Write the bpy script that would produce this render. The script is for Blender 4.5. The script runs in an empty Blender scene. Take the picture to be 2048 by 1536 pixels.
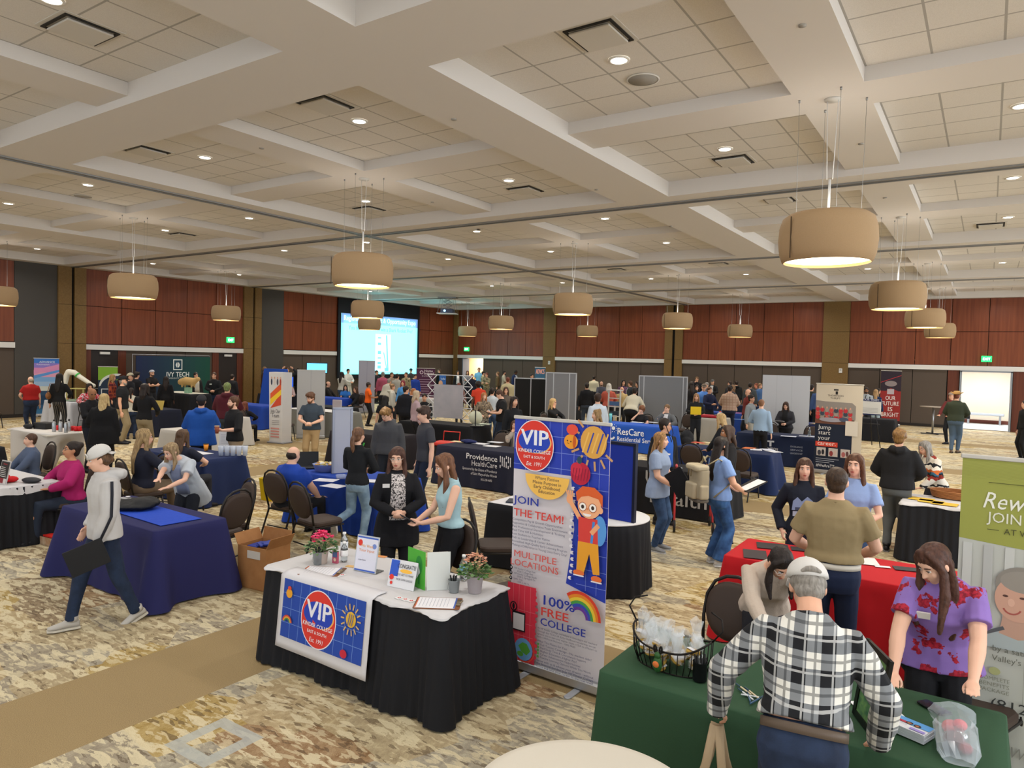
import bpy, bmesh, math, random
from math import sin, cos, pi, radians as rad
from mathutils import Vector as V, Matrix
import numpy as np
# ---------------------------------------------------------------- scene, camera, light
S = bpy.context.scene
COL = S.collection
S.view_settings.view_transform = 'Standard'
S.view_settings.look = 'None'
S.view_settings.gamma = 1
S.view_settings.use_curve_mapping = False
S.view_settings.exposure = 0.95
CAMR = Matrix(((0.8292926, -0.0401080, 0.5573734),
               (0.5582789, 0.0158003, -0.8295029),
               (0.0244630, 0.9990704, 0.0354946)))
EYE = V((0, 0, 2.45))
F = 1417.47
_c = bpy.data.cameras.new('camera')
_c.sensor_width = 36
_c.lens = F / 2048 * 36
_c.clip_start = .05
_c.clip_end = 200
cam = bpy.data.objects.new('camera', _c)
COL.objects.link(cam)
cam.matrix_world = Matrix.Translation(EYE) @ CAMR.to_4x4()
S.camera = cam
w = bpy.data.worlds.new('world')
S.world = w
w.use_nodes = True
w.node_tree.nodes['Background'].inputs[0].default_value = (.86, .93, 1, 1)
w.node_tree.nodes['Background'].inputs[1].default_value = 1.9
S.cycles.max_bounces = 7
S.cycles.diffuse_bounces = 4
S.cycles.glossy_bounces = 3
S.cycles.transmission_bounces = 4
S.cycles.transparent_max_bounces = 12
S.cycles.caustics_reflective = False
S.cycles.caustics_refractive = False
S.cycles.use_denoising = True
S.cycles.sample_clamp_indirect = 6
S.cycles.use_light_tree = True
DOWNLIGHT_W = 18.0
PENDANT_E = 9.0
SCREEN_E = .62
def ray(px, py):
 return CAMR @ V((px - 1024, -(py - 768), -F))
def at(px, py, z=0., Y=None, X=None):
 """point of the room seen at a pixel, on a plane of known height or depth"""
 d = ray(px, py)
 t = Y / d.y if Y is not None else X / d.x if X is not None else (z - EYE.z) / d.z
 return EYE + d * t
# ---------------------------------------------------------------- materials
def lin(c):
 if isinstance(c, str):
  c = [int(c[i:i + 2], 16) / 255 for i in (0, 2, 4)]
 return tuple((x / 12.92 if x <= .04045 else ((x + .055) / 1.055) ** 2.4) for x in c) + (1,)
_M = {}
def mat(col, rough=.75, metal=0., bump=0., bs=60., emit=0., alpha=1., trans=0., kind=None, col2=None, sheen=0.):
 key = (col, rough, metal, bump, bs, emit, alpha, trans, kind, col2, sheen)
 if key in _M:
  return _M[key]
 m = bpy.data.materials.new('material_' + (kind or 'plain') + '_' + str(col))
 m.use_nodes = True
 nt = m.node_tree
 N, L = nt.nodes, nt.links
 b = N['Principled BSDF']
 b.inputs['Base Color'].default_value = lin(col)
 b.inputs['Roughness'].default_value = rough
 b.inputs['Metallic'].default_value = metal
 b.inputs['Alpha'].default_value = alpha
 b.inputs['Transmission Weight'].default_value = trans
 b.inputs['Specular IOR Level'].default_value = .3
 if sheen:
  b.inputs['Sheen Weight'].default_value = sheen
 if emit:
  b.inputs['Emission Color'].default_value = lin(col)
  b.inputs['Emission Strength'].default_value = emit
 tc = N.new('ShaderNodeTexCoord')
 def noise(scale, detail=3, coord='Object', rough_=.5, vec=None):
  n = N.new('ShaderNodeTexNoise')
  n.inputs['Scale'].default_value = scale
  n.inputs['Detail'].default_value = detail
  n.inputs['Roughness'].default_value = rough_
  L.new(vec or tc.outputs[coord], n.inputs['Vector'])
  return n
 def ramp(src, stops, const=False):
  r = N.new('ShaderNodeValToRGB')
  if const:
   r.color_ramp.interpolation = 'CONSTANT'
  e = r.color_ramp.elements
  while len(e) < len(stops):
   e.new(.5)
  for q, (p, c) in zip(e, stops):
   q.position = p
   q.color = lin(c)
  L.new(src, r.inputs[0])
  return r
 def mapping(sc, coord='Object', rot=(0, 0, 0), loc=(0, 0, 0)):
  n = N.new('ShaderNodeMapping')
  n.inputs['Scale'].default_value = sc
  n.inputs['Rotation'].default_value = rot
  n.inputs['Location'].default_value = loc
  L.new(tc.outputs[coord], n.inputs['Vector'])
  return n.outputs[0]
 def mix(fac, a, b_, mode='MIX'):
  n = N.new('ShaderNodeMix')
  n.data_type = 'RGBA'
  n.blend_type = mode
  for sock, v in ((n.inputs[0], fac), (n.inputs[6], a), (n.inputs[7], b_)):
   if hasattr(v, 'is_linked') or hasattr(v, 'links'):
    L.new(v, sock)
   elif isinstance(v, (int, float)):
    sock.default_value = v
   else:
    sock.default_value = lin(v)
  return n.outputs[2]
 def mth(op, a, b_=None, c_=None):
  n = N.new('ShaderNodeMath')
  n.operation = op
  for i, v in enumerate((a, b_, c_)):
   if v is None:
    continue
   if isinstance(v, (int, float)):
    n.inputs[i].default_value = v
   else:
    L.new(v, n.inputs[i])
  return n.outputs[0]
 def sep(vec):
  n = N.new('ShaderNodeSeparateXYZ')
  L.new(vec, n.inputs[0])
  return n.outputs
 out = None
 if kind == 'wood':       # vertical veneer grain
  v = mapping((14, 14, .5))
  n = noise(1, 6, vec=v)
  v2 = mapping((.8, .8, .02))
  n2 = noise(1, 2, vec=v2)
  o = ramp(n.outputs[0], [(.3, col), (.7, col2)]).outputs[0]
  out = mix(mth('MULTIPLY', n2.outputs[0], .35), o, col)
 elif kind == 'mottle':
  n = noise(bs, 5)
  out = ramp(n.outputs[0], [(.3, col), (.7, col2)]).outputs[0]
 elif kind == 'denim':
  n = noise(7, 4)
  out = ramp(n.outputs[0], [(.38, col), (.66, col2)]).outputs[0]
 elif kind == 'hair':
  v = mapping((1, 1, .16))
  n = noise(75, 4, vec=v)
  out = ramp(n.outputs[0], [(.3, col), (.68, col2)]).outputs[0]
  b.inputs['Roughness'].default_value = .5
  bump, bs = max(bump, .9), 60
 elif kind == 'hair_ombre':
  v = mapping((1, 1, .16))
  n = noise(75, 4, vec=v)
  a_ = ramp(n.outputs[0], [(.3, col), (.68, col2)]).outputs[0]
  out = a_
  bump = .9
 elif kind == 'stripe_v':
  s = sep(tc.outputs['Object'])
  f = mth('FRACT', mth('MULTIPLY', s[0], bs))
  out = mix(mth('GREATER_THAN', f, .82), col, col2)
 elif kind == 'plaid':
  s = sep(tc.outputs['Object'])
  def bands(x, k, w_):
   return mth('LESS_THAN', mth('FRACT', mth('MULTIPLY', x, k)), w_)
  a1 = mth('ADD', bands(s[0], bs, .5), bands(s[2], bs * .92, .5))
  o = ramp(mth('MULTIPLY', a1, .5), [(0, col), (.4, '7a7d80'), (.9, col2)], True).outputs[0]
  thin = mth('MAXIMUM', bands(mth('ADD', s[0], .013), bs, .07), bands(mth('ADD', s[2], .02), bs * .92, .07))
  o = mix(mth('MULTIPLY', thin, .55), o, 'd0d0ce')
  thin2 = mth('MAXIMUM', bands(mth('SUBTRACT', s[0], .028), bs, .09), bands(mth('SUBTRACT', s[2], .027), bs * .92, .09))
  out = mix(mth('MULTIPLY', thin2, .6), o, '2a2c30')
 elif kind == 'check':
  s = sep(tc.outputs['Object'])
  a1 = mth('MAXIMUM', mth('LESS_THAN', mth('FRACT', mth('MULTIPLY', s[0], bs)), .22), mth('LESS_THAN', mth('FRACT', mth('MULTIPLY', s[2], bs)), .22))
  out = mix(mth('MULTIPLY', a1, .6), col, col2)
 elif kind == 'floral':
  v = N.new('ShaderNodeTexVoronoi')
  v.inputs['Scale'].default_value = 8.5
  v.inputs['Randomness'].default_value = .9
  n = noise(14, 3)
  w_ = N.new('ShaderNodeMixRGB')
  w_.inputs[0].default_value = .13
  L.new(tc.outputs['Object'], w_.inputs[1])
  L.new(n.outputs['Color'], w_.inputs[2])
  L.new(w_.outputs[0], v.inputs['Vector'])
  n5 = noise(38, 2)
  f = mth('LESS_THAN', mth('ADD', v.outputs['Distance'], mth('MULTIPLY', n5.outputs[0], .5)), .60)
  n3 = noise(60, 2)
  red = ramp(n3.outputs[0], [(.4, '7d1226'), (.6, 'b3243a')]).outputs[0]
  out = mix(f, col, red)
 elif kind == 'blotch':    # printed fabric of two or three tones
  v = mapping((1, 1, 2.2)) if bs < 12 else tc.outputs['Object']
  n = noise(bs, 2, vec=v)
  n.inputs['Distortion'].default_value = .6
  out = ramp(n.outputs[0], [(0, col), (.47, col2), (.56, col)], True).outputs[0]
 elif kind == 'camo':
  n = noise(bs, 2)
  out = ramp(n.outputs[0], [(0, '5a5240'), (.42, '8c8468'), (.55, 'a89c7c'), (.65, '6b6a4a')], True).outputs[0]
 elif kind == 'fleece':    # banded southwestern knit
  s = sep(tc.outputs['Object'])
  n = noise(14, 1)
  zz = mth('ADD', mth('MULTIPLY', s[2], 3.4), mth('MULTIPLY', n.outputs[0], .35))
  f = mth('FRACT', zz)
  out = ramp(f, [(0, 'dcd4c6'), (.3, '8c2e22'), (.4, '1f2226'), (.5, '2f5d78'), (.6, 'c7662f'), (.72, 'e3dccf'), (.9, '27292d')], True).outputs[0]
 elif kind == 'tiles':     # lay-in ceiling tiles, grid from UV
  s = sep(tc.outputs['UV'])
  fx, fy = mth('FRACT', s[0]), mth('FRACT', s[1])
  g = mth('MAXIMUM', mth('GREATER_THAN', mth('ABSOLUTE', mth('SUBTRACT', fx, .5)), .481), mth('GREATER_THAN', mth('ABSOLUTE', mth('SUBTRACT', fy, .5)), .481))
  n = noise(160, 2)
  base = ramp(n.outputs[0], [(.35, col), (.6, col2)]).outputs[0]
  out = mix(mth('MULTIPLY', g, .8), base, '9a968f')
 elif kind == 'carpet':
  s = sep(tc.outputs['Object'])
  # strips woven in long streaks; patches on a coarse grid choose their colours
  n_w = noise(.9, 3)
  warp = N.new('ShaderNodeMixRGB'); warp.inputs[0].default_value = .16
  L.new(tc.outputs['Object'], warp.inputs[1]); L.new(n_w.outputs['Color'], warp.inputs[2])
  def vor(sc, vec, rnd=1.0, feat='F1'):
   q = N.new('ShaderNodeTexVoronoi'); q.feature = feat
   q.distance = 'CHEBYCHEV'
   q.inputs['Scale'].default_value = sc
   q.inputs['Randomness'].default_value = rnd
   L.new(vec, q.inputs['Vector']); return q
  def mp(sc, rz, src=None):
   q = N.new('ShaderNodeMapping')
   q.inputs['Scale'].default_value = sc; q.inputs['Rotation'].default_value = (0, 0, rz)
   L.new(src or warp.outputs[0], q.inputs['Vector']); return q.outputs[0]
  patch = vor(1.5, mp((1, 1.6, 1), .2))
  pr = sep(patch.outputs['Color'])
  streak = noise(1, 9, vec=mp((16, 9, 1), .5, tc.outputs['Object']), rough_=.78)
  streak2 = noise(1, 8, vec=mp((9, 17, 1), -.4), rough_=.75)
  def pick(sc, ax, rz):
   q = vor(sc, mp((1, ax, 1), rz)); return sep(q.outputs['Color'])[0]
  lt = mth('LESS_THAN', pr[1], .5)
  def two(a_, b_):
   return mth('ADD', mth('MULTIPLY', a_, lt), mth('MULTIPLY', b_, mth('SUBTRACT', 1, lt)))
  jv = two(pick(6, 3.2, .70), pick(6, 3.2, -.72))
  jf = two(pick(15, 3.6, -.75), pick(15, 3.6, .72))
  base = ramp(pr[0], [(0, 'a99a7c'), (.18, 'b7a47e'), (.32, 'ad9142'), (.48, '9a958a'), (.58, '916b46'), (.68, 'a3a299'), (.78, 'b4a687'), (.92, '7f6b54')], True).outputs[0]
  st = ramp(streak.outputs[0], [(.36, '66563f'), (.46, '8f8068'), (.55, 'ab9d81'), (.64, 'cabfa3')]).outputs[0]
  o = mix(.45, base, st)
  o = mix(mth('MULTIPLY', mth('MULTIPLY', mth('GREATER_THAN', jf, .72), mth('GREATER_THAN', streak.outputs[0], .42)), .55), o, 'cfc3a4')
  o = mix(mth('MULTIPLY', mth('MULTIPLY', mth('LESS_THAN', jf, .13), mth('GREATER_THAN', streak2.outputs[0], .45)), .6), o, '544332')
  o = mix(mth('MULTIPLY', mth('MULTIPLY', mth('GREATER_THAN', jv, .70), mth('GREATER_THAN', streak2.outputs[0], .45)), .8), o, 'd3c8aa')
  fine = noise(190, 2)
  o = mix(.35, o, ramp(fine.outputs[0], [(.35, '6e6250'), (.65, 'd6ccb4')]).outputs[0], 'SOFT_LIGHT')
  # grey guide mark
  px_, py_ = mth('SUBTRACT', s[0], -3.95), mth('SUBTRACT', s[1], 2.62)
  gx, gy = mth('ABSOLUTE', px_), mth('ABSOLUTE', py_)
  mm = mth('MAXIMUM', gx, gy)
  ring = mth('MULTIPLY', mth('LESS_THAN', mm, .21), mth('GREATER_THAN', mm, .12))
  o = mix(mth('MULTIPLY', ring, .8), o, 'a9aca6')
  # plain tan border bands under the beams
  bx = mth('LESS_THAN', mth('ABSOLUTE', mth('SUBTRACT', mth('WRAP', mth('ADD', s[0], 5.03), 3.75, -3.75), 0)), .49)
  by = mth('LESS_THAN', mth('ABSOLUTE', mth('WRAP', mth('SUBTRACT', s[1], 5.0), 3.75, -3.75)), .49)
  tan = mix(.5, '927c58', ramp(fine.outputs[0], [(.3, '75623f'), (.7, 'b09a70')]).outputs[0])
  out = mix(mth('MAXIMUM', bx, by), o, tan)
  bump, bs = .35, 220
 if out is not None:
  L.new(out, b.inputs['Base Color'])
  if emit:
   L.new(out, b.inputs['Emission Color'])
 if bump:
  n = noise(bs, 3)
  bn = N.new('ShaderNodeBump')
  bn.inputs['Strength'].default_value = bump
  bn.inputs['Distance'].default_value = .004 if bs > 20 else .02
  L.new(n.outputs[0], bn.inputs['Height'])
  L.new(bn.outputs[0], b.inputs['Normal'])
 _M[key] = m
 return m
# ---------------------------------------------------------------- mesh building
def frame(d, up=(0, 0, 1)):
 d = V(d).normalized()
 u = V(up)
 x = u.cross(d)
 if x.length < 1e-4:
  x = V((1, 0, 0)).cross(d)
  if x.length < 1e-4:
   x = V((0, 1, 0)).cross(d)
 x.normalize()
 y = d.cross(x).normalized()
 return x, y, d
class MB:
 def __init__(self):
  self.v, self.f, self.m, self.s, self.uv = [], [], [], [], {}
 def add(self, vs, fs, mi=0, sm=True):
  o = len(self.v)
  self.v += [tuple(p) for p in vs]
  for f in fs:
   self.f.append([i + o for i in f]); self.m.append(mi); self.s.append(sm)
  return self
 def box(self, c, s, rz=0, mi=0, R=None, bev=0):
  x, y, z = s[0] / 2, s[1] / 2, s[2] / 2
  ps = [V((a * x, b * y, e * z)) for a in (-1, 1) for b in (-1, 1) for e in (-1, 1)]
  R = R or Matrix.Rotation(rz, 3, 'Z')
  c = V(c)
  return self.add([R @ p + c for p in ps], [(0, 1, 3, 2), (4, 6, 7, 5), (0, 4, 5, 1), (2, 3, 7, 6), (0, 2, 6, 4), (1, 5, 7, 3)], mi, False)
 def rbox(self, c, s, r=.01, rz=0, mi=0, n=3, R=None):
  """box with rounded vertical edges and small top bevel"""
  x, y, z = s[0] / 2, s[1] / 2, s[2] / 2
  r = min(r, x * .99, y * .99)
  R = R or Matrix.Rotation(rz, 3, 'Z')
  c = V(c)
  b = min(r, z) * .5
  loops = []
  for zz, k in ((-z, b), (-z + b, 0), (z - b, 0), (z, b)):
   lp = []
   for qx, qy, a0 in ((1, 1, 0), (-1, 1, pi / 2), (-1, -1, pi), (1, -1, 1.5 * pi)):
    for i in range(n + 1):
     a = a0 + i / n * pi / 2
     lp.append(R @ V((qx * (x - r) + (r - k) * cos(a), qy * (y - r) + (r - k) * sin(a), zz)) + c)
   loops.append(lp)
  return self.loft(loops, mi, cap=True, sm=False)
 def loft(self, loops, mi=0, cap=True, sm=True, closed=True):
  n = len(loops[0])
  vs = [p for l in loops for p in l]
  fs = []
  for k in range(len(loops) - 1):
   for i in range(n if closed else n - 1):
    j = (i + 1) % n
    fs.append((k * n + i, k * n + j, (k + 1) * n + j, (k + 1) * n + i))
  if cap:
   fs.append(tuple(range(n - 1, -1, -1)))
   fs.append(tuple((len(loops) - 1) * n + i for i in range(n)))
  return self.add(vs, fs, mi, sm)
 def tube(self, pts, r, n=8, mi=0, up=(0, 0, 1), flat=1., cap=True, sm=True, round_=False):
  """swept tube; r is a number or one per point; flat squeezes the section along 'up'"""
  pts = [V(p) for p in pts]
  rs = r if isinstance(r, (list, tuple)) else [r] * len(pts)
  if round_:
   d0, d1 = (pts[0] - pts[1]).normalized(), (pts[-1] - pts[-2]).normalized()
   a, b = rs[0], rs[-1]
   pts = [pts[0] + d0 * a * .95, pts[0] + d0 * a * .6] + pts + [pts[-1] + d1 * b * .6, pts[-1] + d1 * b * .95]
   rs = [a * .3, a * .8] + list(rs) + [b * .8, b * .3]
  loops = []
  x = None
  for i, p in enumerate(pts):
   d = (pts[min(i + 1, len(pts) - 1)] - pts[max(i - 1, 0)]).normalized()
   if x is None:
    x, y, _ = frame(d, up)
   else:
    x = x - d * x.dot(d)
    x = x.normalized() if x.length > 1e-5 else frame(d, up)[0]
    y = d.cross(x)
   loops.append([p + x * (rs[i] * cos(2 * pi * k / n)) + y * (rs[i] * flat * sin(2 * pi * k / n)) for k in range(n)])
  return self.loft(loops, mi, cap, sm)
 def ell(self, c, r, n=12, m=8, mi=0, R=None):
  c = V(c)
  R = R or Matrix.Identity(3)
  if isinstance(r, (int, float)):
   r = (r, r, r)
  loops = []
  for k in range(m + 1):
   t = -pi / 2 + pi * k / m
   cr = max(cos(t), .02)
   loops.append([c + R @ V((r[0] * cr * cos(2 * pi * i / n), r[1] * cr * sin(2 * pi * i / n), r[2] * sin(t))) for i in range(n)])
  return self.loft(loops, mi)
 def lathe(self, prof, c=(0, 0, 0), n=24, mi=0, cap=False, sm=True, sx=1, sy=1):
  c = V(c)
  return self.loft([[c + V((r * sx * cos(2 * pi * i / n), r * sy * sin(2 * pi * i / n), z)) for i in range(n)] for r, z in prof], mi, cap, sm)
 def cyl(self, c, r, h, n=20, mi=0, r2=None, sm=True):
  return self.lathe([(r, 0), (r if r2 is None else r2, h)], c, n, mi, True, sm)
 def build(self, name, mats, parent=None, loc=None, rz=None, kind=None):
  me = bpy.data.meshes.new(name)
  me.from_pydata(self.v, [], self.f)
  if not isinstance(mats, (list, tuple)):
   mats = [mats]
  for m in mats:
   me.materials.append(m)
  me.polygons.foreach_set('material_index', self.m)
  me.polygons.foreach_set('use_smooth', self.s)
  if self.uv:
   ul = me.uv_layers.new(name='uv')
   for pi_, uvs in self.uv.items():
    p = me.polygons[pi_]
    for li, u in zip(p.loop_indices, uvs):
     ul.data[li].uv = u
  me.update()
  o = bpy.data.objects.new(name, me)
  COL.objects.link(o)
  if parent:
   o.parent = parent
  if loc is not None:
   o.location = loc
  if rz is not None:
   o.rotation_euler.z = rz
  if kind:
   o['kind'] = kind
  return o
def tag(o, label, cat, group=None, kind=None):
 o['label'] = label; o['category'] = cat
 if group: o['group'] = group
 if kind: o['kind'] = kind
 return o
def thing(name, label, cat, loc=(0, 0, 0), rz=0, group=None):
 o = bpy.data.objects.new(name, None)
 o.empty_display_size = .1
 COL.objects.link(o)
 o.location = loc; o.rotation_euler.z = rz
 return tag(o, label, cat, group)
def copy_tree(o, parent=None):
 c = o.copy()
 COL.objects.link(c)
 c.parent = parent
 for ch in [q for q in bpy.data.objects if q.parent == o]:
  copy_tree(ch, c)
 return c
_T = {}
def text_polys(s, size=1., bold=0., spacing=1., shear=0.):
 """triangulated flat lettering of a string: (verts2d, faces, width)"""
 k = (s, bold, spacing, shear)
 if k not in _T:
  cu = bpy.data.curves.new('lettering', 'FONT')
  cu.body = s
  cu.size = 1
  cu.offset = bold
  cu.space_character = spacing
  cu.shear = shear
  cu.resolution_u = 2
  o = bpy.data.objects.new('lettering', cu)
  me = bpy.data.meshes.new_from_object(o)
  vs = [(v.co.x, v.co.y) for v in me.vertices]
  fs = [tuple(p.vertices) for p in me.polygons]
  bpy.data.objects.remove(o)
  bpy.data.curves.remove(cu)
  bpy.data.meshes.remove(me)
  wd = max([v[0] for v in vs], default=0)
  _T[k] = (vs, fs, wd)
 vs, fs, wd = _T[k]
 return [(a * size, b * size) for a, b in vs], fs, wd * size
class Print:
 """flat printed artwork on a panel: origin o, axes u and v, thin layers along n"""
 def __init__(self, o, u, v, n=None):
  self.o, self.u, self.v = V(o), V(u).normalized(), V(v).normalized()
  self.n = V(n) if n else self.u.cross(self.v)
  self.mb, self.mats, self.lay = MB(), [], 0
 def mi(self, col):
  m = col if not isinstance(col, str) else mat(col, .6)
  if m not in self.mats:
   self.mats.append(m)
  return self.mats.index(m)
 def poly(self, pts, col):
  self.lay += 1
  h = .0006 + .00025 * self.lay
  self.mb.add([self.o + self.u * a + self.v * b + self.n * h for a, b in pts], [tuple(range(len(pts)))], self.mi(col), False)
  return self
 def rect(self, x, y, w_, h_, col):
  return self.poly([(x, y), (x + w_, y), (x + w_, y + h_), (x, y + h_)], col)
 def ell(self, x, y, rx, ry, col, n=20, a0=0, a1=2 * pi):
  return self.poly([(x + rx * cos(a0 + (a1 - a0) * i / n), y + ry * sin(a0 + (a1 - a0) * i / n)) for i in range(n + (0 if a1 - a0 > 6.2 else 1))], col)
 def arc(self, x, y, r0, r1, a0, a1, col, n=12, ky=1.):
  p = [(x + r1 * cos(a0 + (a1 - a0) * i / n), y + ky * r1 * sin(a0 + (a1 - a0) * i / n)) for i in range(n + 1)]
  q = [(x + r0 * cos(a0 + (a1 - a0) * i / n), y + ky * r0 * sin(a0 + (a1 - a0) * i / n)) for i in range(n + 1)]
  self.lay += 1
  h = .0006 + .00025 * self.lay
  vs = [self.o + self.u * a + self.v * b + self.n * h for a, b in p + q]
  self.mb.add(vs, [(i, i + 1, n + 2 + i, n + 1 + i) for i in range(n)], self.mi(col), False)
  return self
 def line(self, x0, y0, x1, y1, w_, col):
  d = V((x1 - x0, y1 - y0)).normalized() * w_ / 2
  return self.poly([(x0 - d.y, y0 + d.x), (x0 + d.y, y0 - d.x), (x1 + d.y, y1 - d.x), (x1 - d.y, y1 + d.x)], col)
 def text(self, s, x, y, size, col, bold=0., align='l', fit=None, spacing=1., shear=0., rot=0.):
  if bold > .001:
   d_ = min(bold, .035) * size * .75
   for e_, g_ in ((-d_, 0), (d_, 0), (0, d_ * .6)) if bold > .007 else ((-d_, 0),):
    self.text(s, x + e_, y + g_, size, col, 0, align, fit, spacing, shear, rot)
   bold = 0
  vs, fs, wd = text_polys(s, size, bold, spacing, shear)
  k = 1.
  if fit:
   k = fit / wd
   wd = fit
  dx = {'l': 0, 'c': -wd / 2, 'r': -wd}[align]
  self.lay += 1
  h = .0006 + .00025 * self.lay
  c_, s_ = cos(rot), sin(rot)
  P = []
  for a, b in vs:
   a = a * k + dx
   P.append(self.o + self.u * (x + a * c_ - b * s_) + self.v * (y + a * s_ + b * c_) + self.n * h)
  self.mb.add(P, fs, self.mi(col), False)
  return self
 def build(self, name, parent):
  return self.mb.build(name, self.mats, parent)
# ---------------------------------------------------------------- the room
XL, YB, ZL, ZM, ZT = -27.9, 34.9, 5.40, 5.50, 5.66
XR, YN = 9.65, -6.2
PODX = [-1.6 - 7.5 * i for i in range(-1, 4)]
PODY = [8.8 + 7.5 * j for j in range(-2, 4)]
HO, HI = 3.25, .37
CEIL = mat('d6d0c9', .9)
TILE = mat('d2cdc5', .95, kind='tiles', col2='dcd7d0')
def build_ceiling():
 b = MB()
 def q(x0, x1, y0, y1, z, mi=0, uv=None):
  b.add([(x0, y0, z), (x0, y1, z), (x1, y1, z), (x1, y0, z)], [(0, 1, 2, 3)], mi, False)
  if uv:
   k = .61
   b.uv[len(b.f) - 1] = [((x - uv[0]) / k, (y - uv[1]) / k) for x, y in ((x0, y0), (x0, y1), (x1, y1), (x1, y0))]
 def wall(x0, y0, x1, y1, z0, z1):
  b.add([(x0, y0, z0), (x1, y1, z0), (x1, y1, z1), (x0, y0, z1)], [(0, 1, 2, 3)], 0, False)
 xs = [XL - .2]; ys = [YN]
 for cx in sorted(PODX): xs += [cx - HO, cx + HO]
 for cy in sorted(PODY): ys += [cy - HO, cy + HO]
 xs.append(XR); ys.append(YB + .2)
 for i in range(len(xs) - 1):
  for j in range(len(ys) - 1):
   if i % 2 and j % 2: continue
   q(xs[i], xs[i + 1], ys[j], ys[j + 1], ZL)
 for cx in PODX:
  for cy in PODY:
   a, c, e, d = cx - HO, cx - HI, cx + HI, cx + HO
   g, h, k, l = cy - HO, cy - HI, cy + HI, cy + HO
   q(c, e, g, l, ZM); q(a, c, h, k, ZM); q(e, d, h, k, ZM)
   # faces of the low beams
   for (x0, y0, x1, y1) in ((a, g, a, l), (d, l, d, g), (a, l, d, l), (d, g, a, g)):
    wall(x0, y0, x1, y1, ZL, ZT)
   for (x0, x1) in ((a, c), (e, d)):
    for (y0, y1) in ((g, h), (k, l)):
     q(x0, x1, y0, y1, ZT, 1, (cx - 2.06, cy - 2.18))
     xi = c if x0 == a else e
     yi = h if y0 == g else k
     wall(xi, y0, xi, y1, ZM, ZT)
     wall(x0, yi, x1, yi, ZM, ZT)
 # flat sheet closing the whole ceiling above the tiles
 b.add([(XL - .2, YN, ZT + .25), (XL - .2, YB + .2, ZT + .25), (XR, YB + .2, ZT + .25), (XR, YN, ZT + .25)], [(0, 1, 2, 3)], 0, False)
 return b.build('ceiling', [CEIL, TILE], kind='structure')
build_ceiling()
fl = MB()
fl.box(((XL + XR) / 2, (YB + YN) / 2, -.05), (XR - XL + .6, YB - YN + .4, .1))
fl.build('floor', mat('b4a586', .9, kind='carpet'), kind='structure')
# operable partition tracks hung in the beams
TR = mat('8d8b87', .45, .6)
def track(n, x0, y0, x1, y1):
 b = MB()
 L_ = math.hypot(x1 - x0, y1 - y0)
 a = math.atan2(y1 - y0, x1 - x0)
 cx, cy = (x0 + x1) / 2, (y0 + y1) / 2
 R = Matrix.Rotation(a, 3, 'Z')
 for off, z, w_, h_ in ((-.07, ZL - .012, .035, .03), (.07, ZL - .012, .035, .03), (0, ZL - .004, .10, .012)):
  p = R @ V((0, off, 0))
  b.box((cx + p.x, cy + p.y, z), (L_, w_, h_), a)
 return b.build('trim_%d' % n, TR, kind='structure')
track(1, -12.85, YN, -12.85, YB)
track(2, XL, 12.55, XR, 12.55)
track(3, XL, 20.05, XR, 20.05)
track(4, XL, 27.55, XR, 27.55)
WOOD = mat('6b3620', .42, kind='wood', col2='85482b')
WOODD = mat('55291c', .45, kind='wood', col2='6e3a26')
DARK = mat('544940', .85, bump=.15, bs=90)
DARK2 = mat('4a4743', .85, bump=.15, bs=90)
TAN = mat('70562f', .6, kind='mottle', col2='7d6238', bs=25)
WHITE = mat('d9d6d0', .7)
GAP = mat('171513', .9)
Z0, Z1, ZS = 2.43, 2.62, 4.03
def wall_seg(b, along, c, a0, a1, z0, z1, off, mi, th=.06):
 """box on the left (along Y) or back (along X) wall, front face 'off' into the room"""
 if along == 'Y':
  b.box((c + off - th / 2, (a0 + a1) / 2, (z0 + z1) / 2), (th, a1 - a0, z1 - z0), mi=mi)
 else:
  b.box(((a0 + a1) / 2, c - off + th / 2, (z0 + z1) / 2), (a1 - a0, th, z1 - z0), mi=mi)
def panels(b, along, c, a0, a1, z0, z1, pitch, mi, off=.03):
 n = max(1, round((a1 - a0) / pitch))
 w_ = (a1 - a0) / n
 for i in range(n):
  wall_seg(b, along, c, a0 + i * w_ + .012, a0 + (i + 1) * w_ - .012, z0 + .01, z1 - .01, off, mi)
MATS_W = [WOOD, DARK, GAP, TAN, DARK2, WOODD]
# back wall
b = MB()
open_ = [(-.93, .74), (-26.55, -25.6)]
def back_solid(a0, a1, z0, z1):
 wall_seg(b, 'X', YB, a0, a1, z0, z1, 0, 2, .2)
back_solid(XL - .2, XR, Z0, ZL)
back_solid(XL - .2, -26.95, 0, Z0); back_solid(-25.6, -.93, 0, Z0); back_solid(.74, XR, 0, Z0)
pil = [(-21.35, -20.35 - .0, 0), (-14.0 + .3, -12.2 - .1, 1), (-6.2, -5.1, 0)]
pil = [(-21.3, -20.5, 0), (-13.95, -13.0, 1), (-6.35, -5.25, 0)]
bays = [(XL + .35, -21.3), (-20.5, -13.95), (-13.0, -6.35), (-5.25, 9.0)]
for k, (a0, a1) in enumerate(bays):
 panels(b, 'X', YB, a0, a1, ZS, ZL, 1.3, 0)
 panels(b, 'X', YB, a0, a1, Z1, ZS, 1.3, 0)
lows = [(XL + .35, -27.0), (-25.55, -21.3), (-20.5, -13.95), (-13.0, -6.35), (-5.25, -1.45), (1.3, 9.0)]
for a0, a1 in lows:
 panels(b, 'X', YB, a0, a1, 0, Z0, 1.32, 1, .02)
wall_seg(b, 'X', YB, -1.42, -1.02, 0, Z0, .05, 5)
wall_seg(b, 'X', YB, .82, 1.28, 0, Z0, .05, 5)
b.build('wall_back', MATS_W, kind='structure')
b = MB()
n_t = 0
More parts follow.
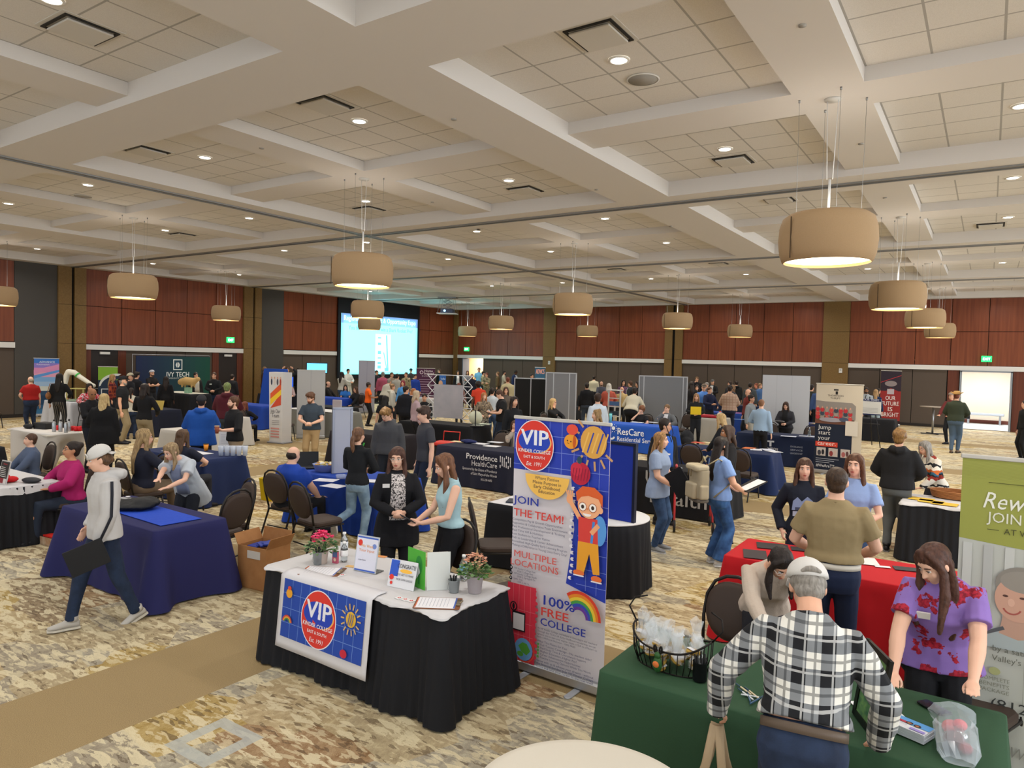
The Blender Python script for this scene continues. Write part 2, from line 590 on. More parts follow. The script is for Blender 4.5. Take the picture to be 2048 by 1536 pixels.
def trim(fn):
 global n_t
 n_t += 1
 bb = MB()
 m = fn(bb)
 return bb.build('trim_%d' % (n_t + 4), m, kind='structure')
for a0, a1 in bays:
 trim(lambda bb: (wall_seg(bb, 'X', YB, a0, a1, Z0, Z1, .09, 0, .1), WHITE)[1])
for a0, a1, gap in pil:
 def f(bb):
  mid = (a0 + a1) / 2
  segs = [(a0, mid - .07), (mid + .07, a1)] if gap else [(a0, a1)]
  for s0, s1 in segs:
   for z0, z1 in ((0, Z1), (Z1, ZS), (ZS, ZL)):
    wall_seg(bb, 'X', YB, s0, s1, z0 + .006, z1 - .006, .10, 0, .12)
  if gap: wall_seg(bb, 'X', YB, mid - .07, mid + .07, 0, ZL, .03, 1, .05)
  return [TAN, GAP]
 trim(f)
trim(lambda bb: (bb.box((XL + .2, YB - .08, ZL / 2), (.3, .16, ZL)), TAN)[1])
# left wall
b = MB()
wall_seg(b, 'Y', XL, YN, YB, 0, ZL, 0, 2, .2)
lb = [(YN, 10.7, 'w'), (10.7, 12.05, 'd'), (12.05, 13.0, 'p'), (13.0, 19.7, 'w'), (19.7, 20.62, 'p'), (20.62, 21.9, 'd'), (21.9, 25.35, 'w'), (31.3, YB - .15, 'w'), (25.35, 31.3, 'w')]
doors = [(13.2, 14.2), (18.5, 19.4)]
for a0, a1, k in lb:
 if k == 'w':
  panels(b, 'Y', XL, a0, a1, ZS, ZL, 1.37, 0)
  panels(b, 'Y', XL, a0, a1, Z1, ZS, 1.37, 0)
  if a0 == 13.0:
   panels(b, 'Y', XL, 14.5, 18.2, 0, Z0, 1.25, 1, .02)
   for s0, s1 in ((13.0, 13.2), (14.2, 14.5), (18.2, 18.5), (19.4, 19.7)):
    wall_seg(b, 'Y', XL, s0, s1, 0, Z0, .05, 5)
  else:
   panels(b, 'Y', XL, a0, a1, 0, Z0, 1.37, 1, .02)
 elif k == 'd':
  wall_seg(b, 'Y', XL, a0, a1, 0, ZL, .04, 4)
b.build('wall_left', MATS_W, kind='structure')
for a0, a1, k in lb:
 if k == 'w' and a0 != 25.35:
  trim(lambda bb: (wall_seg(bb, 'Y', XL, a0, a1, Z0 - .02, Z1 - .02, .09, 0, .1), WHITE)[1])
 if k == 'p':
  def f(bb):
   mid = 12.55 if a0 < 15 else 20.22
   for s0, s1 in ((a0, mid - .05), (mid + .05, a1)):
    for z0, z1 in ((0, Z1), (Z1, ZS), (ZS, ZL)):
     wall_seg(bb, 'Y', XL, s0, s1, z0 + .006, z1 - .006, .12, 0, .14)
   wall_seg(bb, 'Y', XL, mid - .05, mid + .05, 0, ZL, .03, 1, .05)
   return [TAN, GAP]
  trim(f)
for n, (a0, a1) in enumerate(doors):
 bb = MB(); wall_seg(bb, 'Y', XL, a0, a1, 0, Z0, .03, 0, .05)
 d = bb.build('door_%d' % (n + 1), mat('2b2523', .5), kind='structure')
 bb = MB(); bb.box((XL + .06, (a0 + a1) / 2, Z0 - .14), (.06, .36, .09)); bb.build('door_closer', WHITE, d)
 bb = MB(); bb.tube([(XL + .09, a0 + .12, .95), (XL + .09, a1 - .12, .95)], .02); bb.build('push_bar', mat('8a8a8a', .3, 1), d)
for side, fn in (('left', lambda bb: wall_seg(bb, 'Y', XL, YN, YB, 0, .12, .06, 0, .02)),):
 bb = MB(); fn(bb); bb.build('baseboard_left', mat('2a2522', .7), kind='structure')
bb = MB()
for s0, s1 in ((XL, -26.95), (-25.55, -1.45), (1.3, XR)):
 wall_seg(bb, 'X', YB, s0, s1, 0, .12, .055, 0, .02)
bb.build('baseboard_back', mat('2a2522', .7), kind='structure')
b = MB()
for k in range(11): b.box((XL + 1.0 + 3.5 * k, YN - .1, ZL / 2), (1.7, .2, ZL))
b.box(((XL + XR) / 2, YN - .1, .4), (XR - XL, .2, .8))
b.build('wall_light_baffle', mat('8a7a68', .8), kind='structure')  # unseen near wall added to cut the fill light; openings let some through
# corridor beyond the open doorway on the right
b = MB()
b.box((-.1, YB + 2.2, -.03), (5, 4.6, .06)); b.build('floor_corridor', mat('c9c6c0', .25), kind='structure')
b = MB()
b.box((-.1, YB + 4.5, 1.35), (5, .1, 2.9)); b.box((-2.6, YB + 2.3, 1.35), (.1, 4.5, 2.9)); b.box((2.5, YB + 2.3, 1.35), (.1, 4.5, 2.9))
b.build('wall_corridor', mat('b9a995', .8), kind='structure')
b = MB(); b.box((-.1, YB + 2.3, 2.83), (5.2, 4.6, .06)); b.build('ceiling_corridor', mat('d8d4cc', .9), kind='structure')
b = MB(); b.box((-.1, YB + 4.43, .08), (4.9, .03, .16)); b.build('baseboard_corridor', mat('5a2d22', .6), kind='structure')
def area(name, loc, sx, sy, pw, col, parent=None, spread=None, rot=(0, 0, 0), disk=False):
 ld = bpy.data.lights.new(name, 'AREA')
 ld.energy = pw; ld.color = col
 ld.shape = 'DISK' if disk else 'RECTANGLE'
 ld.size = sx
 if not disk: ld.size_y = sy
 if spread: ld.spread = rad(spread)
 o = bpy.data.objects.new(name, ld)
 COL.objects.link(o)
 o.location = loc; o.rotation_euler = rot
 if parent: o.parent = parent
 return o
t = thing('ceiling_light', 'bright light panel on the corridor ceiling beyond the open doorway', 'ceiling light', (-.1, YB + 2.2, 2.78))
MB().box((0, 0, 0), (3.2, 1.6, .03)).build('diffuser', mat('e9f2ff', .5, emit=4.5), t)
area('lamp_glow', (0, 0, -.05), 3.2, 1.6, 150, (.85, .93, 1), t)
b = MB()
for sx in (-1, 1): b.box((-.095 + sx * .86, YB - .05, 1.2), (.07, .26, 2.42))
b.box((-.095, YB - .05, 2.40), (1.8, .26, .06))
b.build('door_3', mat('8f959b', .4, .5), kind='structure')
# bench in the corridor
t = thing('bench', 'long grey bench in the bright corridor seen through the right doorway', 'bench', (-.1, YB + 3.9, 0))
b = MB(); b.rbox((0, 0, .45), (1.5, .42, .1), .03); b.build('seat', mat('87888a', .6), t)
for sx in (-.6, .6):
 MB().box((sx, 0, .2), (.08, .38, .4)).build('leg', mat('77787a', .5, .3), t)
# left far doorway, lit room beyond
b = MB(); b.box((-26.3, YB + 2.1, -.03), (3, 4.1, .06)); b.build('floor_anteroom', mat('b0a58f', .6), kind='structure')
b = MB()
b.box((-26.3, YB + 4.1, 1.35), (3, .1, 2.9)); b.box((-27.2, YB + 2.1, 1.35), (.1, 4, 2.9)); b.box((-24.9, YB + 2.1, 1.35), (.1, 4, 2.9))
b.build('wall_anteroom', mat('bd9f78', .8), kind='structure')
b = MB(); b.box((-26.3, YB + 2.1, 2.83), (3, 4.1, .06)); b.build('ceiling_anteroom', mat('d8d4cc', .9), kind='structure')
t = thing('ceiling_light', 'light panel on the ceiling beyond the narrow doorway by the corner', 'ceiling light', (-26, YB + 2, 2.78))
MB().box((0, 0, 0), (1.2, 1.2, .03)).build('diffuser', mat('fff3dc', .5, emit=4), t)
area('lamp_glow', (0, 0, -.05), 1.2, 1.2, 120, (1, .93, .82), t)
t = tag(MB().box((-26.75, YB - .25, 1.2), (.05, .62, 2.4)).build('open_door', mat('7c8799', .5)), 'grey-blue door leaf standing open beside the narrow far doorway', 'door')
# exit signs, wall boxes
GREEN = mat('22c45a', .5, emit=1.6)
for nm, (x, y, zz, ax, lab) in enumerate([(-.1, YB - .07, 2.92, 'x', 'green exit sign above the open right doorway'), (-26.85, YB - .07, 2.98, 'x', 'green exit sign on the wood wall near the corner'), (XL + .07, 19.05, 2.98, 'y', 'green exit sign on the left wood wall above a dark door')]):
 t = thing('exit_sign', lab, 'exit sign', (x, y, zz), 0 if ax == 'x' else -pi / 2 + pi)
 if ax == 'y': t.rotation_euler.z = pi / 2
 MB().box((0, 0, 0), (.36, .05, .24)).build('housing', GREEN, t)
 p = Print((-.13, -.027, -.055), (1, 0, 0), (0, 0, 1)); p.text('EXIT', 0, 0, .15, mat('eafff0', .5, emit=2.0), .01, fit=.26); p.build('lettering', t)
for x, z in ((-5.55, 2.28), (-20.85, 2.28)):
 t = thing('wall_thermostat', 'small white box on the tan pillar ' + ('right of the tall white panels' if x > -9 else 'above the black display booth'), 'thermostat', (x, YB - .12, z))
 MB().rbox((0, 0, 0), (.14, .05, .2), .012).build('cover', mat('d8d5cf', .5), t)
 MB().box((0, -.03, .03), (.07, .01, .05)).build('display', mat('8b8f8c', .4), t)
# ---------------------------------------------------------------- lights in the ceiling
colname = {1: 'beyond the right edge', 0: 'in the right-hand line', -1: 'in the middle line', -2: 'in the second-left line', -3: 'in the left-hand line'}
rown = ['over the camera', 'nearest row', 'second row', 'third row', 'far row']
RIM = mat('e0ddd6', .5)
LENS = mat('fff6ea', .5, emit=9)
proto_dl = None
proto_v = None
SHADE = mat('9a7f5e', .85, kind='mottle', col2='a88c69', bs=300)
def pendant(cx, cy, lab):
 t = thing('pendant_lamp', lab, 'pendant lamp', (cx, cy, 3.64), group='tan fabric drum pendant lamps')
 t['is_proto'] = 1
 prof = [(.47, .0), (.485, .012), (.515, .10), (.53, .25), (.52, .40), (.49, .50), (.43, .545), (.10, .55)]
 b = MB(); b.lathe(prof, n=48)
 b.lathe([(.465, .0), (.47, .06), (.47, .12)], n=48)
 b.build('lamp_shade', SHADE, t)
 b = MB(); b.cyl((0, 0, .035), .468, .012, 48); b.build('diffuser', mat('ffeecb', .5, emit=PENDANT_E * .45), t)
 b = MB()
 b.box((.532 * cos(4.1), .532 * sin(4.1), .25), (.012, .008, .46), 4.1)
 b.build('seam', mat('54432f', .8), t)
 b = MB()
 b.tube([(0, 0, .54), (0, 0, .95)], .014); b.tube([(.03, 0, .95), (.06, 0, ZM - 3.64)], .004, 5); b.tube([(-.03, 0, .95), (-.06, 0, ZM - 3.64)], .004, 5)
 b.build('stem', mat('d9d9d6', .4), t)
 b = MB(); b.cyl((0, 0, ZM - 3.64 - .02), .09, .02); b.build('canopy', mat('c9c5bd', .6), t)
 for a in (.4, 1.97, 3.54, 5.11):
  b = MB(); b.tube([(.35 * cos(a), .35 * sin(a), .53), (.36 * cos(a), .36 * sin(a), ZM - 3.64)], .0022, 4)
  b.cyl((.36 * cos(a), .36 * sin(a), ZM - 3.64 - .03), .012, .03, 8)
  b.build('suspension_wire', mat('9a9a98', .4, .6), t)
 area('lamp_glow', (0, 0, .02), .85, .85, 14, (1, .86, .66), t, 150, disk=True)
 area('added_uplight', (0, 0, .57), .8, .8, 2.6, (1, .93, .86), t, 170, rot=(pi, 0, 0), disk=True)  # added fill light above the closed shade, brightens the ceiling
 return t
for j, cy in enumerate(sorted(PODY)[2:]):
 for i in range(4):
  cx = -1.6 - 7.5 * i
  lab = 'tan fabric drum pendant lamp %s, %s' % (('rightmost line', 'second line from the right', 'third line from the right', 'leftmost line')[i],
              ('nearest of its line', 'second nearest of its line', 'third nearest of its line', 'farthest of its line')[j])
  if i == 0 and j == 0: p0 = pendant(cx, cy, lab)
  else:
   t = copy_tree(p0); t.location = (cx, cy, 3.64); t['label'] = lab
for o in list(bpy.data.objects):
 if 'is_proto' in o: del o['is_proto']
for jj, cy in enumerate(sorted(PODY)[1:]):
 for cx in sorted(PODX)[:5]:
  for sx in (-1.8, 1.8):
   for sy in (-1.85, 1.8):
    x, y = cx + sx, cy + sy
    if x > XR - 3 and False: continue
    i = round((cx + 1.6) / 7.5)
    lab = 'recessed downlight, %s %s, %s coffer of its bay' % (colname.get(i, ''), rown[jj], ('near-' if sy < 0 else 'far-') + ('left' if sx < 0 else 'right'))
    lab = ' '.join(lab.split())
    if proto_dl is None:
     t = thing('recessed_downlight', lab, 'downlight', (x, y, ZT), group='round recessed ceiling downlights')
     b = MB(); b.lathe([(.115, -.001), (.115, -.012), (.088, -.016), (.085, -.004)], n=28); b.build('trim_ring', RIM, t)
     b = MB(); b.cyl((0, 0, -.008), .088, .006, 28); b.build('lens', LENS, t)
     area('lamp_glow', (0, 0, -.03), .17, .17, DOWNLIGHT_W, (1, .975, .94), t, 150, disk=True)
     proto_dl = t
    else:
     t = copy_tree(proto_dl); t.location = (x, y, ZT); t['label'] = lab
VENTS = [(-3.32, 6.32, 0), (-7.21, 6.27, 0), (-3.47, 11.25, 0), (-7.42, 11.33, 0), (-11.41, 11.2, 0), (-11.41, 6.25, 0), (-7.72, 3.55, 0), (-10.9, 14.0, 0), (-3.5, 14.3, 0), (-18.6, 11.2, 0), (-3.4, 18.8, 0), (-7.3, 22.5, 0), (-.1, 18.9, 0), (-18.9, 18.7, 0), (-10.9, 22.6, 0)]
for k, (x, y, _) in enumerate(VENTS):
 t = thing('ceiling_vent', 'square ceiling air vent in a white coffer, ' + ['beside the brightest near downlight', 'upper middle near bay', 'right middle bay', 'centre bay', 'above the middle pendant', 'left near bay', 'top left of the photo', 'second bay centre', 'second bay right', 'left bay', 'far right bay', 'far centre bay', 'far right edge bay', 'far left bay', 'far middle bay'][k], 'air vent', (x, y, ZT), group='square ceiling air vents')
 b = MB(); b.box((0, 0, -.004), (.6, .6, .008)); b.build('frame', mat('cbc6bd', .6), t)
 b = MB()
 for s in (-1, 1):
  b.box((s * .245, 0, -.012), (.03, .52, .012)); b.box((0, s * .245, -.012), (.46, .03, .012))
 b.build('dark_slot', mat('2c2a28', .6, .4), t)
 b = MB(); b.rbox((0, 0, -.035), (.44, .44, .02), .01); b.build('face_plate', mat('cbc6bd', .6), t)
for x, y, lab in ((-3.39, 7.56, 'round grey ceiling speaker beside the nearest bright downlight'), (-16.0, 7.41, 'round grey ceiling speaker in the upper left bay')):
 t = thing('ceiling_speaker', lab, 'ceiling speaker', (x, y, ZT))
 b = MB(); b.cyl((0, 0, -.012), .17, .012, 32); b.build('grille', mat('a8a39b', .8, kind='mottle', col2='8e8981', bs=400), t)
 b = MB(); b.lathe([(.17, -.001), (.185, -.004), (.185, -.014), (.17, -.014)], n=32); b.build('rim', RIM, t)
for k, (px, py, z) in enumerate([(1605, 50, ZM), (908, 238, ZL), (523, 296, ZM), (1193, 379, ZL), (865, 404, ZM), (1342, 452, ZL), (1722, 287, ZM), (1770, 395, ZM)]):
 p = at(px, py, z)
 t = tag(MB().cyl((0, 0, -.012), .035, .016, 14).build('sprinkler_cover', mat('a19c93', .6), loc=(p.x, p.y, p.z)), 'small round sprinkler cover on a white ceiling beam', 'sprinkler cover', 'sprinkler covers on the beams')
# ---------------------------------------------------------------- projection screen and projector
t = thing('projection_screen', 'large glowing cyan projection screen on the left wall near the corner', 'projection screen', (XL + .16, 28.32, 0), pi / 2)
# local x runs along the wall (-y world is +x seen from the room), so mirror to face the room
SW, SZ0, SZ1 = 5.85, 1.43, 4.6
b = MB(); b.box((0, .03, (1.2 + ZL) / 2), (6.25, .05, ZL - 1.25)); b.build('frame', mat('16171c', .7), t)
CY = mat('7fecef', .6, emit=SCREEN_E); HB = mat('6888b8', .6, emit=SCREEN_E * .9); GR = mat('3f7390', .6, emit=.8); WT = mat('b9fbf6', .6, emit=SCREEN_E)
b = MB(); b.box((0, -.005, (SZ0 + SZ1) / 2), (SW, .02, SZ1 - SZ0)); b.build('lit_picture', CY, t)
p = Print((-SW / 2, -.016, SZ0), (1, 0, 0), (0, 0, 1))
p.rect(0, SZ1 - SZ0 - .5, SW, .5, HB)
p.text('Regional Employment & Opportunity Expo', .16, SZ1 - SZ0 - .36, .38, WT, .012, fit=5.5)
p.text('You have a chance to win a Shark Rocket Pro!', .5, SZ1 - SZ0 - .82, .3, GR, 0, fit=4.9)
g1, g2, g3 = mat('8ad4dd', .6, emit=1.3), mat('4f7fa6', .6, emit=.9), mat('a6e8ea', .6, emit=1.4)
p.rect(2.45, .15, 1.2, 2.05, g1)
p.rect(2.6, .2, .35, 1.95, g3)
for k, zz in enumerate((1.95, 1.6, 1.1, .85, .55, .3)): p.rect(2.64, zz, .26, .08 + .05 * (k % 3), g2)
p.line(3.45, .2, 3.3, 2.15, .10, g2); p.line(3.35, .3, 3.1, 1.2, .06, g2); p.rect(3.2, .17, .3, .18, g2)
p.text('Shark', 2.68, 2.08, .09, g2)
p.build('projected_writing', t)
area('screen_glow', (0, -.08, 3.0), 5.6, 3.0, 60, (.45, .85, 1), t, 170, rot=(rad(90), 0, 0))
bpy.data.objects['screen_glow'].visible_camera = True
q = at(886, 612, 4.75)
q = V((-22.2, 27.2, 4.72))
t = thing('ceiling_projector', 'white projector hanging on a scissor lift near the screen', 'projector', (q.x, q.y, q.z), .5)
b = MB(); b.rbox((0, 0, 0), (.62, .5, .2), .03); b.build('housing', mat('3a4052', .4), t)
b = MB(); b.box((0, 0, -.13), (.95, .75, .03)); b.build('tray', mat('d0d3d6', .5), t)
b = MB()
for s in (-1, 1):
 for k in range(3):
  z0 = .1 + k * .17
  b.tube([(-.2, s * .15, z0), (.2, s * .15, z0 + .17)], .012, 5); b.tube([(.2, s * .15, z0), (-.2, s * .15, z0 + .17)], .012, 5)
 for s2 in (-1, 1): b.tube([(s2 * .44, s * .34, -.13), (s2 * .3, s * .3, .62)], .008, 5)
b.box((0, 0, .65), (.9, .6, .04))
b.build('scissor_lift', mat('8f9296', .4, .7), t)
MB().tube([(-.1, -.25, 0), (-.1, -.3, 0)], .05, 16).build('projector_lens', mat('9fe6ff', .3, emit=2), t)
# ---------------------------------------------------------------- people
SKIN = {'l': 'd9a68a', 'p': 'e2b39a', 't': 'c08a68', 'm': '9a6a4a', 'd': '5f3d2c'}
_tex = bpy.data.textures.new('cloth_folds', 'CLOUDS')
_tex.noise_scale = .13
_tex.noise_depth = 2
_texh = bpy.data.textures.new('hair_locks', 'CLOUDS')
_texh.noise_scale = .035
_texh.noise_depth = 1
def blobmesh(o, vox, sm=4, folds=0., tex=None):
 m = o.modifiers.new('skin', 'REMESH')
 m.mode = 'VOXEL'
 m.voxel_size = vox
 m.use_smooth_shade = True
 if folds:
  d = o.modifiers.new('folds', 'DISPLACE')
  d.texture = tex or _tex
  d.strength = folds
  d.mid_level = .5
 s = o.modifiers.new('soft', 'SMOOTH')
 s.iterations = sm
 s.factor = .5
 return o
def ik(a, c, l1, l2, hint):
 d = c - a
 L_ = d.length
 if L_ > (l1 + l2) * .995:
  c = a + d.normalized() * (l1 + l2) * .995
  d = c - a; L_ = d.length
 k = (l1 * l1 - l2 * l2 + L_ * L_) / (2 * L_)
 h = math.sqrt(max(l1 * l1 - k * k, 0))
 u = d.normalized()
 n = V(hint) - u * V(hint).dot(u)
 n = n.normalized() if n.length > 1e-5 else V((0, -1, 0))
 return a + u * k + n * h, c
def hand(mb, w_, d, n, side, curl, s, vox):
 """palm, four fingers and a thumb; d along the fingers, n out of the palm"""
 d = d.normalized()
 n = (n - d * n.dot(d)).normalized()
 t = d.cross(n) * side
 k = s
 rm = vox * .62
 P = lambda a, b, c_: w_ + d * a * k + t * b * k + n * c_ * k
 mb.tube([P(-.02, 0, 0), P(.02, .003, 0), P(.055, .003, 0), P(.088, 0, 0)], [.026 * k, .034 * k, .041 * k, .038 * k], 10, up=n, flat=max(.42, rm / .04), round_=True)
 for off, L_, r in ((.030, .072, .0088), (.0105, .082, .009), (-.010, .076, .0086), (-.029, .060, .0076)):
  r = max(r * k, rm)
  p = P(.082, off, .002)
  pts = [P(.06, off * .8, 0), p]
  for frac, ang in ((.45, .35), (.3, 1.0), (.25, 1.4)):
   a = curl * ang
   dd = (d * cos(a) + n * sin(a) + t * off * 1.2).normalized()
   p = p + dd * L_ * frac * k
   pts.append(p)
  mb.tube(pts, [r, r, r * .97, r * .92, r * .8], 7, up=t, round_=True)
 p0 = P(.012, .018, .004)
 p1 = P(.042, .043, .016 + .012 * curl)
 p2 = P(.068, .052 - .012 * curl, .026 + .024 * curl)
 p3 = P(.090, .050 - .026 * curl, .030 + .034 * curl)
 r = max(.0105 * k, rm)
 mb.tube([p0, p1, p2, p3], [r * 1.35, r * 1.15, r, r * .82], 7, up=n, round_=True)
ARMS = {  # wrist targets of the right arm (mirrored for the left), palm normal, curl
 'down': ((.27, .03, .80), (-1, .1, 0), .45, (.3, -1, 0)),
 'clasp': ((.055, .27, 1.06), (-.8, -.3, .4), .6, (.9, -.3, -.5)),
 'hold': ((.10, .29, 1.12), (-.6, -.2, .9), .75, (.8, -.2, -.8)),
 'carry': ((.16, .27, 1.02), (-.9, 0, .3), .9, (.8, -.3, -.7)),
 'cross': ((-.05, .21, 1.17), (0, -1, .1), .35, (1, .1, -.6)),
 'hip': ((.20, .02, 1.03), (-.7, .7, 0), .5, (1, -.6, 0)),
 'table': ((.16, .42, .93), (0, 0, -1), .2, (.8, -.5, -.2)),
 'face': ((.07, .17, 1.46), (-.3, -.9, .2), .8, (.8, .3, -1)),
 'phone': ((.04, .30, 1.22), (-.2, -.6, .8), .7, (.8, -.1, -.9)),
 'back': ((.14, -.18, 1.0), (0, -1, 0), .5, (1, -.4, 0)),
 'lap': ((.14, .30, .70), (0, 0, -1), .3, (1, -.3, 0)),
 'pocket': ((.22, .09, .92), (-1, 0, 0), .5, (.7, -1, 0)),
 'up': ((.22, .12, 1.66), (0, -.6, .2), .4, (1, .2, -.3)),
}
PLACED = []
def person(label, px, py, h=1.72, face=0, Y=None, feet=None, top='222428', sl='long', bot='23262c', shoe='26262a', sole=None,
           skin='l', fem=False, w=1., belly=0., hair='short', hc=('2a1d16', '4a3527'), lean=0, nod=0, turn=0, R='down', Lh='down',
           sit=False, stride=0., cap=None, glasses=False, beard=None, hood=False, inner=None, badge=None, collar=None, hem=None,
           flare=0., Rp=None, Lp=None, Rc=None, Lc=None, world=None, kneel=0, feetl=None, cuff=None, roll=0, group=None, hairlen=1., folds=1., pat=None, belt=None, loc=None, drape=False, armw=1., vox=None, strap=None, hemlow=None, seat=None):
 """A figure in local space facing +Y, put where its head shows. face: 0 to the camera, 90 to the picture's right, 180 away."""
 s = h / 1.75
 sx = .94 if fem else 1.
 hz = .50 if sit else .94                         # pelvis height (unit body)
 dz = hz - .94
 hipy = -.10 * sin(rad(max(lean, 0))) if not sit else 0
 P0 = V((0, hipy, hz))
 Rl = Matrix.Rotation(-rad(lean), 3, 'X') @ Matrix.Rotation(rad(roll), 3, 'Y')
 def T(p):
  p = V(p) + V((0, hipy, dz)) if True else V(p)
  return (P0 + Rl @ (p - P0)) * s
 N = T((0, .005, 1.485))
 Hy = Matrix.Rotation(rad(turn), 3, 'Z')
 Hr = Hy @ Matrix.Rotation(-rad(nod), 3, 'X')
 HC = N + (Hr @ V((0, .022, .13)) + V((0, .012 * min(lean, 40) / 10, -.002 * min(abs(lean), 30) / 10))) * s
 topz = HC + V((0, 0, .128 * s))
 # where the figure stands
 auto = loc is None and feet is None
 if auto and Y is None:
  hp = at(px, py, topz.z)
  if hp.y > 33.6 or hp.y < 0: Y = 33.6
  elif hp.x < -26.9: Y = at(px, py, X=-26.9).y
 if (auto and Y is not None) or (feet is not None and py is not None):
  if feet is not None:
   bb_ = at(feet[0], feet[1], 0)
   hp = at(px, py, Y=bb_.y) if abs(lean) < 15 else None
  else:
   hp = at(px, py, Y=Y)
  if hp is not None:
   s = s * hp.z / topz.z
   P0s = None
   N = T((0, .005, 1.485))
   HC = N + (Hr @ V((0, .022, .13)) + V((0, .012 * min(lean, 40) / 10, -.002 * min(abs(lean), 30) / 10))) * s
   topz = HC + V((0, 0, .128 * s))
 if loc is not None:
  base = V((loc[0], loc[1], 0))
  yawdir = V((-base.x, -base.y))
 elif feet is not None:
  base = at(feet[0], feet[1], 0); yawdir = V((-base.x, -base.y))
 else:
  hp = at(px, py, topz.z) if Y is None else at(px, py, Y=Y)
  yawdir = V((-hp.x, -hp.y)); base = V((hp.x, hp.y, 0))
 if world is not None:
  ya = world
 else:
  yd = yawdir.normalized()
  ya = math.atan2(yd.y, yd.x) + rad(face) - pi / 2
 Rz = Matrix.Rotation(ya, 3, 'Z')
 if loc is None and feet is None:
  off = Rz @ V((HC.x, HC.y, 0))
  base -= off
 dist = (base.xy).length
 q = 0 if dist < 5.6 else 1 if dist < 9.5 else 2 if dist < 16 else 3
 vx = vox or (.0065, .010, .016, .022)[q]
 toL = lambda p: Rz.inverted() @ (V(p) - base)
 t = thing('person', label, 'person', (base.x, base.y, 0), ya, group)
 # ---- joints
 sh = {}
 for sd in (1, -1):
  shp = T((sd * .170 * sx * (.9 + .1 * w), 0, 1.392))
  spec = R if sd == 1 else Lh
  pn = cu = None
  if isinstance(spec, str):
   tg, pn, cu, hint = ARMS[spec]
   tg = V((tg[0] * sd, tg[1] + (hipy if lean < 20 else 0), tg[2]))
   if sit and spec in ('down',): tg = V((.15 * sd, .30, 1.06))
   low = spec in ('down', 'pocket')
   if sit: tg = tg + V((0, 0, dz if spec != 'lap' else 0))
   if not low and spec not in ('table', 'lap', 'hip', 'face', 'up') and lean:
    tg = T(tg) / s - V((0, 0, 0)) if not sit else (P0 + Rl @ (tg - P0))
   tg = tg * s
   if spec in ('face', 'up'):
    tg = HC + V((tg.x, tg.y * .55, (tg.z - 1.61 * s - (dz * s if sit else 0))))
   if low and lean > 25: tg = shp + V((sd * .04, .05, -.52)) * s
   pn = V((pn[0] * sd, pn[1], pn[2])); hint = V((hint[0] * sd, hint[1], hint[2]))
  elif spec[0] == 'w':
   tg = toL(spec[1:4]); pn = V((0, 0, -1)); cu = .25; hint = V((sd * .8, -.3, -.6))
  else:
   tg = V((spec[0] * sd, spec[1], spec[2])) * s; pn = V((-sd, 0, .2)); cu = .5; hint = V((sd * .7, -.4, -.6))
  o_ = Rp if sd == 1 else Lp
  if o_ is not None: pn = V(o_)
  o_ = Rc if sd == 1 else Lc
  if o_ is not None: cu = o_
  elb, wr = ik(shp, tg, .29 * s, .265 * s, hint)
  sh[sd] = (shp, elb, wr, pn, cu)
 legs = {}
 for sd in (1, -1):
  hj = V((sd * .088 * sx, hipy + .0, hz - .03)) * s
  if sit:
   an = V((sd * .13, .46, .09)) * s
   if feetl: an = V((sd * feetl[0], feetl[1], .09)) * s
   kn, an = ik(hj, an, .43 * s, .40 * s, (sd * .1, .4, 1))
  else:
   an = V((sd * .10, sd * stride, .09)) * s
   if stride: an.x *= .6
   if kneel and sd == kneel: an = V((sd * .1, -.38, .42)) * s
   kn, an = ik(hj, an, .43 * s, .425 * s, (sd * .05, 1, .1))
  legs[sd] = (hj, kn, an)
 # ---- body: one continuous surface
 b = MB()
 n_ = 16
 def stack(levels, dx=0., mb=b, TT=None, scale=1.):
  loops = []
  for z, rx, ry, cy in levels:
   rx += dx; ry += dx
   loops.append([(TT or T)((rx * w * cos(2 * pi * i / n_), cy + ry * (w * .5 + .5) * (1 + belly * max(0, 1 - abs(z - 1.06) / .28) * (1.6 if sin(2 * pi * i / n_) > 0 else .25)) * sin(2 * pi * i / n_), z)) for i in range(n_)])
  mb.loft(loops)
 if fem:
  LV = [(.86, .155, .105, -.01), (.93, .165, .112, -.012), (1.0, .15, .10, 0), (1.08, .128, .088, .005), (1.17, .135, .095, .008), (1.27, .15, .115, .018), (1.34, .155, .10, .01), (1.40, .14, .08, 0), (1.445, .09, .062, 0), (1.48, .055, .052, 0)]
 else:
  LV = [(.86, .155, .105, -.01), (.93, .16, .11, -.012), (1.0, .15, .103, 0), (1.1, .148, .10, .003), (1.2, .16, .108, .006), (1.30, .175, .115, .006), (1.37, .175, .105, 0), (1.415, .145, .085, 0), (1.45, .098, .068, 0), (1.49, .058, .056, 0)]
 stack(LV, -.004)
 neck_r = (.047 if fem else .056) * s
 b.tube([T((0, -.005, 1.44)), N + V((0, .0, .01)) * s, HC + Hr @ V((0, -.012, -.05)) * s], [neck_r * 1.15, neck_r, neck_r], 12)
 H = lambda p: HC + Hr @ (V(p) * s)
 b.ell(H((0, -.012, .022)), (.074 * s, .093 * s, .09 * s), 16, 12, R=Hr)
 b.ell(H((0, .020, -.03)), ((.058 if fem else .062) * s, .068 * s, .083 * s), 14, 10, R=Hr)
 b.ell(H((0, .042, -.088)), ((.028 if fem else .036) * s, .03 * s, .024 * s), 10, 8, R=Hr)
 for sd in (1, -1):
  b.ell(H((sd * .075, -.008, -.008)), (.011 * s, .02 * s, .031 * s), 8, 6, R=Hr)
  b.ell(H((sd * .036, .058, -.028)), (.022 * s, .022 * s, .02 * s), 8, 6, R=Hr)
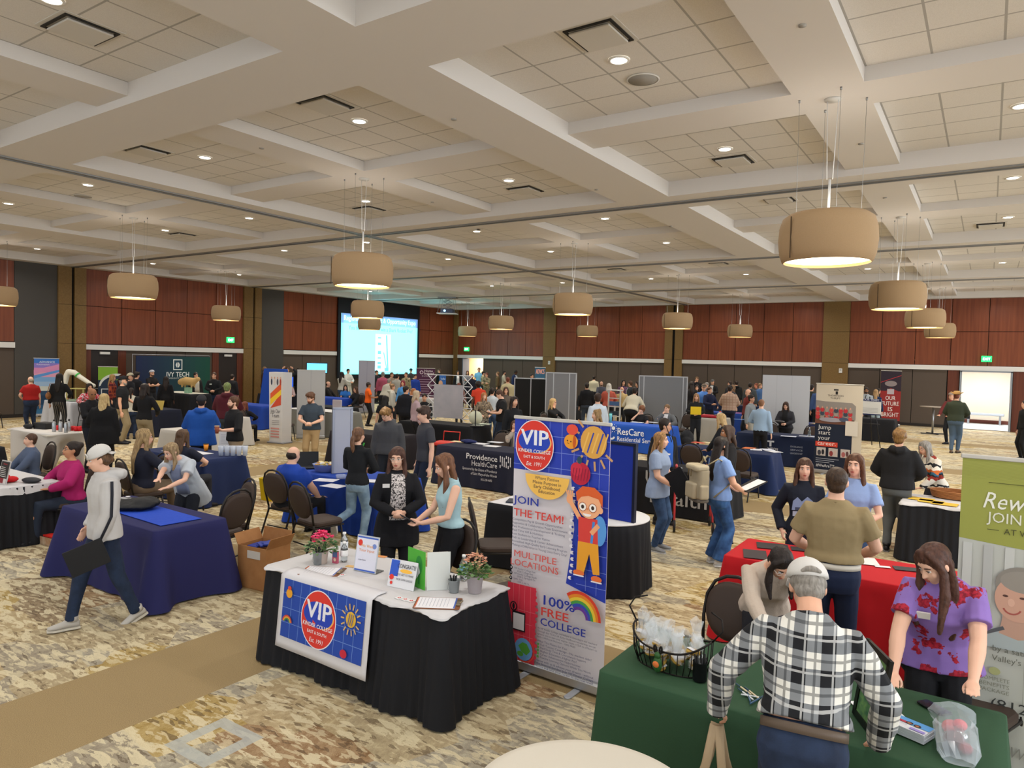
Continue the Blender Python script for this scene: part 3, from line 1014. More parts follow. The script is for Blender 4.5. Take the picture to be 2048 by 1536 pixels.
 if q < 3:
  b.tube([H((0, .078, .016)), H((0, .094, -.012)), H((0, .100, -.026))], [.008 * s, .0105 * s, .0125 * s], 8, round_=True)
  for sd in (1, -1): b.ell(H((sd * .011, .087, -.028)), (.008 * s, .009 * s, .007 * s), 6, 5, R=Hr)
  b.ell(H((0, .068, .033)), (.052 * s, .016 * s, .011 * s), 10, 6, R=Hr)
  b.ell(H((0, .078, -.060)), (.022 * s, .012 * s, .012 * s), 8, 6, R=Hr)
 aw = armw * (.9 if fem else 1.) * (.75 + .25 * w)
 for sd in (1, -1):
  shp, elb, wr, pn, cu = sh[sd]
  b.tube([T((sd * .09, 0, 1.385)), shp, shp.lerp(elb, .35), elb, elb.lerp(wr, .3), wr], [.05 * s, .054 * aw * s, .05 * aw * s, .039 * aw * s, .041 * aw * s, .026 * s], 10, round_=True)
  dv = (wr - elb).normalized()
  hd = dv
  if spec_flat(R if sd == 1 else Lh):
   hd = (dv + V((0, 1, 0)) * .6); hd.z *= .15
  hand(b, wr, hd, pn, sd, cu, s * (.93 if fem else 1.), vx)
  hj, kn, an = legs[sd]
  lw = (.7 + .3 * w)
  b.tube([hj + V((0, 0, .05)) * s, hj.lerp(kn, .3), kn, kn.lerp(an, .35), an], [.083 * s * lw, .076 * s * lw, .052 * s * lw, .052 * s * lw, .036 * s], 10, round_=True)
 sk = mat(SKIN.get(skin, skin), .55, bump=.08, bs=220)
 blobmesh(b.build('body', sk, t), vx, 3 if q else 4)
 # ---- trousers
 foot_on = {}
 b = MB()
 pw = .014 + (.01 if flare < 0 else 0)
 if sit:
  b.ell(V((0, -.01, hz - .0)) * s, (.185 * w * s, .145 * w * s, .12 * s), 16, 10)
  stack([(.93, .165, .12, 0), (1.03, .158, .112, 0)], .004, b)
 else:
  TT = lambda p: ((V(p) + V((0, hipy, 0))) * s).lerp(T(p), max(0, min(1, (p[2] - .88) / .16)))
  stack([(.80, .150, .098, -.008), (.86, .166, .118, -.012), (.93, .172, .124, -.012), (1.0, .16, .112, 0), (1.03, .156, .108, 0)], .004, b, TT)
 for sd in (1, -1):
  hj, kn, an = legs[sd]
  fl_ = .052 + max(flare, 0)
  lw = (.7 + .3 * w)
  k_ = .066 if flare < 0 else .060
  b.tube([hj + V((0, 0, .04)) * s, hj.lerp(kn, .35), kn, kn.lerp(an, .55), an + V((0, 0, -.015)) * s], [(.094 + pw - .014) * s * lw, .088 * s * lw, (k_ + pw) * s * lw, (.056 if flare <= 0 else fl_ * .8) * s * 1.05, (fl_ if flare >= 0 else .06) * s], 12, round_=False)
 pm = bot if not isinstance(bot, str) else mat(bot, .85, bump=.15, bs=120)
 blobmesh(b.build('trousers', pm, t), vx * 1.1, 4, .012 * folds if q < 3 else 0)
 # ---- shoes
 for sd in (1, -1):
  an = legs[sd][2]
  yawf = rad(-8 * sd)
  fd = Matrix.Rotation(yawf, 3, 'Z')
  up_ = 0
  if kneel and sd == kneel and not sit:
   fd = fd @ Matrix.Rotation(-rad(75), 3, 'X')
  elif stride and sd * stride < 0 and abs(stride) > .2:
   fd = fd @ Matrix.Rotation(-rad(22), 3, 'X')
  b = MB()
  O = an + V((0, 0, -.09)) * s
  A = an
  pt = lambda x, y, z: A + fd @ (V((x, y, z - .09)) * s)
  loops = []
  for y, wd, ht, zb in ((-.075, .022, .05, .012), (-.06, .034, .075, .012), (-.02, .038, .09, .012), (.03, .038, .085, .012), (.08, .043, .062, .012), (.13, .045, .048, .012), (.165, .036, .038, .013), (.185, .016, .03, .016)):
   loops.append([pt(wd * cos(2 * pi * i / 12) * (1 if sin(2 * pi * i / 12) < .3 else .82), y, zb + ht / 2 + ht / 2 * sin(2 * pi * i / 12)) for i in range(12)])
  b.loft(loops)
  if q < 3 or sole: b.tube([pt(0, -.02, .07), pt(0, -.02, .12)], [.044 * s, .046 * s], 12)
  so = b.build('shoe', mat(shoe, .5), t)
  b = MB()
  loops = []
  for z in (0, .018):
   lp = []
   for x, y in ((.03, -.078), (.038, -.03), (.036, .03), (.044, .09), (.043, .14), (.022, .19), (-.022, .19), (-.043, .14), (-.044, .09), (-.036, .03), (-.038, -.03), (-.03, -.078)):
    lp.append(pt(x * 1.06, y, z))
   loops.append(lp)
  b.loft(loops, sm=False)
  b.build('sole', mat(sole or '1b1b1d', .7), so)
 # ---- top
 tm = top if not isinstance(top, str) else mat(top, .85, bump=.18, bs=140)
 hm = hem if hem is not None else (.90 if not sit else .96)
 b = MB()
 e = .016 if not drape else .03
 if hood: e = .028
 lv = [(hm, .168 + (.006 if hm > .88 else .02), .122, -.004), (max(hm + .04, .96), .168, .12, 0)]
 lv += [(z, rx, ry, cy) for z, rx, ry, cy in LV if z > 1.01]
 lv = [(z, max(rx, .15 if not fem or drape or hood else .128), ry, cy) for z, rx, ry, cy in lv[:-2]] + [(z, rx, ry, cy) for z, rx, ry, cy in lv[-2:]]
 if hemlow:
  lv = [(hemlow, .19, .15, 0)] + lv
 TTs = (lambda p: T(p)) if (sit or lean > 24) else (lambda p: ((V(p) + V((0, hipy, dz))) * s).lerp(T(p), max(0, min(1, (p[2] - .86) / .12))))
 stack(lv, e, b, TTs)
 for sd in (1, -1):
  shp, elb, wr, pn, cu = sh[sd]
  e2 = e + .004
  r0 = [.055 * s, (.050 * aw + e2) * s]
  if sl == 'long':
   b.tube([T((sd * .09, 0, 1.385)), shp, shp.lerp(elb, .45), elb, elb.lerp(wr, .4), wr.lerp(elb, .03)], r0 + [(.051 * aw + e2) * s, (.046 * aw + e2) * s, (.042 * aw + e2) * s, (.034 + e2 * .7) * s], 12)
  elif sl == 'mid':
   b.tube([T((sd * .09, 0, 1.385)), shp, shp.lerp(elb, .45), elb, elb.lerp(wr, .25)], r0 + [(.051 * aw + e2) * s, (.046 * aw + e2) * s, (.046 * aw + e2) * s], 12)
  elif sl == 'short':
   b.tube([T((sd * .09, 0, 1.385)), shp, shp.lerp(elb, .35), shp.lerp(elb, .66)], r0 + [(.050 * aw + e2) * s, (.052 * aw + e2 * 1.1) * s], 12)
  elif sl == 'none':
   b.tube([T((sd * .09, 0, 1.40)), shp + V((0, 0, .0))], [.06 * s, .062 * s], 12)
 if fem and not drape and q < 3:
  for sd in (1, -1): b.ell(T((sd * .065, .088, 1.265)), (.062 * w * s, .05 * s, .06 * s), 12, 8)
 if hood:
  b.tube([T((-.075, -.03, 1.475)), T((-.07, -.11, 1.46)), T((0, -.15, 1.45)), T((.07, -.11, 1.46)), T((.075, -.03, 1.475))], [.04 * s, .05 * s, .055 * s, .05 * s, .04 * s], 10, round_=True)
  b.tube([T((-.07, .02, 1.47)), T((0, .065, 1.45)), T((.07, .02, 1.47))], .028 * s, 8, round_=True)
 nm = 'jacket' if inner else ('hoodie' if hood else 'shirt')
 tp = blobmesh(b.build(nm, tm, t), vx, 4, (.018 if q < 2 else .014) * folds if q < 3 else 0)
 if sl == 'long' and cuff:
  for sd in (1, -1):
   shp, elb, wr, pn, cu = sh[sd]
   MB().tube([wr.lerp(elb, .12), wr.lerp(elb, 0)], .04 * s, 12).build('cuff', mat(cuff, .8), tp)
 if inner:
  b = MB()
  im = inner if not isinstance(inner, str) else mat(inner, .8)
  loops = []
  n2 = 7
  for z, rx, ry, cy in lv[:]:
   if z < .93 or z > 1.46: continue
   hw = .055 + .03 * (1.3 - z) if z > 1.1 else .07
   ex = e + .012
   lp = []
   for i in range(n2):
    x = (-1 + 2 * i / (n2 - 1)) * (hw + .02)
    yy = cy + (ry + ex) * (w * .5 + .5) * math.sqrt(max(.05, 1 - (x / ((rx + ex) * w)) ** 2)) * (1 + belly * max(0, 1 - abs(z - 1.06) / .28) * 1.6)
    lp.append(TTs((x, yy + .004, z)))
   for i in range(n2 - 1, -1, -1):
    x = (-1 + 2 * i / (n2 - 1)) * (hw + .02)
    lp.append(TTs((x, cy + ry * .4, z)))
   loops.append(lp)
  b.loft(loops)
  b.build('shirt', im, t)
 if collar:
  b = MB()
  b.tube([T((.058, -.03, 1.475)), T((.045, .045, 1.462)), T((.012, .085, 1.43))], [.016 * s, .02 * s, .012 * s], 8, flat=.5)
  b.tube([T((-.058, -.03, 1.475)), T((-.045, .045, 1.462)), T((-.012, .085, 1.43))], [.016 * s, .02 * s, .012 * s], 8, flat=.5)
  b.tube([T((.058, -.03, 1.475)), T((0, -.068, 1.48)), T((-.058, -.03, 1.475))], .018 * s, 8, flat=.6)
  b.build('collar', mat(collar, .8) if isinstance(collar, str) else collar, tp)
 if belt:
  b = MB()
  TT = lambda p: ((V(p) + V((0, hipy, 0))) * s).lerp(T(p), .9)
  b.loft([[TT((.169 * w * cos(a), -.006 + .124 * (w * .5 + .5) * sin(a), z)) for a in [2 * pi * i / 24 for i in range(24)]] for z in (.982, 1.022)])
  b.build('belt', mat(belt, .5), t)
 if badge:
  for cl, bx, bz in ([badge] if isinstance(badge, tuple) else [(badge, .09, 1.30)]):
   c_ = T((bx, .152 if not inner else .15, bz))
   MB().box(c_, (.075 * s, .012, .04 * s), R=Rl).build('name_badge', mat(cl, .5), t)
 # ---- head details
 faceaway = abs(((face + turn + 180) % 360) - 180) > 125
 if q < 3 and not faceaway:
  for sd in (1, -1):
   ey = MB().ell(H((sd * .030, .0735, .006)), (.0135 * s, .009 * s, .0075 * s), 10, 8, R=Hr).build('eye', mat('e9e4df', .3), t)
   if q < 2:
    MB().ell(H((sd * .030, .0805, .006)), (.0052 * s, .0035 * s, .0052 * s), 8, 6, R=Hr).build('iris', mat('33241b', .2), ey)
  b = MB()
  for sd in (1, -1):
   e_ = MB().tube([H((sd * .014, .0815, .027)), H((sd * .032, .081, .032)), H((sd * .048, .071, .028))], [.0034 * s, .004 * s, .0024 * s], 6, round_=True)
   e_.build('eyebrow', mat(hc[0], .8), t)
   MB().tube([H((sd * .017, .082, .013)), H((sd * .030, .0855, .0165)), H((sd * .044, .078, .012))], [.0016 * s, .0024 * s, .0016 * s], 5).build('eyelid', mat('4a3026', .7), t)
  b.ell(H((0, .0895, -.0555)), ((.021 if fem else .023) * s, .0055 * s, .0042 * s), 12, 6, R=Hr)
  b.ell(H((0, .0885, -.0635)), (.017 * s, .006 * s, .005 * s), 12, 6, R=Hr)
  b.build('lips', mat('a8584f' if skin in 'lpt' else '6b3a34', .5), t)
 elif q == 3 and not faceaway:
  b = MB()
  for sd in (1, -1): b.ell(H((sd * .030, .080, .014)), (.017 * s, .008 * s, .012 * s), 6, 5, R=Hr)
  b.build('eyes', mat('4a3228', .6), t)
 hmat = mat(hc[0], .5, kind='hair', col2=hc[1])
 b = MB()
 if cap:
  b.ell(H((0, -.026, .012)), (.083 * s, .090 * s, .062 * s), 16, 10, R=Hr)
  b.ell(H((0, -.05, -.03)), (.070 * s, .052 * s, .055 * s), 14, 10, R=Hr)
  if hair == 'messy':
   for k in range(9):
    a = pi + pi * k / 8
    b.ell(H((.078 * cos(a), -.03 + .085 * sin(a), -.02 - .012 * (k % 2))), (.022 * s, .02 * s, .032 * s), 7, 5, R=Hr)
  hair = 'cap' if hair in ('short', 'messy', 'buzz', 'bald') else hair
 fall = lambda x, y, z: HC + Hy @ V((x, y, z)) * s
 if hair in ('short', 'messy', 'curly', 'long', 'bob', 'ponytail', 'bun', 'halfup', 'side'):
  f = 1.0 if hair != 'curly' else 1.12
  b.ell(H((0, -.022, .036)), (.086 * f * s, .099 * f * s, .092 * f * s), 18, 12, R=Hr)
  b.ell(H((0, -.05, -.025)), (.072 * f * s, .058 * f * s, .07 * s), 14, 10, R=Hr)
  if hair in ('short', 'messy', 'curly'):
   for sd in (1, -1): b.ell(H((sd * .072, .012, .018)), (.014 * s, .02 * s, .03 * s), 8, 6, R=Hr)
  if hair == 'messy' or hair == 'curly':
   rng = random.Random(int(px * 7 + py))
   for _ in range(26):
    a, e3 = rng.uniform(0, 2 * pi), rng.uniform(-.2, 1.4)
    x, y, z = cos(a) * cos(e3), sin(a) * cos(e3), sin(e3)
    if y > .55 and z < .5: continue
    r_ = rng.uniform(.022, .034) * (1.25 if hair == 'curly' else 1)
    b.ell(H((x * .078, -.022 + y * .09, .03 + z * .088)), r_ * s, 7, 5)
   if hair == 'messy':
    for x in (-.045, -.015, .015, .045): b.tube([H((x, .05, .105)), H((x * 1.15, .082, .075)), H((x * 1.2, .088, .05))], [.024 * s, .018 * s, .008 * s], 7)
  if hair in ('long', 'halfup', 'bob', 'side'):
   L_ = {'long': 1., 'halfup': 1., 'bob': .42, 'side': .8}[hair] * hairlen
   if lean < 30:
    b.tube([H((0, -.05, .03)), fall(0, -.085, -.09), fall(0, -.098 - .02 * L_, -.10 - .13 * L_), fall(0, -.095 - .03 * L_, -.11 - .25 * L_)], [.085 * s, .086 * s, .083 * s, .055 * s], 14, up=Hy @ V((0, 1, 0)), flat=.5, round_=True)
   for sd in (1, -1):
    if hair == 'halfup' and False: continue
    x0 = .072
    b.tube([H((sd * .035, .035, .105)), H((sd * x0, .03, .055)), fall(sd * .083, .012, -.04), fall(sd * .088, .0, -.10 - .06 * L_), fall(sd * .082, .025, -.11 - .22 * L_)], [.02 * s, .024 * s, .028 * s, .036 * s, .016 * s], 9, up=Hy @ V((1, 0, 0)), flat=.8, round_=True)
   if hair == 'halfup': b.ell(H((0, -.07, .10)), .042 * s, 10, 8)
  if hair == 'ponytail':
   b.ell(H((0, -.108, .03)), .03 * s, 8, 6)
   b.tube([H((0, -.105, .03)), fall(0, -.135, -.04), fall(0, -.14, -.14 * hairlen), fall(0, -.125, -.25 * hairlen), fall(0, -.12, -.32 * hairlen)], [.022 * s, .033 * s, .036 * s, .03 * s, .01 * s], 10)
  if hair == 'bun':
   b.ell(H((0, -.10, .075)), .045 * s, 12, 8)
 elif hair == 'buzz':
  b.ell(H((0, -.018, .030)), (.080 * s, .096 * s, .088 * s), 18, 12, R=Hr)
  b.ell(H((0, -.045, -.025)), (.068 * s, .055 * s, .06 * s), 14, 10, R=Hr)
 elif hair == 'bald':
  b.ell(H((0, -.034, -.008)), (.0815 * s, .081 * s, .070 * s), 16, 10, R=Hr)
 if b.v:
  ho = b.build('hair', hmat, t)
  blobmesh(ho, vx if q else .006, 2 if hair in ('messy', 'curly') else 3, (.012 if hair in ('messy', 'curly') else .007) if q < 3 else 0, _texh)
 if glasses and not (q == 3):
  b = MB()
  for sd in (1, -1):
   pts = [H((sd * .031 + .0215 * cos(a), .0905 - .006 * abs(cos(a)), .004 + .0165 * sin(a))) for a in [2 * pi * i / 14 for i in range(15)]]
   b.tube(pts, (.0018 if q else .0014) * s, 5)
   b.tube([H((sd * .053, .084, .008)), H((sd * .072, .05, .010)), H((sd * .079, -.01, .005))], .0016 * s, 5)
  b.tube([H((-.010, .093, .006)), H((.010, .093, .006))], .0018 * s, 5)
  b.build('glasses', mat(glasses if isinstance(glasses, str) else '2a2624', .4), t)
 if beard:
  b = MB()
  b.ell(H((0, .038, -.082)), (.056 * s, .05 * s, .042 * s), 14, 8, R=Hr)
  for sd in (1, -1): b.tube([H((sd * .062, .01, -.01)), H((sd * .06, .025, -.055)), H((sd * .04, .05, -.085))], [.012 * s, .018 * s, .02 * s], 8)
  b.tube([H((-.026, .083, -.052)), H((0, .092, -.044)), H((.026, .083, -.052))], [.005 * s, .008 * s, .005 * s], 6)
  blobmesh(b.build('beard', mat(beard, .8, kind='hair', col2=hc[1] if isinstance(hc, tuple) else beard), t), vx, 2)
 if cap:
  style, c1, c2 = (cap + (None,))[:3] if isinstance(cap, tuple) else ('cap', cap, None)
  HR = Matrix.Translation(HC) @ Hr.to_4x4()
  cm = c1 if not isinstance(c1, str) else mat(c1, .85, bump=.3, bs=250)
  back = -1 if style == 'backcap' else 1
  b = MB()
  if style in ('cap', 'backcap', 'beanie'):
   loops = []
   for k in range(9):
    a = (pi / 2) * k / 8
    r = cos(a) * .995 + .005
    loops.append([H((.094 * r * cos(2 * pi * i / 20), -.014 + .110 * r * sin(2 * pi * i / 20), .040 + .100 * sin(a) + (.022 * back * sin(2 * pi * i / 20) * (1 - k / 8)))) for i in range(20)])
   b.loft(loops)
   co = b.build('hat', cm, t)
   if style != 'beanie':
    bb = MB()
    rows = []
    for u in range(7):
     a = rad(-58 + 116 * u / 6)
     x = .082 * sin(a) / sin(rad(58)) * .98
     ye = back * (.066 + .03 * cos(a))
     yo = back * (.085 + .085 * cos(a * 1.15))
     rows.append([H((x * .93, ye - .014 * back, .052)), H((x, yo - .012 * back, .034 - .010 * cos(a))), H((x, yo - .012 * back, .040 - .010 * cos(a))), H((x * .93, ye - .014 * back, .062))])
    bb.loft(rows, cap=True)
    bb.build('hat_brim', mat(c2, .8) if c2 else cm, co)
    MB().ell(H((0, -.014, .140)), .006 * s, 8, 6).build('hat_button', cm, co)
    if style == 'backcap':
     # strap opening shows hair on the forehead side
     MB().tube([H((-.04, .088, .045)), H((-.025, .093, .068)), H((.0, .094, .076)), H((.025, .093, .068)), H((.04, .088, .045))], .006 * s, 6).build('strap_opening', mat('c9c6c2', .8), co)
   if style == 'cap' and faceaway:
    bb = MB(); bb.tube([H((-.038, -.117, .038)), H((-.02, -.1215, .045)), H((.0, -.123, .047)), H((.02, -.1215, .045)), H((.038, -.117, .038))], [.008 * s, .013 * s, .015 * s, .013 * s, .008 * s], 10, round_=True)
    bb.build('hair_in_gap', hmat, co)
  else:   # wide brimmed hat
   loops = []
   for r, z in ((.16, .075), (.165, .06), (.12, .045), (.092, .045), (.09, .10), (.082, .135), (.05, .145), (.005, .138)):
    loops.append([H((r * .95 * cos(2 * pi * i / 24), -.01 + r * 1.05 * sin(2 * pi * i / 24), z + (.045 * cos(2 * pi * i / 24) ** 2 if r > .11 else 0))) for i in range(24)])
   b.loft(loops, cap=False)
   b.loft([loops[2], loops[0]], cap=False)
   b.build('hat', cm, t)
 info = dict(o=t, base=base, yaw=ya, s=s, T=lambda p: base + Rz @ T(p), H=lambda p: base + Rz @ H(p), RW=base + Rz @ sh[1][2], LW=base + Rz @ sh[-1][2],
    RS=base + Rz @ sh[1][0], LS=base + Rz @ sh[-1][0], RE=base + Rz @ sh[1][1], LE=base + Rz @ sh[-1][1], Rz=Rz, toW=lambda p: base + Rz @ (V(p) * s), HCw=base + Rz @ HC, dist=dist, hipy=hipy, topz=topz.z)
 PLACED.append((label, base.x, base.y, topz.z, dist, s * 1.75))
 if sit and seat:
  chair(base.x, base.y, math.degrees(ya) + 90, 'brown oval-backed chair under the ' + seat)
 return info
def spec_flat(sp):
 return sp in ('table', 'lap') or (not isinstance(sp, str) and sp[0] == 'w')
# ---------------------------------------------------------------- furniture builders
def cloth_path(w_, d, r=.03, step=.02):
 """points and outward normals round a rounded rectangle, with arc length"""
 P = []
 hx, hy = w_ / 2 - r, d / 2 - r
 def seg(a, b, n):
  L_ = (V(b) - V(a)).length; k = max(1, int(L_ / step))
  for i in range(k): P.append((V(a).lerp(V(b), i / k), V(n), 0))
 def arc(cx, cy, a0):
  for i in range(6):
   a = a0 + i / 6 * pi / 2
   P.append((V((cx + r * cos(a), cy + r * sin(a))), V((cos(a), sin(a))), 1))
 seg((-hx, -hy - r), (hx, -hy - r), (0, -1)); arc(hx, -hy, -pi / 2)
 seg((hx + r, -hy), (hx + r, hy), (1, 0)); arc(hx, hy, 0)
 seg((hx, hy + r), (-hx, hy + r), (0, 1)); arc(-hx, hy, pi / 2)
 seg((-hx - r, hy), (-hx - r, -hy), (-1, 0)); arc(-hx, -hy, pi)
 return P
def cloth_mesh(w_, d, h, drop, fold=.02, freq=2.2, corner=.10, pleat=0., seed=1, zt=.006, top=True, flare=.02, step=.02, round_=False, pf=11.):
 rng = random.Random(seed)
 ph = [rng.uniform(0, 6.28) for _ in range(6)]
 if round_:
  P = [(V((w_ / 2 * cos(a), w_ / 2 * sin(a))), V((cos(a), sin(a))), 0) for a in [2 * pi * i / 160 for i in range(160)]]
 else:
  P = cloth_path(w_, d, step=step)
 s_, acc = [], 0
 for i, (p, n, c) in enumerate(P):
  s_.append(acc); acc += (P[(i + 1) % len(P)][0] - p).length
 kf = round(acc * freq); kp = round(acc * pf)
 def off(i, t):
  u = s_[i] / acc * 2 * pi
  p, n, c = P[i]
  v = fold * t * (sin(kf * u + ph[0]) * .6 + sin(round(kf * .55) * u + ph[1]) * .5 + .35 * sin(round(kf * 1.7) * u + ph[2]))
  if pleat: v += pleat * (.35 + .65 * t) * sin(kp * u + 1.2 * sin(round(kp * .21) * u + ph[3]))
  hx, hy = w_ / 2, d / 2
  if not round_:
   cd = math.hypot(hx - abs(p.x), hy - abs(p.y))
   v += corner * t * math.exp(-(cd / .13) ** 2)
  return v + flare * t + .003
 b = MB()
 loops = []
 if top:
  for k in (0.0, .5, .93):
   loops.append([V((p.x * k, p.y * k, h + zt)) for p, n, c in P])
  loops.append([V((p.x * .995, p.y * .99, h + zt)) for p, n, c in P])
 nz = 9
 for j in range(nz + 1):
  t = j / nz
  lp = []
  for i, (p, n, c) in enumerate(P):
   q_ = p + n * off(i, t)
   z = h + zt - .006 - t * (drop - .006)
   if t == 1 and drop < h - .02: z += .012 * sin(kf * s_[i] / acc * 2 * pi * .7 + ph[4])
   lp.append(V((q_.x, q_.y, max(z, .004))))
  loops.append(lp)
 b.loft(loops, cap=False)
 return b
FOLD_TOP = mat('c9c2b6', .6)
LEGM = mat('5d5d5f', .4, .7)
def folding_table(x0, y0, w_, d, lab, h=.74, rz=0):
 t = thing('folding_table', lab, 'table', (x0 + w_ / 2, y0 + d / 2, 0), rz)
 MB().rbox((0, 0, h - .016), (w_ - .01, d - .01, .03), .03).build('tabletop', FOLD_TOP, t)
 for sx in (-1, 1):
  for sy in (-1, 1):
   MB().tube([(sx * (w_ / 2 - .2), sy * (d / 2 - .1), 0.002), (sx * (w_ / 2 - .2), sy * (d / 2 - .1), h - .03)], .014).build('leg', LEGM, t)
 return t
def draped(x0, y0, w_, d, col, lab, tlab, h=.74, fold=.02, corner=.11, freq=2.2, seed=1, rz=0, drop=None, bump=.1, table=True, flare=.02, step=.025):
 if table: folding_table(x0, y0, w_, d, tlab, h, rz)
 m = col if not isinstance(col, str) else mat(col, .85, bump=bump, bs=160)
 o = cloth_mesh(w_, d, h, h - .012 if drop is None else drop, fold, freq, corner, 0, seed, flare=flare, step=step).build('tablecloth', m, loc=(x0 + w_ / 2, y0 + d / 2, 0), rz=rz)
 return tag(o, lab, 'tablecloth')
BLACKCLOTH = mat('15161b', .8, bump=.1, bs=160)
def skirted(x0, y0, w_, d, lab_top, lab_skirt, tlab, seed=2, over=.02, h=.74, puddle=.0):
 folding_table(x0, y0, w_, d, tlab, h)
 c = (x0 + w_ / 2, y0 + d / 2, 0)
 o = cloth_mesh(w_ + .012, d + .012, h - .012, h - .02, .035, 1.7, .03, .011, seed, top=False, flare=.06, step=.009).build('table_skirt', BLACKCLOTH, loc=c)
 tag(o, lab_skirt, 'table skirt')
 o = cloth_mesh(w_ + .012, d + .012, h, over, .004, 3, .01, .004, seed, flare=.012, step=.014).build('tablecloth', mat('c9c7c8', .75, bump=.15, bs=40), loc=c)
 return tag(o, lab_top, 'tablecloth')
# banquet chair with an oval back
CHF = mat('2a2624', .4, .3); CHP = mat('40332c', .55)
_chair = None
CHAIRS = []
def chair(x, y, face, lab, group=None):
 """face: world angle the sitter looks to, degrees from +X"""
 global _chair
 if _chair is None:
  t = thing('banquet_chair', lab, 'chair', (x, y, 0), rad(face - 90))
  b = MB()
  b.rbox((0, .02, .445), (.43, .43, .06), .09, n=6)
  o = b.build('seat', CHP, t)
  R = Matrix.Rotation(rad(12), 3, 'X')
  def bp(u, v, w_): return V((0, -.20, .47)) + R @ V((u, w_, v))
  # backrest pad: rounded shield, narrower below
  b = MB()
  out = []
  for k in range(32):
   a = 2 * pi * k / 32
   ca, sa = cos(a), sin(a)
   ww = .214 * (1 - .10 * (sa < 0) * abs(sa))
   out.append((ww * (abs(ca) ** .8) * (1 if ca > 0 else -1), .245 + .205 * (abs(sa) ** .85) * (1 if sa > 0 else -1)))
  loops = []
  for w_, k in ((-.028, .8), (-.02, .96), (.0, 1.0), (.018, .95), (.026, .78), (.03, .3)):
   loops.append([bp(u * k, .245 + (v - .245) * k, w_) for u, v in out])
  b.loft(loops)
  b.build('backrest', CHP, t)
  b = MB()
  pts = [bp(-.175, -.42, .02), bp(-.20, -.02, 0), bp(-.221, .18, 0), bp(-.213, .33, 0), bp(-.165, .43, 0), bp(-.085, .478, 0), bp(0, .49, 0), bp(.085, .478, 0), bp(.165, .43, 0), bp(.213, .33, 0), bp(.221, .18, 0), bp(.20, -.02, 0), bp(.175, -.42, .02)]
  pts = pts[1:-1]
  b.tube(pts, .0125, 8, up=(0, 1, 0))
  b.build('back_frame', CHF, t)
  b = MB()
  for s in (-1, 1): b.tube([(s * .205, -.2, .41), (s * .20, .22, .41)], .012)
  b.tube([(-.2, .2, .41), (.2, .2, .41)], .012); b.tube([(-.2, -.18, .41), (.2, -.18, .41)], .012); b.tube([(-.19, -.22, .2), (.19, -.22, .2)], .009)
  b.build('seat_frame', CHF, t)
  for s in (-1, 1):
   MB().tube([bp(s * .20, -.02, 0), (s * .205, -.19, .40), (s * .21, -.33, .02), (s * .21, -.34, .0)], .0125).build('leg', CHF, t)
   MB().tube([(s * .20, .18, .42), (s * .205, .24, .02), (s * .205, .242, 0)], .0125).build('leg', CHF, t)
  _chair = t
 else:
  t = copy_tree(_chair); t.location = (x, y, 0); t.rotation_euler.z = rad(face - 90); t['label'] = lab
 t['group'] = group or 'brown oval-backed banquet chairs'
 CHAIRS.append((x, y))
 return t
# banners
ALU = mat('b6b7ba', .35, .8); RAIL = mat('c4c0b8', .5, .3)
def rollup(lab, cx, cy, w_, z1, rz, col, z0=.09, base=True, name='roll_up_banner', cat='banner'):
 t = thing(name, lab, cat, (cx, cy, 0), rz)
 MB().box((0, 0, (z0 + z1) / 2), (w_, .004, z1 - z0)).build('banner_sheet', mat(col, .55) if isinstance(col, str) else col, t)
 MB().rbox((0, 0, z1 + .008), (w_ + .02, .022, .026), .008).build('top_rail', RAIL, t)
 if base:
  MB().rbox((0, .0, .055), (w_ + .04, .10, .085), .03).build('base_cassette', ALU, t)
  for sx in (-1, 1):
   MB().rbox((sx * w_ * .27, -.04, .007), (.055, .32, .012), .025).build('foot', mat('b4b8c0', .5, .3), t)
  MB().tube([(0, .03, .1), (0, .018, z1)], .01).build('support_pole', ALU, t)
 p = Print((-w_ / 2, -.0022, z0), (1, 0, 0), (0, 0, 1))
 p.W, p.H = w_, z1 - z0
 return t, p
def panel(lab, p0, p1, z0, z1, col, name='partition_screen', cat='display panel', th=.03, frame_=None, mull=()):
 p0, p1 = V((p0[0], p0[1])), V((p1[0], p1[1]))
 c = (p0 + p1) / 2
 d = p1 - p0
 t = thing(name, lab, cat, (c.x, c.y, 0), math.atan2(d.y, d.x))
 MB().box((0, 0, (z0 + z1) / 2), (d.length, th, z1 - z0)).build('panel_board', mat(col, .7) if isinstance(col, str) else col, t)
 if frame_:
  b = MB()
  fm = mat(frame_, .4, .4)
  for x in [-d.length / 2, d.length / 2]:
   MB().box((x, 0, (z0 + z1) / 2), (.03, th + .02, z1 - z0)).build('upright', fm, t)
  for k in mull: MB().box((-d.length / 2 + d.length * k, 0, (z0 + z1) / 2), (.028, th + .02, z1 - z0)).build('upright', fm, t)
  MB().box((0, 0, z1), (d.length + .03, th + .02, .03)).build('top_rail', fm, t)
 p = Print((-d.length / 2, -th / 2 - .0005, z0), (1, 0, 0), (0, 0, 1))
 p.W, p.H = d.length, z1 - z0
 return t, p
def fprint(x0, w_, y, z0, seed=0):
 """print on the front face of a draped cloth, in room coordinates"""
 return Print((x0, y, z0), (1, 0, 0), (0, 0, 1))
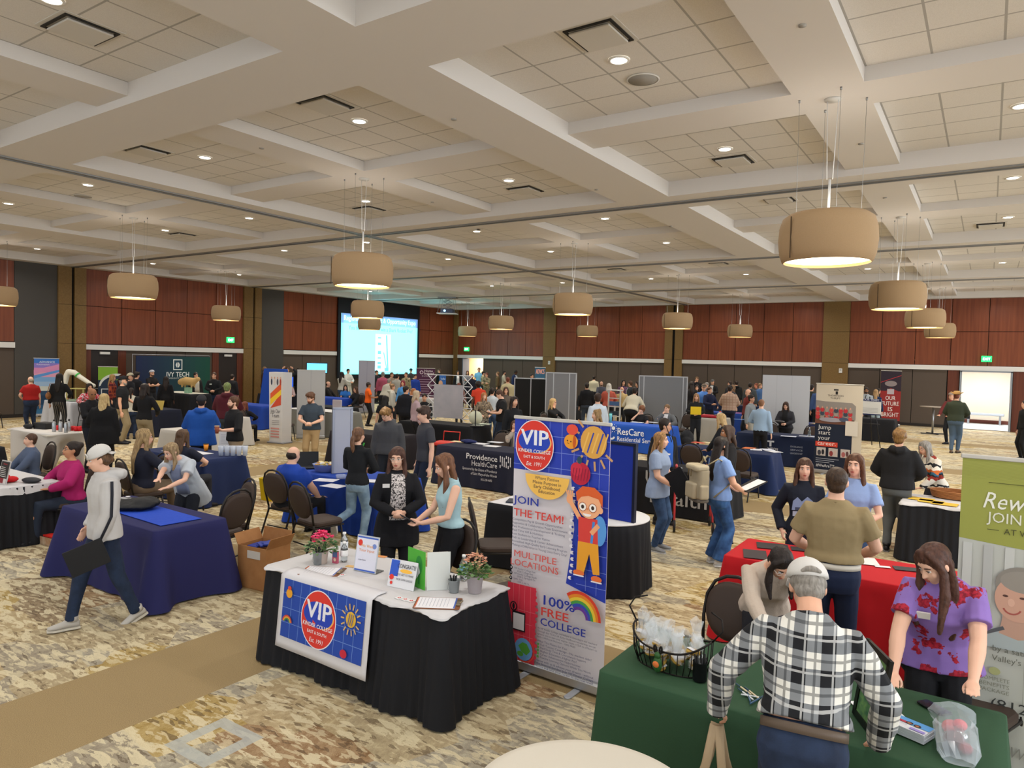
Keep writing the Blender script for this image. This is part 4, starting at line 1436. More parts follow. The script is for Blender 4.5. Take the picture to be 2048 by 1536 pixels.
# small things
GLASS = mat('dfe9ee', .08, trans=.9)
def bottle(x, y, z, lab, group='water bottles', h=.2, label_col='e8eef4'):
 t = thing('water_bottle', lab, 'bottle', (x, y, z), group=group)
 k = h / .2
 MB().lathe([(.004, .0), (.028, .002), (.032, .01), (.031, .05), (.029, .055), (.031, .06), (.031, .125), (.028, .14), (.013, .17), (.012, .18)], n=16, sx=k, sy=k, cap=True).build('bottle_body', GLASS, t).scale.z = k
 o = MB().lathe([(.0315, .06 * k), (.0325, .062 * k), (.0325, .115 * k), (.0315, .117 * k)], n=16).build('paper_band', mat(label_col, .5), t)
 MB().cyl((0, 0, .178 * k), .0145, .018 * k, 14).build('bottle_cap', mat('f2f2f0', .5), t)
 return t
def paper(x, y, z, w_, d, rz, col, lab, name='paper_sheet', cat='paper', th=.002, group=None):
 o = MB().box((0, 0, th / 2), (w_, d, th)).build(name, mat(col, .7), loc=(x, y, z), rz=rz)
 return tag(o, lab, cat, group)
def clipboard(x, y, z, rz, lab, board='7a4a2c', R=None):
 t = thing('clipboard', lab, 'clipboard', (x, y, z), rz)
 MB().rbox((0, 0, .002), (.23, .32, .004), .012).build('board', mat(board, .5), t)
 MB().box((0, -.012, .005), (.205, .275, .002)).build('form_sheet', mat('e3e2e6', .7), t)
 p = Print((-.1025, -.1495, .0062), (1, 0, 0), (0, 1, 0))
 p.rect(0, .265, .205, .01, '3f5fb0'); p.rect(0, 0, .205, .008, 'c96b4a')
 for k in range(9): p.rect(.02, .22 - k * .024, .165, .002, '8f93a0')
 p.build('form_lines', t)
 b = MB(); b.rbox((0, .145, .009), (.11, .03, .012), .005); b.tube([(-.03, .155, .016), (0, .172, .024), (.03, .155, .016)], .004, 6)
 b.build('metal_clip', mat('8a7a60', .3, .8), t)
 return t
def bucket(x, y, z, lab, pens=6, r=.045, h=.10, name='pen_bucket'):
 t = thing(name, lab, 'bucket', (x, y, z))
 MB().lathe([(.001, .002), (r * .78, .0), (r * .8, .004), (r, h), (r * 1.06, h + .003), (r * .97, h), (r * .76, .01), (.001, .008)], n=24).build('bucket_body', mat('9aa0a2', .38, .8), t)
 rng = random.Random(int(x * 100))
 MB().tube([(-r, 0, h * .86), (-r * 1.15, -.01, h * .5), (-r * .8, -r * .7, h * .25), (0, -r * 1.05, h * .2)], .0015, 5).build('handle', mat('9aa0a2', .3, .8), t)
 for k in range(pens):
  a = rng.uniform(0, 6.28); c_ = rng.uniform(.1, .5) * r
  MB().tube([(c_ * cos(a) * .5, c_ * sin(a) * .5, .012), (c_ * 1.7 * cos(a), c_ * 1.7 * sin(a), h + rng.uniform(.025, .05))], .0045, 6).build('pen', mat('17181b', .4), t)
 return t
def potted(x, y, z, lab, petal, leafc, pot, r=.055, h=.11, spread=.11, fh=.14, nf=36, nl=70, big=.016):
 t = thing('potted_plant', lab, 'potted plant', (x, y, z))
 MB().lathe([(.001, .001), (r * .75, 0), (r * .78, .004), (r * .98, h * .96), (r * 1.04, h), (r * .94, h), (r * .9, h * .93), (.001, h * .9)], n=28).build('pot', mat(pot, .5), t)
 rng = random.Random(int(x * 50 + y))
 b = MB(); st = MB()
 for k in range(nl):
  a, e_ = rng.uniform(0, 6.28), rng.uniform(.15, 1.)
  rr = spread * math.sqrt(e_)
  p = V((rr * cos(a), rr * sin(a), h + rng.uniform(.0, fh * .62) * (1.1 - e_ * .6)))
  d = V((cos(a), sin(a), rng.uniform(-.5, .6))).normalized()
  sd = V((-sin(a), cos(a), rng.uniform(-.4, .4))).normalized()
  L_ = rng.uniform(.028, .045); W_ = L_ * .42
  up_ = d.cross(sd) * .006
  b.add([p, p + d * L_ * .5 + sd * W_ + up_, p + d * L_, p + d * L_ * .5 - sd * W_ + up_, p + d * L_ * .5 - up_ * .8], [(0, 1, 4), (1, 2, 4), (2, 3, 4), (3, 0, 4)], k % 2)
  if k % 4 == 0: st.tube([(0, 0, h * .9), (p + V((0, 0, h))) * .5, p], .0018, 4)
 b.build('foliage', [mat(leafc, .6), mat('6d8a5c', .6)], t)
 st.build('stems', mat('55703f', .7), t)
 b = MB()
 for k in range(nf):
  a, e_ = rng.uniform(0, 6.28), rng.uniform(0, 1)
  rr = spread * .78 * math.sqrt(e_)
  p = V((rr * cos(a), rr * sin(a), h + fh * (1.0 - .35 * e_) + rng.uniform(-.02, .02)))
  for j in range(5):
   aa = j * 1.257 + a
   d = V((cos(aa), sin(aa), .6)).normalized(); sd = V((-sin(aa), cos(aa), 0))
   b.add([p, p + d * big * .7 + sd * big * .45, p + d * big * 1.2, p + d * big * .7 - sd * big * .45], [(0, 1, 2, 3)], j % 2 if nf < 30 else k % 2)
 b.build('blossoms', [mat(petal, .6), mat({'e8336a': 'f0578a', 'd99878': 'e8b49a'}.get(petal, petal), .6)], t)
 return t
def box_open(x, y, w_, d, h, rz, lab, col='a9794c', name='cardboard_box', flaps=True):
 t = thing(name, lab, 'box', (x, y, 0), rz)
 m = mat(col, .85, kind='mottle', col2='9c6c42', bs=9)
 b = MB(); tk = .006
 b.box((0, 0, tk / 2 + .001), (w_, d, tk))
 for s in (-1, 1):
  b.box((0, s * (d / 2 - tk / 2), h / 2), (w_, tk, h)); b.box((s * (w_ / 2 - tk / 2), 0, h / 2), (tk, d - tk * 2, h))
 b.build('box_walls', m, t)
 if flaps:
  for s in (-1, 1):
   MB().box((s * (w_ / 2 + .03), 0, h + .05), (.005, d, .13), R=Matrix.Rotation(s * rad(28), 3, 'Y')).build('flap', m, t)
  MB().box((0, d / 2 + .01, h + .06), (w_, .005, .13), R=Matrix.Rotation(rad(-12), 3, 'X')).build('flap', m, t)
 return t
# ---------------------------------------------------------------- foreground booth with the black skirt
NAVYC = mat('1a2347', .85, bump=.1, bs=160)
BLUEC = mat('1f47a6', .85, bump=.1, bs=160)
def vip_mark(p, cx, cy, r, k=1.):
 """round badge print: white ring, red disc, swoosh, letters"""
 p.ell(cx, cy, r, r * 1.12, 'e9e4ea', 40).ell(cx, cy, r * .96, r * 1.08, 'd8392f', 40)
 p.ell(cx + .02 * r, cy + .16 * r, r * .86, r * .50, 'f0b45c', 30).ell(cx - .02 * r, cy + .18 * r, r * .83, r * .50, '2743b4', 30)
 p.text('VIP', cx, cy + r * .02, r * .95, 'e9e9f0', .035, 'c', fit=r * 1.42)
 p.text('KINDER COLLEGE', cx, cy - r * .32, r * .22, 'f2ecec', .02, 'c', fit=r * 1.7)
 p.text('EAST & SOUTH', cx, cy - r * .56, r * .17, 'f2ecec', .015, 'c', fit=r * 1.1)
 p.text('Est. 1991', cx, cy - r * .88, r * .25, 'f2ecec', 0, 'c', fit=r * .8, shear=.2)
skirted(-4.76, 3.60, 1.83, .76, 'white cloth with signs and flower pots on the front black-skirted table', 'black pleated skirt round the front table with the hanging blue sign', 'folding table under the white cloth in the foreground')
# cloth sign hanging over the front edge
t = thing('hanging_banner', 'white and blue cloth sign with round red badge hanging off the front table', 'banner', (0, 0, 0))
x0, x1 = -4.50, -3.52
b = MB()
rows = []
NU = 24
def runner_pt(u, v, off=0.):
 """u 0..1 across, v in metres from the back of the table top"""
 x = x0 + .06 * (v > .2) * 0 + (x1 - x0) * u
 if v < .10: return V((x, 3.66 - v + .04, .757 + off))
 vv = v - .10
 w2 = max(0, vv - .47)
 y = 3.585 - .035 - .10 * vv - .25 * sin(u * 9 + 1) * w2 * w2 - .05 * vv * (u - .5)
 return V((x + (u - .5) * .05 * vv, y - off, .745 - vv))
vs = [0, .05, .095, .11, .16, .25, .35, .45, .55, .62, .66]
b.loft([[runner_pt(i / NU, v) for i in range(NU + 1)] + [runner_pt(i / NU, v, -.003) for i in range(NU, -1, -1)] for v in vs], cap=True)
b.build('cloth_sheet', mat('cfcdd0', .8, bump=.1, bs=60), t)
RW, RH, RV = x1 - x0, .44, .13
class RunPrint(Print):
 def __init__(self): super().__init__((0, 0, 0), (1, 0, 0), (0, 0, 1))
 def build(self, name, parent):
  vv = []
  for x, y, z in self.mb.v:
   h = -y
   q_ = runner_pt(x / RW, RV + (RH - z), h * 1.3 + .003)
   vv.append(tuple(q_))
  self.mb.v = vv
  return super().build(name , parent)
p = RunPrint()
for i in range(14):   # strips so the sheet follows the folds
 p.lay = 0
 for j in range(8):
  p.lay = 0; p.rect(.05 + i * (RW - .1) / 14, j * RH / 8, (RW - .1) / 14, RH / 8, '2448a4')
for i in range(1, 9):
 for j in range(8): p.lay = 1; p.rect(.05 + i * (RW - .1) / 9, j * RH / 8, .004, RH / 8, '6f8fd0')
for j in range(1, 4):
 for i in range(14): p.lay = 1; p.rect(.05 + i * (RW - .1) / 14, j * RH / 4, (RW - .1) / 14, .004, '6f8fd0')
vip_mark(p, .46, .21, .19)
p.ell(.80, .29, .05, .055, 'e0b23e')
for k in range(14): p.line(.80 + .065 * cos(k * .449), .29 + .07 * sin(k * .449), .80 + .10 * cos(k * .449), .29 + .11 * sin(k * .449), .010, 'd9b370')
for k in range(3): p.line(.775 + k * .02, .25, .79 + k * .02, .33, .006, '4a5a9a')
p.ell(.13, .34, .035, .035, 'e2a02c'); p.ell(.13, .38, .02, .015, 'd8482f')
for k, c_ in enumerate(('c8453a', 'e0a23a', '4a8a4a')): p.arc(.13, .12, .045 - k * .011, .056 - k * .011, .1, 3.0, c_)
p.ell(.76, .045, .035, .03, 'c2283c')
p.build('printed_artwork', t)
# things on the front table
ZT_ = .748
P_ = lambda px, py: at(px, py, ZT_)
q = P_(638, 1128); potted(q.x, q.y + .03, ZT_, 'pink cyclamen in a pale pot at the left end of the white table', 'e8336a', '3f6a3a', 'b5a59a', .052, .10, .115, .15, 44, 90, .02)
q = P_(946, 1186); potted(q.x, q.y + .02, ZT_, 'peach flowering plant in a grey pot at the right end of the white table', 'd99878', '4d7a38', 'a39a9c', .062, .125, .11, .15, 70, 110, .012)
q = P_(639, 1127); bucket(q.x, q.y - .015, ZT_, 'small metal bucket of black pens beside the pink cyclamen', 9)
q = P_(908, 1184); bucket(q.x, q.y, ZT_, 'small metal bucket of black pens beside the peach plant', 7, .043, .09)
q = P_(681, 1112); bottle(q.x, q.y + .04, ZT_, 'clear water bottle behind the metal pen bucket and clipboard')
q = P_(683, 1122); bottle(q.x + .03, q.y, ZT_, 'shorter clear water bottle in front of the taller one on the front table', h=.17, label_col='f0f0f0')
q = P_(922, 1162); bottle(q.x, q.y + .03, ZT_, 'clear water bottle with blue band half behind the peach plant', label_col='7fb0d0')
q = P_(645, 1143); clipboard(q.x, q.y, ZT_, rad(-62), 'clipboard with a blue-edged form beside the left metal pen bucket')
q = P_(876, 1207); clipboard(q.x, q.y, ZT_, rad(-58), 'clipboard with a blue-edged form near the right front corner of the table')
q = P_(671, 1126)
t = thing('snack_pouch', 'small upright pink pouch between clipboard and water bottles', 'pouch', (q.x, q.y, ZT_), .2)
MB().box((0, 0, .05), (.05, .02, .10)).build('pouch_body', mat('b8566c', .5), t)
p = Print((-.025, -.0105, 0), (1, 0, 0), (0, 0, 1)); p.rect(.004, .05, .042, .045, '52628c').ell(.025, .03, .012, .014, 'e0c0a8'); p.build('printed_front', t)
# clear stand with a notice
q = P_(733, 1143)
t = thing('sign_holder', 'clear acrylic holder with a printed notice in the middle of the front table', 'sign', (q.x, q.y, ZT_), .12)
R_ = Matrix.Rotation(rad(-10), 3, 'X')
MB().box((0, .03, .003), (.22, .10, .005)).build('stand_base', mat('e8eef0', .1, trans=.85), t)
MB().box((0, 0, .14), (.215, .007, .28), R=R_).build('sign_pane', mat('dfe5ee', .15, trans=.3), t)
o_ = R_ @ V((-.1, -.004, -.135)) + V((0, 0, .14))
p = Print(o_, (1, 0, 0), R_ @ V((0, 0, 1)))
p.rect(0, 0, .2, .265, 'd9d9e6').rect(0, 0, .2, .012, '3f5fb8').rect(0, .253, .2, .012, '3f5fb8')
p.ell(.03, .215, .022, .025, 'd8392f').ell(.17, .20, .02, .02, '7088c8').text('We Want', .1, .185, .032, 'e2a04a', 0, 'c', fit=.12).text('Your Input', .1, .15, .032, 'e2904a', 0, 'c', fit=.15).text('scan here', .03, .08, .02, '555a70', 0, fit=.07)
p.build('printed_notice', t)
# bucket of sweets
q = P_(795, 1160)
t = thing('sweets_bucket', 'metal bucket filled with brown wrapped sweets behind the tent card', 'bucket', (q.x - .02, q.y + .06, ZT_))
MB().lathe([(.001, .002), (.05, 0), (.052, .005), (.068, .10), (.071, .103), (.065, .10), (.05, .01), (.001, .008)], n=28).build('bucket_body', mat('9aa0a2', .38, .8), t)
rng = random.Random(4)
for k in range(16):
 a, r_ = rng.uniform(0, 6.28), .048 * math.sqrt(rng.random())
 MB().ell((r_ * cos(a), r_ * sin(a), .098 + rng.uniform(-.004, .016)), (.017, .011, .009), 8, 6, R=Matrix.Rotation(rng.uniform(0, 3), 3, 'Z')).build('wrapped_sweet', mat(('7a3a26', '9c5a3a', 'c48a6a')[k % 3], .35), t)
# tent card
q = P_(800, 1177)
t = thing('tent_card', 'white tent card with CONGRATS lettering on the front table', 'sign', (q.x, q.y, ZT_), .1)
R_ = Matrix.Rotation(rad(-16), 3, 'X'); R2 = Matrix.Rotation(rad(16), 3, 'X')
MB().box(R_ @ V((0, 0, .10)), (.24, .003, .20), R=R_).build('front_leaf', mat('d9d9dc', .7), t)
MB().box(R2 @ V((0, 0, .10)) + V((0, .11, 0)), (.24, .003, .20), R=R2).build('back_leaf', mat('d9d9dc', .7), t)
p = Print(R_ @ V((-.12, -.002, 0)), (1, 0, 0), R_ @ V((0, 0, 1)))
p.rect(.005, .08, .075, .115, '3158c0').text('CONGRATS!', .065, .145, .042, '2a2c34', .008, fit=.165).ell(.15, .125, .055, .014, 'f0b848').text('YOU GET TO MAKE', .07, .09, .022, '50525e', .003, fit=.15).text('YOUR OWN CHOICE', .07, .055, .022, '50525e', .003, fit=.15).ell(.03, .07, .02, .02, 'd8392f').ell(.035, .03, .012, .012, 'd8392f')
p.build('printed_words', t)
# green book standing open
q = P_(856, 1180)
t = thing('picture_book', 'bright green hardback picture book standing half open on the front table', 'book', (q.x, q.y, ZT_), .0)
Ra, Rb = Matrix.Rotation(rad(18), 3, 'Z'), Matrix.Rotation(rad(62), 3, 'Z')
MB().box(V((-.115, 0, .14)), (.21, .005, .28), R=Matrix.Rotation(rad(-12), 3, 'Z')).build('front_cover', mat('4fae3a', .4), t)
MB().box(V((.045, .05, .14)), (.15, .02, .27), R=Matrix.Rotation(rad(48), 3, 'Z')).build('pages', mat('dedcd8', .8), t)
MB().box(V((.06, .045, .14)), (.17, .004, .28), R=Matrix.Rotation(rad(48), 3, 'Z')).build('back_cover', mat('d5d8d4', .5), t)
Rc = Matrix.Rotation(rad(-12), 3, 'Z')
p = Print(V((-.115, 0, .14)) + Rc @ V((-.105, -.0028, -.14)), Rc @ V((1, 0, 0)), (0, 0, 1), n=Rc @ V((0, -1, 0)))
p.ell(.14, .17, .04, .07, '2f8a3a').rect(.13, .03, .02, .1, '2f8a3a').ell(.03, .07, .008, .02, 'c8442f')
p.build('printed_cover', t)
q = P_(884, 1168)
o = MB().cyl((0, 0, 0), .032, .09, 22).build('white_cup', mat('c9ccc8', .5), loc=(q.x, q.y + .02, ZT_)); tag(o, 'white cylindrical cup behind the green book', 'cup')
for k, (px, py) in enumerate(((660, 1155), (672, 1153), (684, 1150), (798, 1196), (810, 1199), (822, 1202))):
 q = P_(px, py)
 t = thing('badge_sticker_card', 'small white card with round red badge, ' + ('left' if k < 3 else 'right') + ' row of three, ' + ('first', 'middle', 'last')[k % 3] + ' from the left', 'card', (q.x, q.y, ZT_), -.15, 'badge cards on the front table')
 MB().box((0, 0, .001), (.05, .05, .002)).build('card', mat('dadada', .7), t)
 p = Print((-.025, -.025, .002), (1, 0, 0), (0, 1, 0)); p.ell(.025, .028, .013, .013, 'c8453a').ell(.025, .028, .006, .005, 'e8d8e0'); p.build('printed_badge', t)
for px, py, c_, l in ((762, 1113, 'd8925a', 'small orange leaflet behind the clear sign holder'), (704, 1133, 'd9b070', 'small yellow strip of paper left of the clear sign holder')):
 q = P_(px, py); paper(q.x, q.y, ZT_, .10, .05, .3, c_, l, 'leaflet', 'leaflet')
# tall roll-up banner beside the table
t, p = rollup('tall roll-up banner with blue, white and red print and cartoon child', -2.665, 4.64, .85, 1.985, -.04, 'd2ccd2')
Wb, Hb = p.W, p.H
p.rect(0, Hb - .40, Wb, .40, '2a3fae')
p.poly([(.53, Hb - .4), (Wb, Hb - .4), (Wb, .60), (.51, .68), (.57, 1.1)], '2a3fae')
for k in range(1, 8):
 if k < 4: p.rect(0, Hb - .12 * k, Wb, .004, '7d8fdc')
 p.rect(.11 * k, Hb - .4, .004, .4, '7d8fdc')
for k in range(4, 11): p.rect(.60, Hb - .12 * k, Wb - .60, .004, '7d8fdc')
p.rect(.68, .66, .004, .84, '7d8fdc'); p.rect(.77, .64, .004, .86, '7d8fdc')
for k in range(15):
 p.ell(.555 + .012 * sin(k * .7), Hb - .49 - .048 * k, .018, .014, 'e8e2e8').ell(.57 + .012 * sin(k * .7), Hb - .49 - .048 * k, .010, .009, '26348f')
# sun, bee and apple drawings
p.ell(.72, Hb - .13, .11, .12, 'd8a04a')
for k in range(5): p.line(.63 + k * .04, Hb - .21, .68 + k * .04, Hb - .06, .012, '3a49a0' if k % 2 else 'e8b860')
for k in range(9):
 a = 2.3 + k * .42
 p.line(.72 + .13 * cos(a), Hb - .13 + .14 * sin(a), .72 + .20 * cos(a), Hb - .13 + .21 * sin(a), .016, 'c89a68')
p.ell(.53, Hb - .14, .06, .055, 'e79a2e').ell(.56, Hb - .14, .014, .05, 'c2581f').ell(.50, Hb - .135, .006, .006, '4a2a18').ell(.53, Hb - .14, .006, .006, '4a2a18').ell(.54, Hb - .05, .05, .04, 'e0503c').line(.5, Hb - .15, .515, Hb - .158, .004, '4a2a18')
p.ell(.62, Hb - .37, .085, .085, 'b8203c').ell(.585, Hb - .34, .05, .05, 'c82c44').ell(.61, Hb - .27, .022, .028, '2a4a5a')
for k in range(6): p.line(.55 + k * .025, Hb - .42, .565 + k * .025, Hb - .33, .006, '8c1a38')
vip_mark(p, .205, Hb - .20, .178)
p.ell(.33, Hb - .42, .20, .18, 'f0bd5a', 30, pi, 2 * pi)
for k, s_ in enumerate(('Where Passion', 'Meets Purpose in', 'Early Childhood', 'Education')):
 p.text(s_, .33, Hb - .455 - .034 * k, .036, '5a4a42', .002, 'c', fit=(.22, .26, .24, .15)[k])
p.text('JOIN', .03, Hb - .665, .085, '2a3aa0', .025, fit=.23).text('THE TEAM!', .03, Hb - .765, .085, 'd8433c', .025, fit=.46)
for k, s_ in enumerate(('Competitive Pay & Growth Opportunities', 'Supportive & Collaborative Team Environment', 'Paid Professional Development & Training', 'Paid Time Off & Holidays', 'Low Student-to-Teacher Ratios', 'Path to Leadership & Career Advancement', 'Accredited, High-Quality Early Learning Program', 'Making a Difference in Young Lives Every Day!')):
 p.text(s_, .02, Hb - .80 - .029 * k, .025, '5a5a72', .001, fit=min(.51, .0122 * len(s_)))
p.text('MULTIPLE', .04, Hb - 1.085, .072, 'd8605a', .02, fit=.40).text('LOCATIONS', .01, Hb - 1.155, .072, 'd8605a', .02, fit=.45)
for k, (s_, ind) in enumerate((('VIP Kinder College East', 0), ('3200 College Ave', 1), ('VIP Kinder College South', 0), ('2058 E. Springhill Dr.', 1), ('Little Step', 0), ('1320 S. 6th St.', 1))):
 p.text(s_, .05 + ind * .03, Hb - 1.185 - .0205 * k, .021, '5a5a72', .001)
 if not ind: p.ell(.022, Hb - 1.180 - .0205 * k, .014, .016, '1b1a20').ell(.022, Hb - 1.178 - .0205 * k, .005, .007, 'e8e2e8')
# cartoon child, generic
cx, cy = .705, Hb - .705
p.ell(cx - .16, cy + .14, .028, .035, 'f0a878')
for k in range(4): p.line(cx - .175 + k * .013, cy + .16, cx - .19 + k * .018, cy + .205, .011, 'f0a878')
p.line(cx - .15, cy + .12, cx - .07, cy + .01, .036, 'f0a878')
p.ell(cx + .10, cy - .06, .055, .11, '5a9adc')
p.poly([(cx - .08, cy + .02), (cx + .08, cy + .02), (cx + .09, cy - .17), (cx - .075, cy - .17)], 'd8433c')
p.line(cx + .05, cy, cx + .035, cy - .16, .02, '4a8ad0').line(cx + .09, cy - .02, cx + .03, cy - .09, .035, 'f0a878')
p.poly([(cx - .078, cy - .16), (cx + .092, cy - .16), (cx + .11, cy - .38), (cx + .055, cy - .385), (cx + .02, cy - .24), (cx - .02, cy - .385), (cx - .085, cy - .38)], 'e9a02e')
p.ell(cx - .065, cy - .395, .048, .022, 'e9743a').ell(cx + .085, cy - .415, .045, .024, 'e9743a').rect(cx - .11, cy - .42, .09, .010, 'ece8ec').rect(cx + .04, cy - .442, .09, .010, 'ece8ec')
p.ell(cx + .01, cy + .115, .098, .098, 'f2b084').ell(cx + .105, cy + .09, .020, .024, 'f2b084')
p.poly([(cx - .095, cy + .13), (cx - .105, cy + .20), (cx - .05, cy + .25), (cx + .05, cy + .25), (cx + .12, cy + .20), (cx + .12, cy + .11), (cx + .085, cy + .17), (cx, cy + .185), (cx - .06, cy + .17)], 'd9602c')
for ex in (-.045, .04):
 p.ell(cx + ex, cy + .10, .034, .034, 'b0603a').ell(cx + ex, cy + .10, .029, .029, 'f6efe8').ell(cx + ex, cy + .10, .013, .015, '3a2a24')
p.ell(cx - .005, cy + .052, .036, .02, 'f8f2f0', 14, pi, 2 * pi).ell(cx - .005, cy + .088, .01, .008, 'e08a5c')
# lower red block
p.rect(0, 0, .27, .60, 'd8354a')
for k in range(1, 5): p.rect(.055 * k, 0, .003, .60, 'e87a86').rect(0, .10 * k, .27, .003, 'e87a86')
for k in range(12): p.ell(.27 + .01 * sin(k), .06 + .047 * k, .018, .014, 'd8354a')
p.ell(.065, .42, .034, .038, '1d1a20').ell(.065, .42, .024, .028, 'd8354a').ell(.065, .42, .012, .026, '1d1a20')
p.rect(.055, .235, .125, .15, '1d1a20').rect(.065, .245, .105, .125, 'e4dfe2')
p.ell(.17, .10, .085, .088, '6aa0d4').poly([(.12, .12), (.16, .155), (.20, .15), (.235, .10), (.20, .06), (.15, .08)], '58a03c').ell(.14, .06, .03, .02, '58a03c').arc(.175, .10, .09, .10, -2, 1, 'e0503c')
p.text('100%', .32, .495, .105, '2a3aa0', .03, fit=.30).text('FREE', .32, .41, .09, 'd8433c', .03, fit=.25).text('COLLEGE', .32, .335, .08, '2a3aa0', .025, fit=.40)
for k, c_ in enumerate(('d8402c', 'e8882c', 'e8c83c', '4a9a4a', '3a4ab0', '6a3a9a')): p.arc(.66, .46, .165 - k * .021, .186 - k * .021, .05, 2.2, c_, ky=1.1)
for k, s_ in enumerate(('At VIP Kinder College, we believe in investing in our teachers!', 'Through the T.E.A.C.H. Early Childhood Scholarship, we can', "sponsor you to earn your degree - from a CDA to a Master's in", 'Early Childhood Education - 100% FREE!')): p.text(s_, .30, .30 - .022 * k, .020, '4a4a62', .001, fit=(.52, .51, .52, .34)[k])
p.text('What This Means for You:', .30, .20, .024, '4a4a72', .002, fit=.27)
for k, s_ in enumerate(('Full Tuition Coverage - No student debt!', 'Paid Study Time & Coursework Support', 'Higher Education, Higher Pay!', 'Career Advancement Opportunities', 'Flexible Learning Options While You Work')):
 p.text(s_, .33, .175 - .024 * k, .023, '4a4a72', .001, fit=min(.45, .0112 * len(s_))).rect(.302, .174 - .024 * k, .018, .018, '5aa050')
for k, s_ in enumerate(('Grow with us & achieve your dreams - without', 'the financial burden! Join VIP Kinder College', 'today and take your career to the next level!')): p.text(s_, .30, .05 - .022 * k, .024, '4a4a72', .001, fit=.50)
p.build('printed_artwork', t)
# ---------------------------------------------------------------- round table with the blue board
o = cloth_mesh(.94, .94, .74, .735, .035, 1.8, 0, .010, 5, top=True, flare=.04, round_=True).build('table_skirt', BLACKCLOTH, loc=(-3.42, 7.0, 0)); tag(o, 'black pleated skirt round the small table right of the tall banner', 'table skirt')
MB_t = MB().cyl((0, 0, .748), .475, .012, 48)
o = MB_t.build('tabletop_cover', mat('cfcdcd', .7), loc=(-3.42, 7.0, 0)); tag(o, 'round white cover on the small black-skirted table', 'tablecloth')
t, p = panel('royal blue display board standing on the small round table', (-3.85, 6.95), (-3.03, 6.86), .762, 1.58, '17309a', 'display_board', 'display board', .03, '1c1f36')
# ---------------------------------------------------------------- left navy table
draped(-8.26, 3.62, 1.83, .76, mat('232454', .85, bump=.1, bs=160), 'navy cloth on the front left table, hem spreading on the carpet', 'folding table under the navy cloth at front left', corner=.16, fold=.022, seed=3, flare=.03)
q = at(880 * 0 + 300, 1037, .76)
t = tag(MB().box((0, 0, .002), (1.15, .42, .004)).build('table_runner', mat('1d46b8', .8, bump=.2, bs=20), loc=(-7.15, 4.0, .752), rz=-.04), 'bright blue cloth lying across the front left navy table', 'table runner')
p = fprint(-7.9, 1, 3.592, .2); 
# black bag on the table
hb = MB()
hb.ell((0, 0, 0), (.30, .20, .055), 20, 10)
hb.ell((.14, .04, .02), (.17, .15, .06), 14, 8)
t = thing('drawstring_bag', 'black drawstring bag with white print lying on the navy table', 'bag', (-7.55, 3.98, .80), .35)
blobmesh(hb.build('bag_body', mat('17181a', .6, bump=.3, bs=20), t), .012, 3, .03)
p = Print((-.17, -.05, .058), (1, 0, 0), (0, 1, .1), n=(0, 0, 1)); p.ell(.10, .10, .03, .02, 'dcdcdc', 6).rect(.04, .045, .14, .018, 'bdbdbd').rect(.05, .015, .12, .016, 'bdbdbd'); p.build('printed_mark', t)
box_open(-6.27, 4.72, .40, .34, .44, .12, 'open cardboard box with folded flaps standing at the navy table')
t = thing('blue_packets', 'blue folded packets heaped in the open cardboard box', 'packets', (-6.27, 4.72, .38), .2)
for k in range(5): MB().rbox((-.1 + .05 * k, .04 * (k % 2), .03 + .01 * k), (.12, .16, .02), .01, rz=k * .5).build('packet', mat('2b3f96', .5), t)
MB().box((-6.22, 4.535, .36), (.18, .004, .08), .12).build('packing_label', mat('c9c4bd', .6), bpy.data.objects['cardboard_box']).matrix_parent_inverse = Matrix.Identity(4)
bpy.data.objects['packing_label'].location = -Matrix.Rotation(-.12, 3, 'Z') @ V((-6.27, 4.72, 0)) if False else (0, 0, 0)
_pl = bpy.data.objects['packing_label']; _pl.data = MB().box((.03, -.1725, .36), (.18, .004, .08)).build('packing_label_mesh', mat('c9c4bd', .6)).data
bpy.data.objects.remove(bpy.data.objects['packing_label_mesh'])
# far-left table with black skirt
skirted(-11.75, 3.52, 1.95, .76, 'white cloth over the black-skirted table at the left edge', 'black pleated skirt of the table at the left edge', 'folding table at the left edge of the photo', seed=8, over=.10)
t = thing('table_sign', 'small black framed sign with white lines on the left edge table', 'sign', (-10.05, 3.72, .752), .05)
R_ = Matrix.Rotation(rad(-12), 3, 'X')
MB().box(R_ @ V((0, 0, .145)), (.22, .01, .29), R=R_).build('frame', mat('b9b5b2', .5), t)
p = Print(R_ @ V((-.1, -.006, .012)), (1, 0, 0), R_ @ V((0, 0, 1)))
p.rect(0, 0, .2, .265, '26211f').rect(0, 0, .13, .06, '7a1c22').rect(.13, 0, .07, .06, 'c8c0bc').text('Welcome', .1, .225, .03, 'b8323a', .004, 'c', fit=.1)
for k in range(6): p.rect(.02, .19 - k * .022, .10 + .012 * k, .006, 'd8d2cd')
p.build('printed_words', t)
t = thing('red_bandanas', 'heap of bright red cloths on the left edge table', 'cloths', (-10.5, 3.78, .75))
rng = random.Random(6)
for k in range(9):
 bb = MB(); bb.ell((-.28 + .08 * k, .05 * (k % 3) - .03, .035), (.08, .09, .04), 12, 8)
 blobmesh(bb.build('folded_cloth', mat('c81a20', .8), t), .012, 1, .03)
t = thing('dark_pouch', 'dark grey zipped pouch on the white cloth at the left edge table', 'pouch', (-9.93, 4.0, .78), .3)
bb = MB(); bb.ell((0, 0, 0), (.14, .08, .035), 16, 8); blobmesh(bb.build('pouch_body', mat('2a2b30', .6), t), .01, 2, .015)
box_open(-9.62, 4.14, .30, .24, .10, .1, 'low white cardboard tray box on the floor by the left black skirt', 'bfae98', 'tray_box', False)
o = MB().box((0, 0, 0), (.24, .18, .02)).build('red_folder', mat('cf2a22', .6), loc=(-9.62, 4.14, .105), rz=.1); tag(o, 'red folder on top of the low white tray box', 'folder')
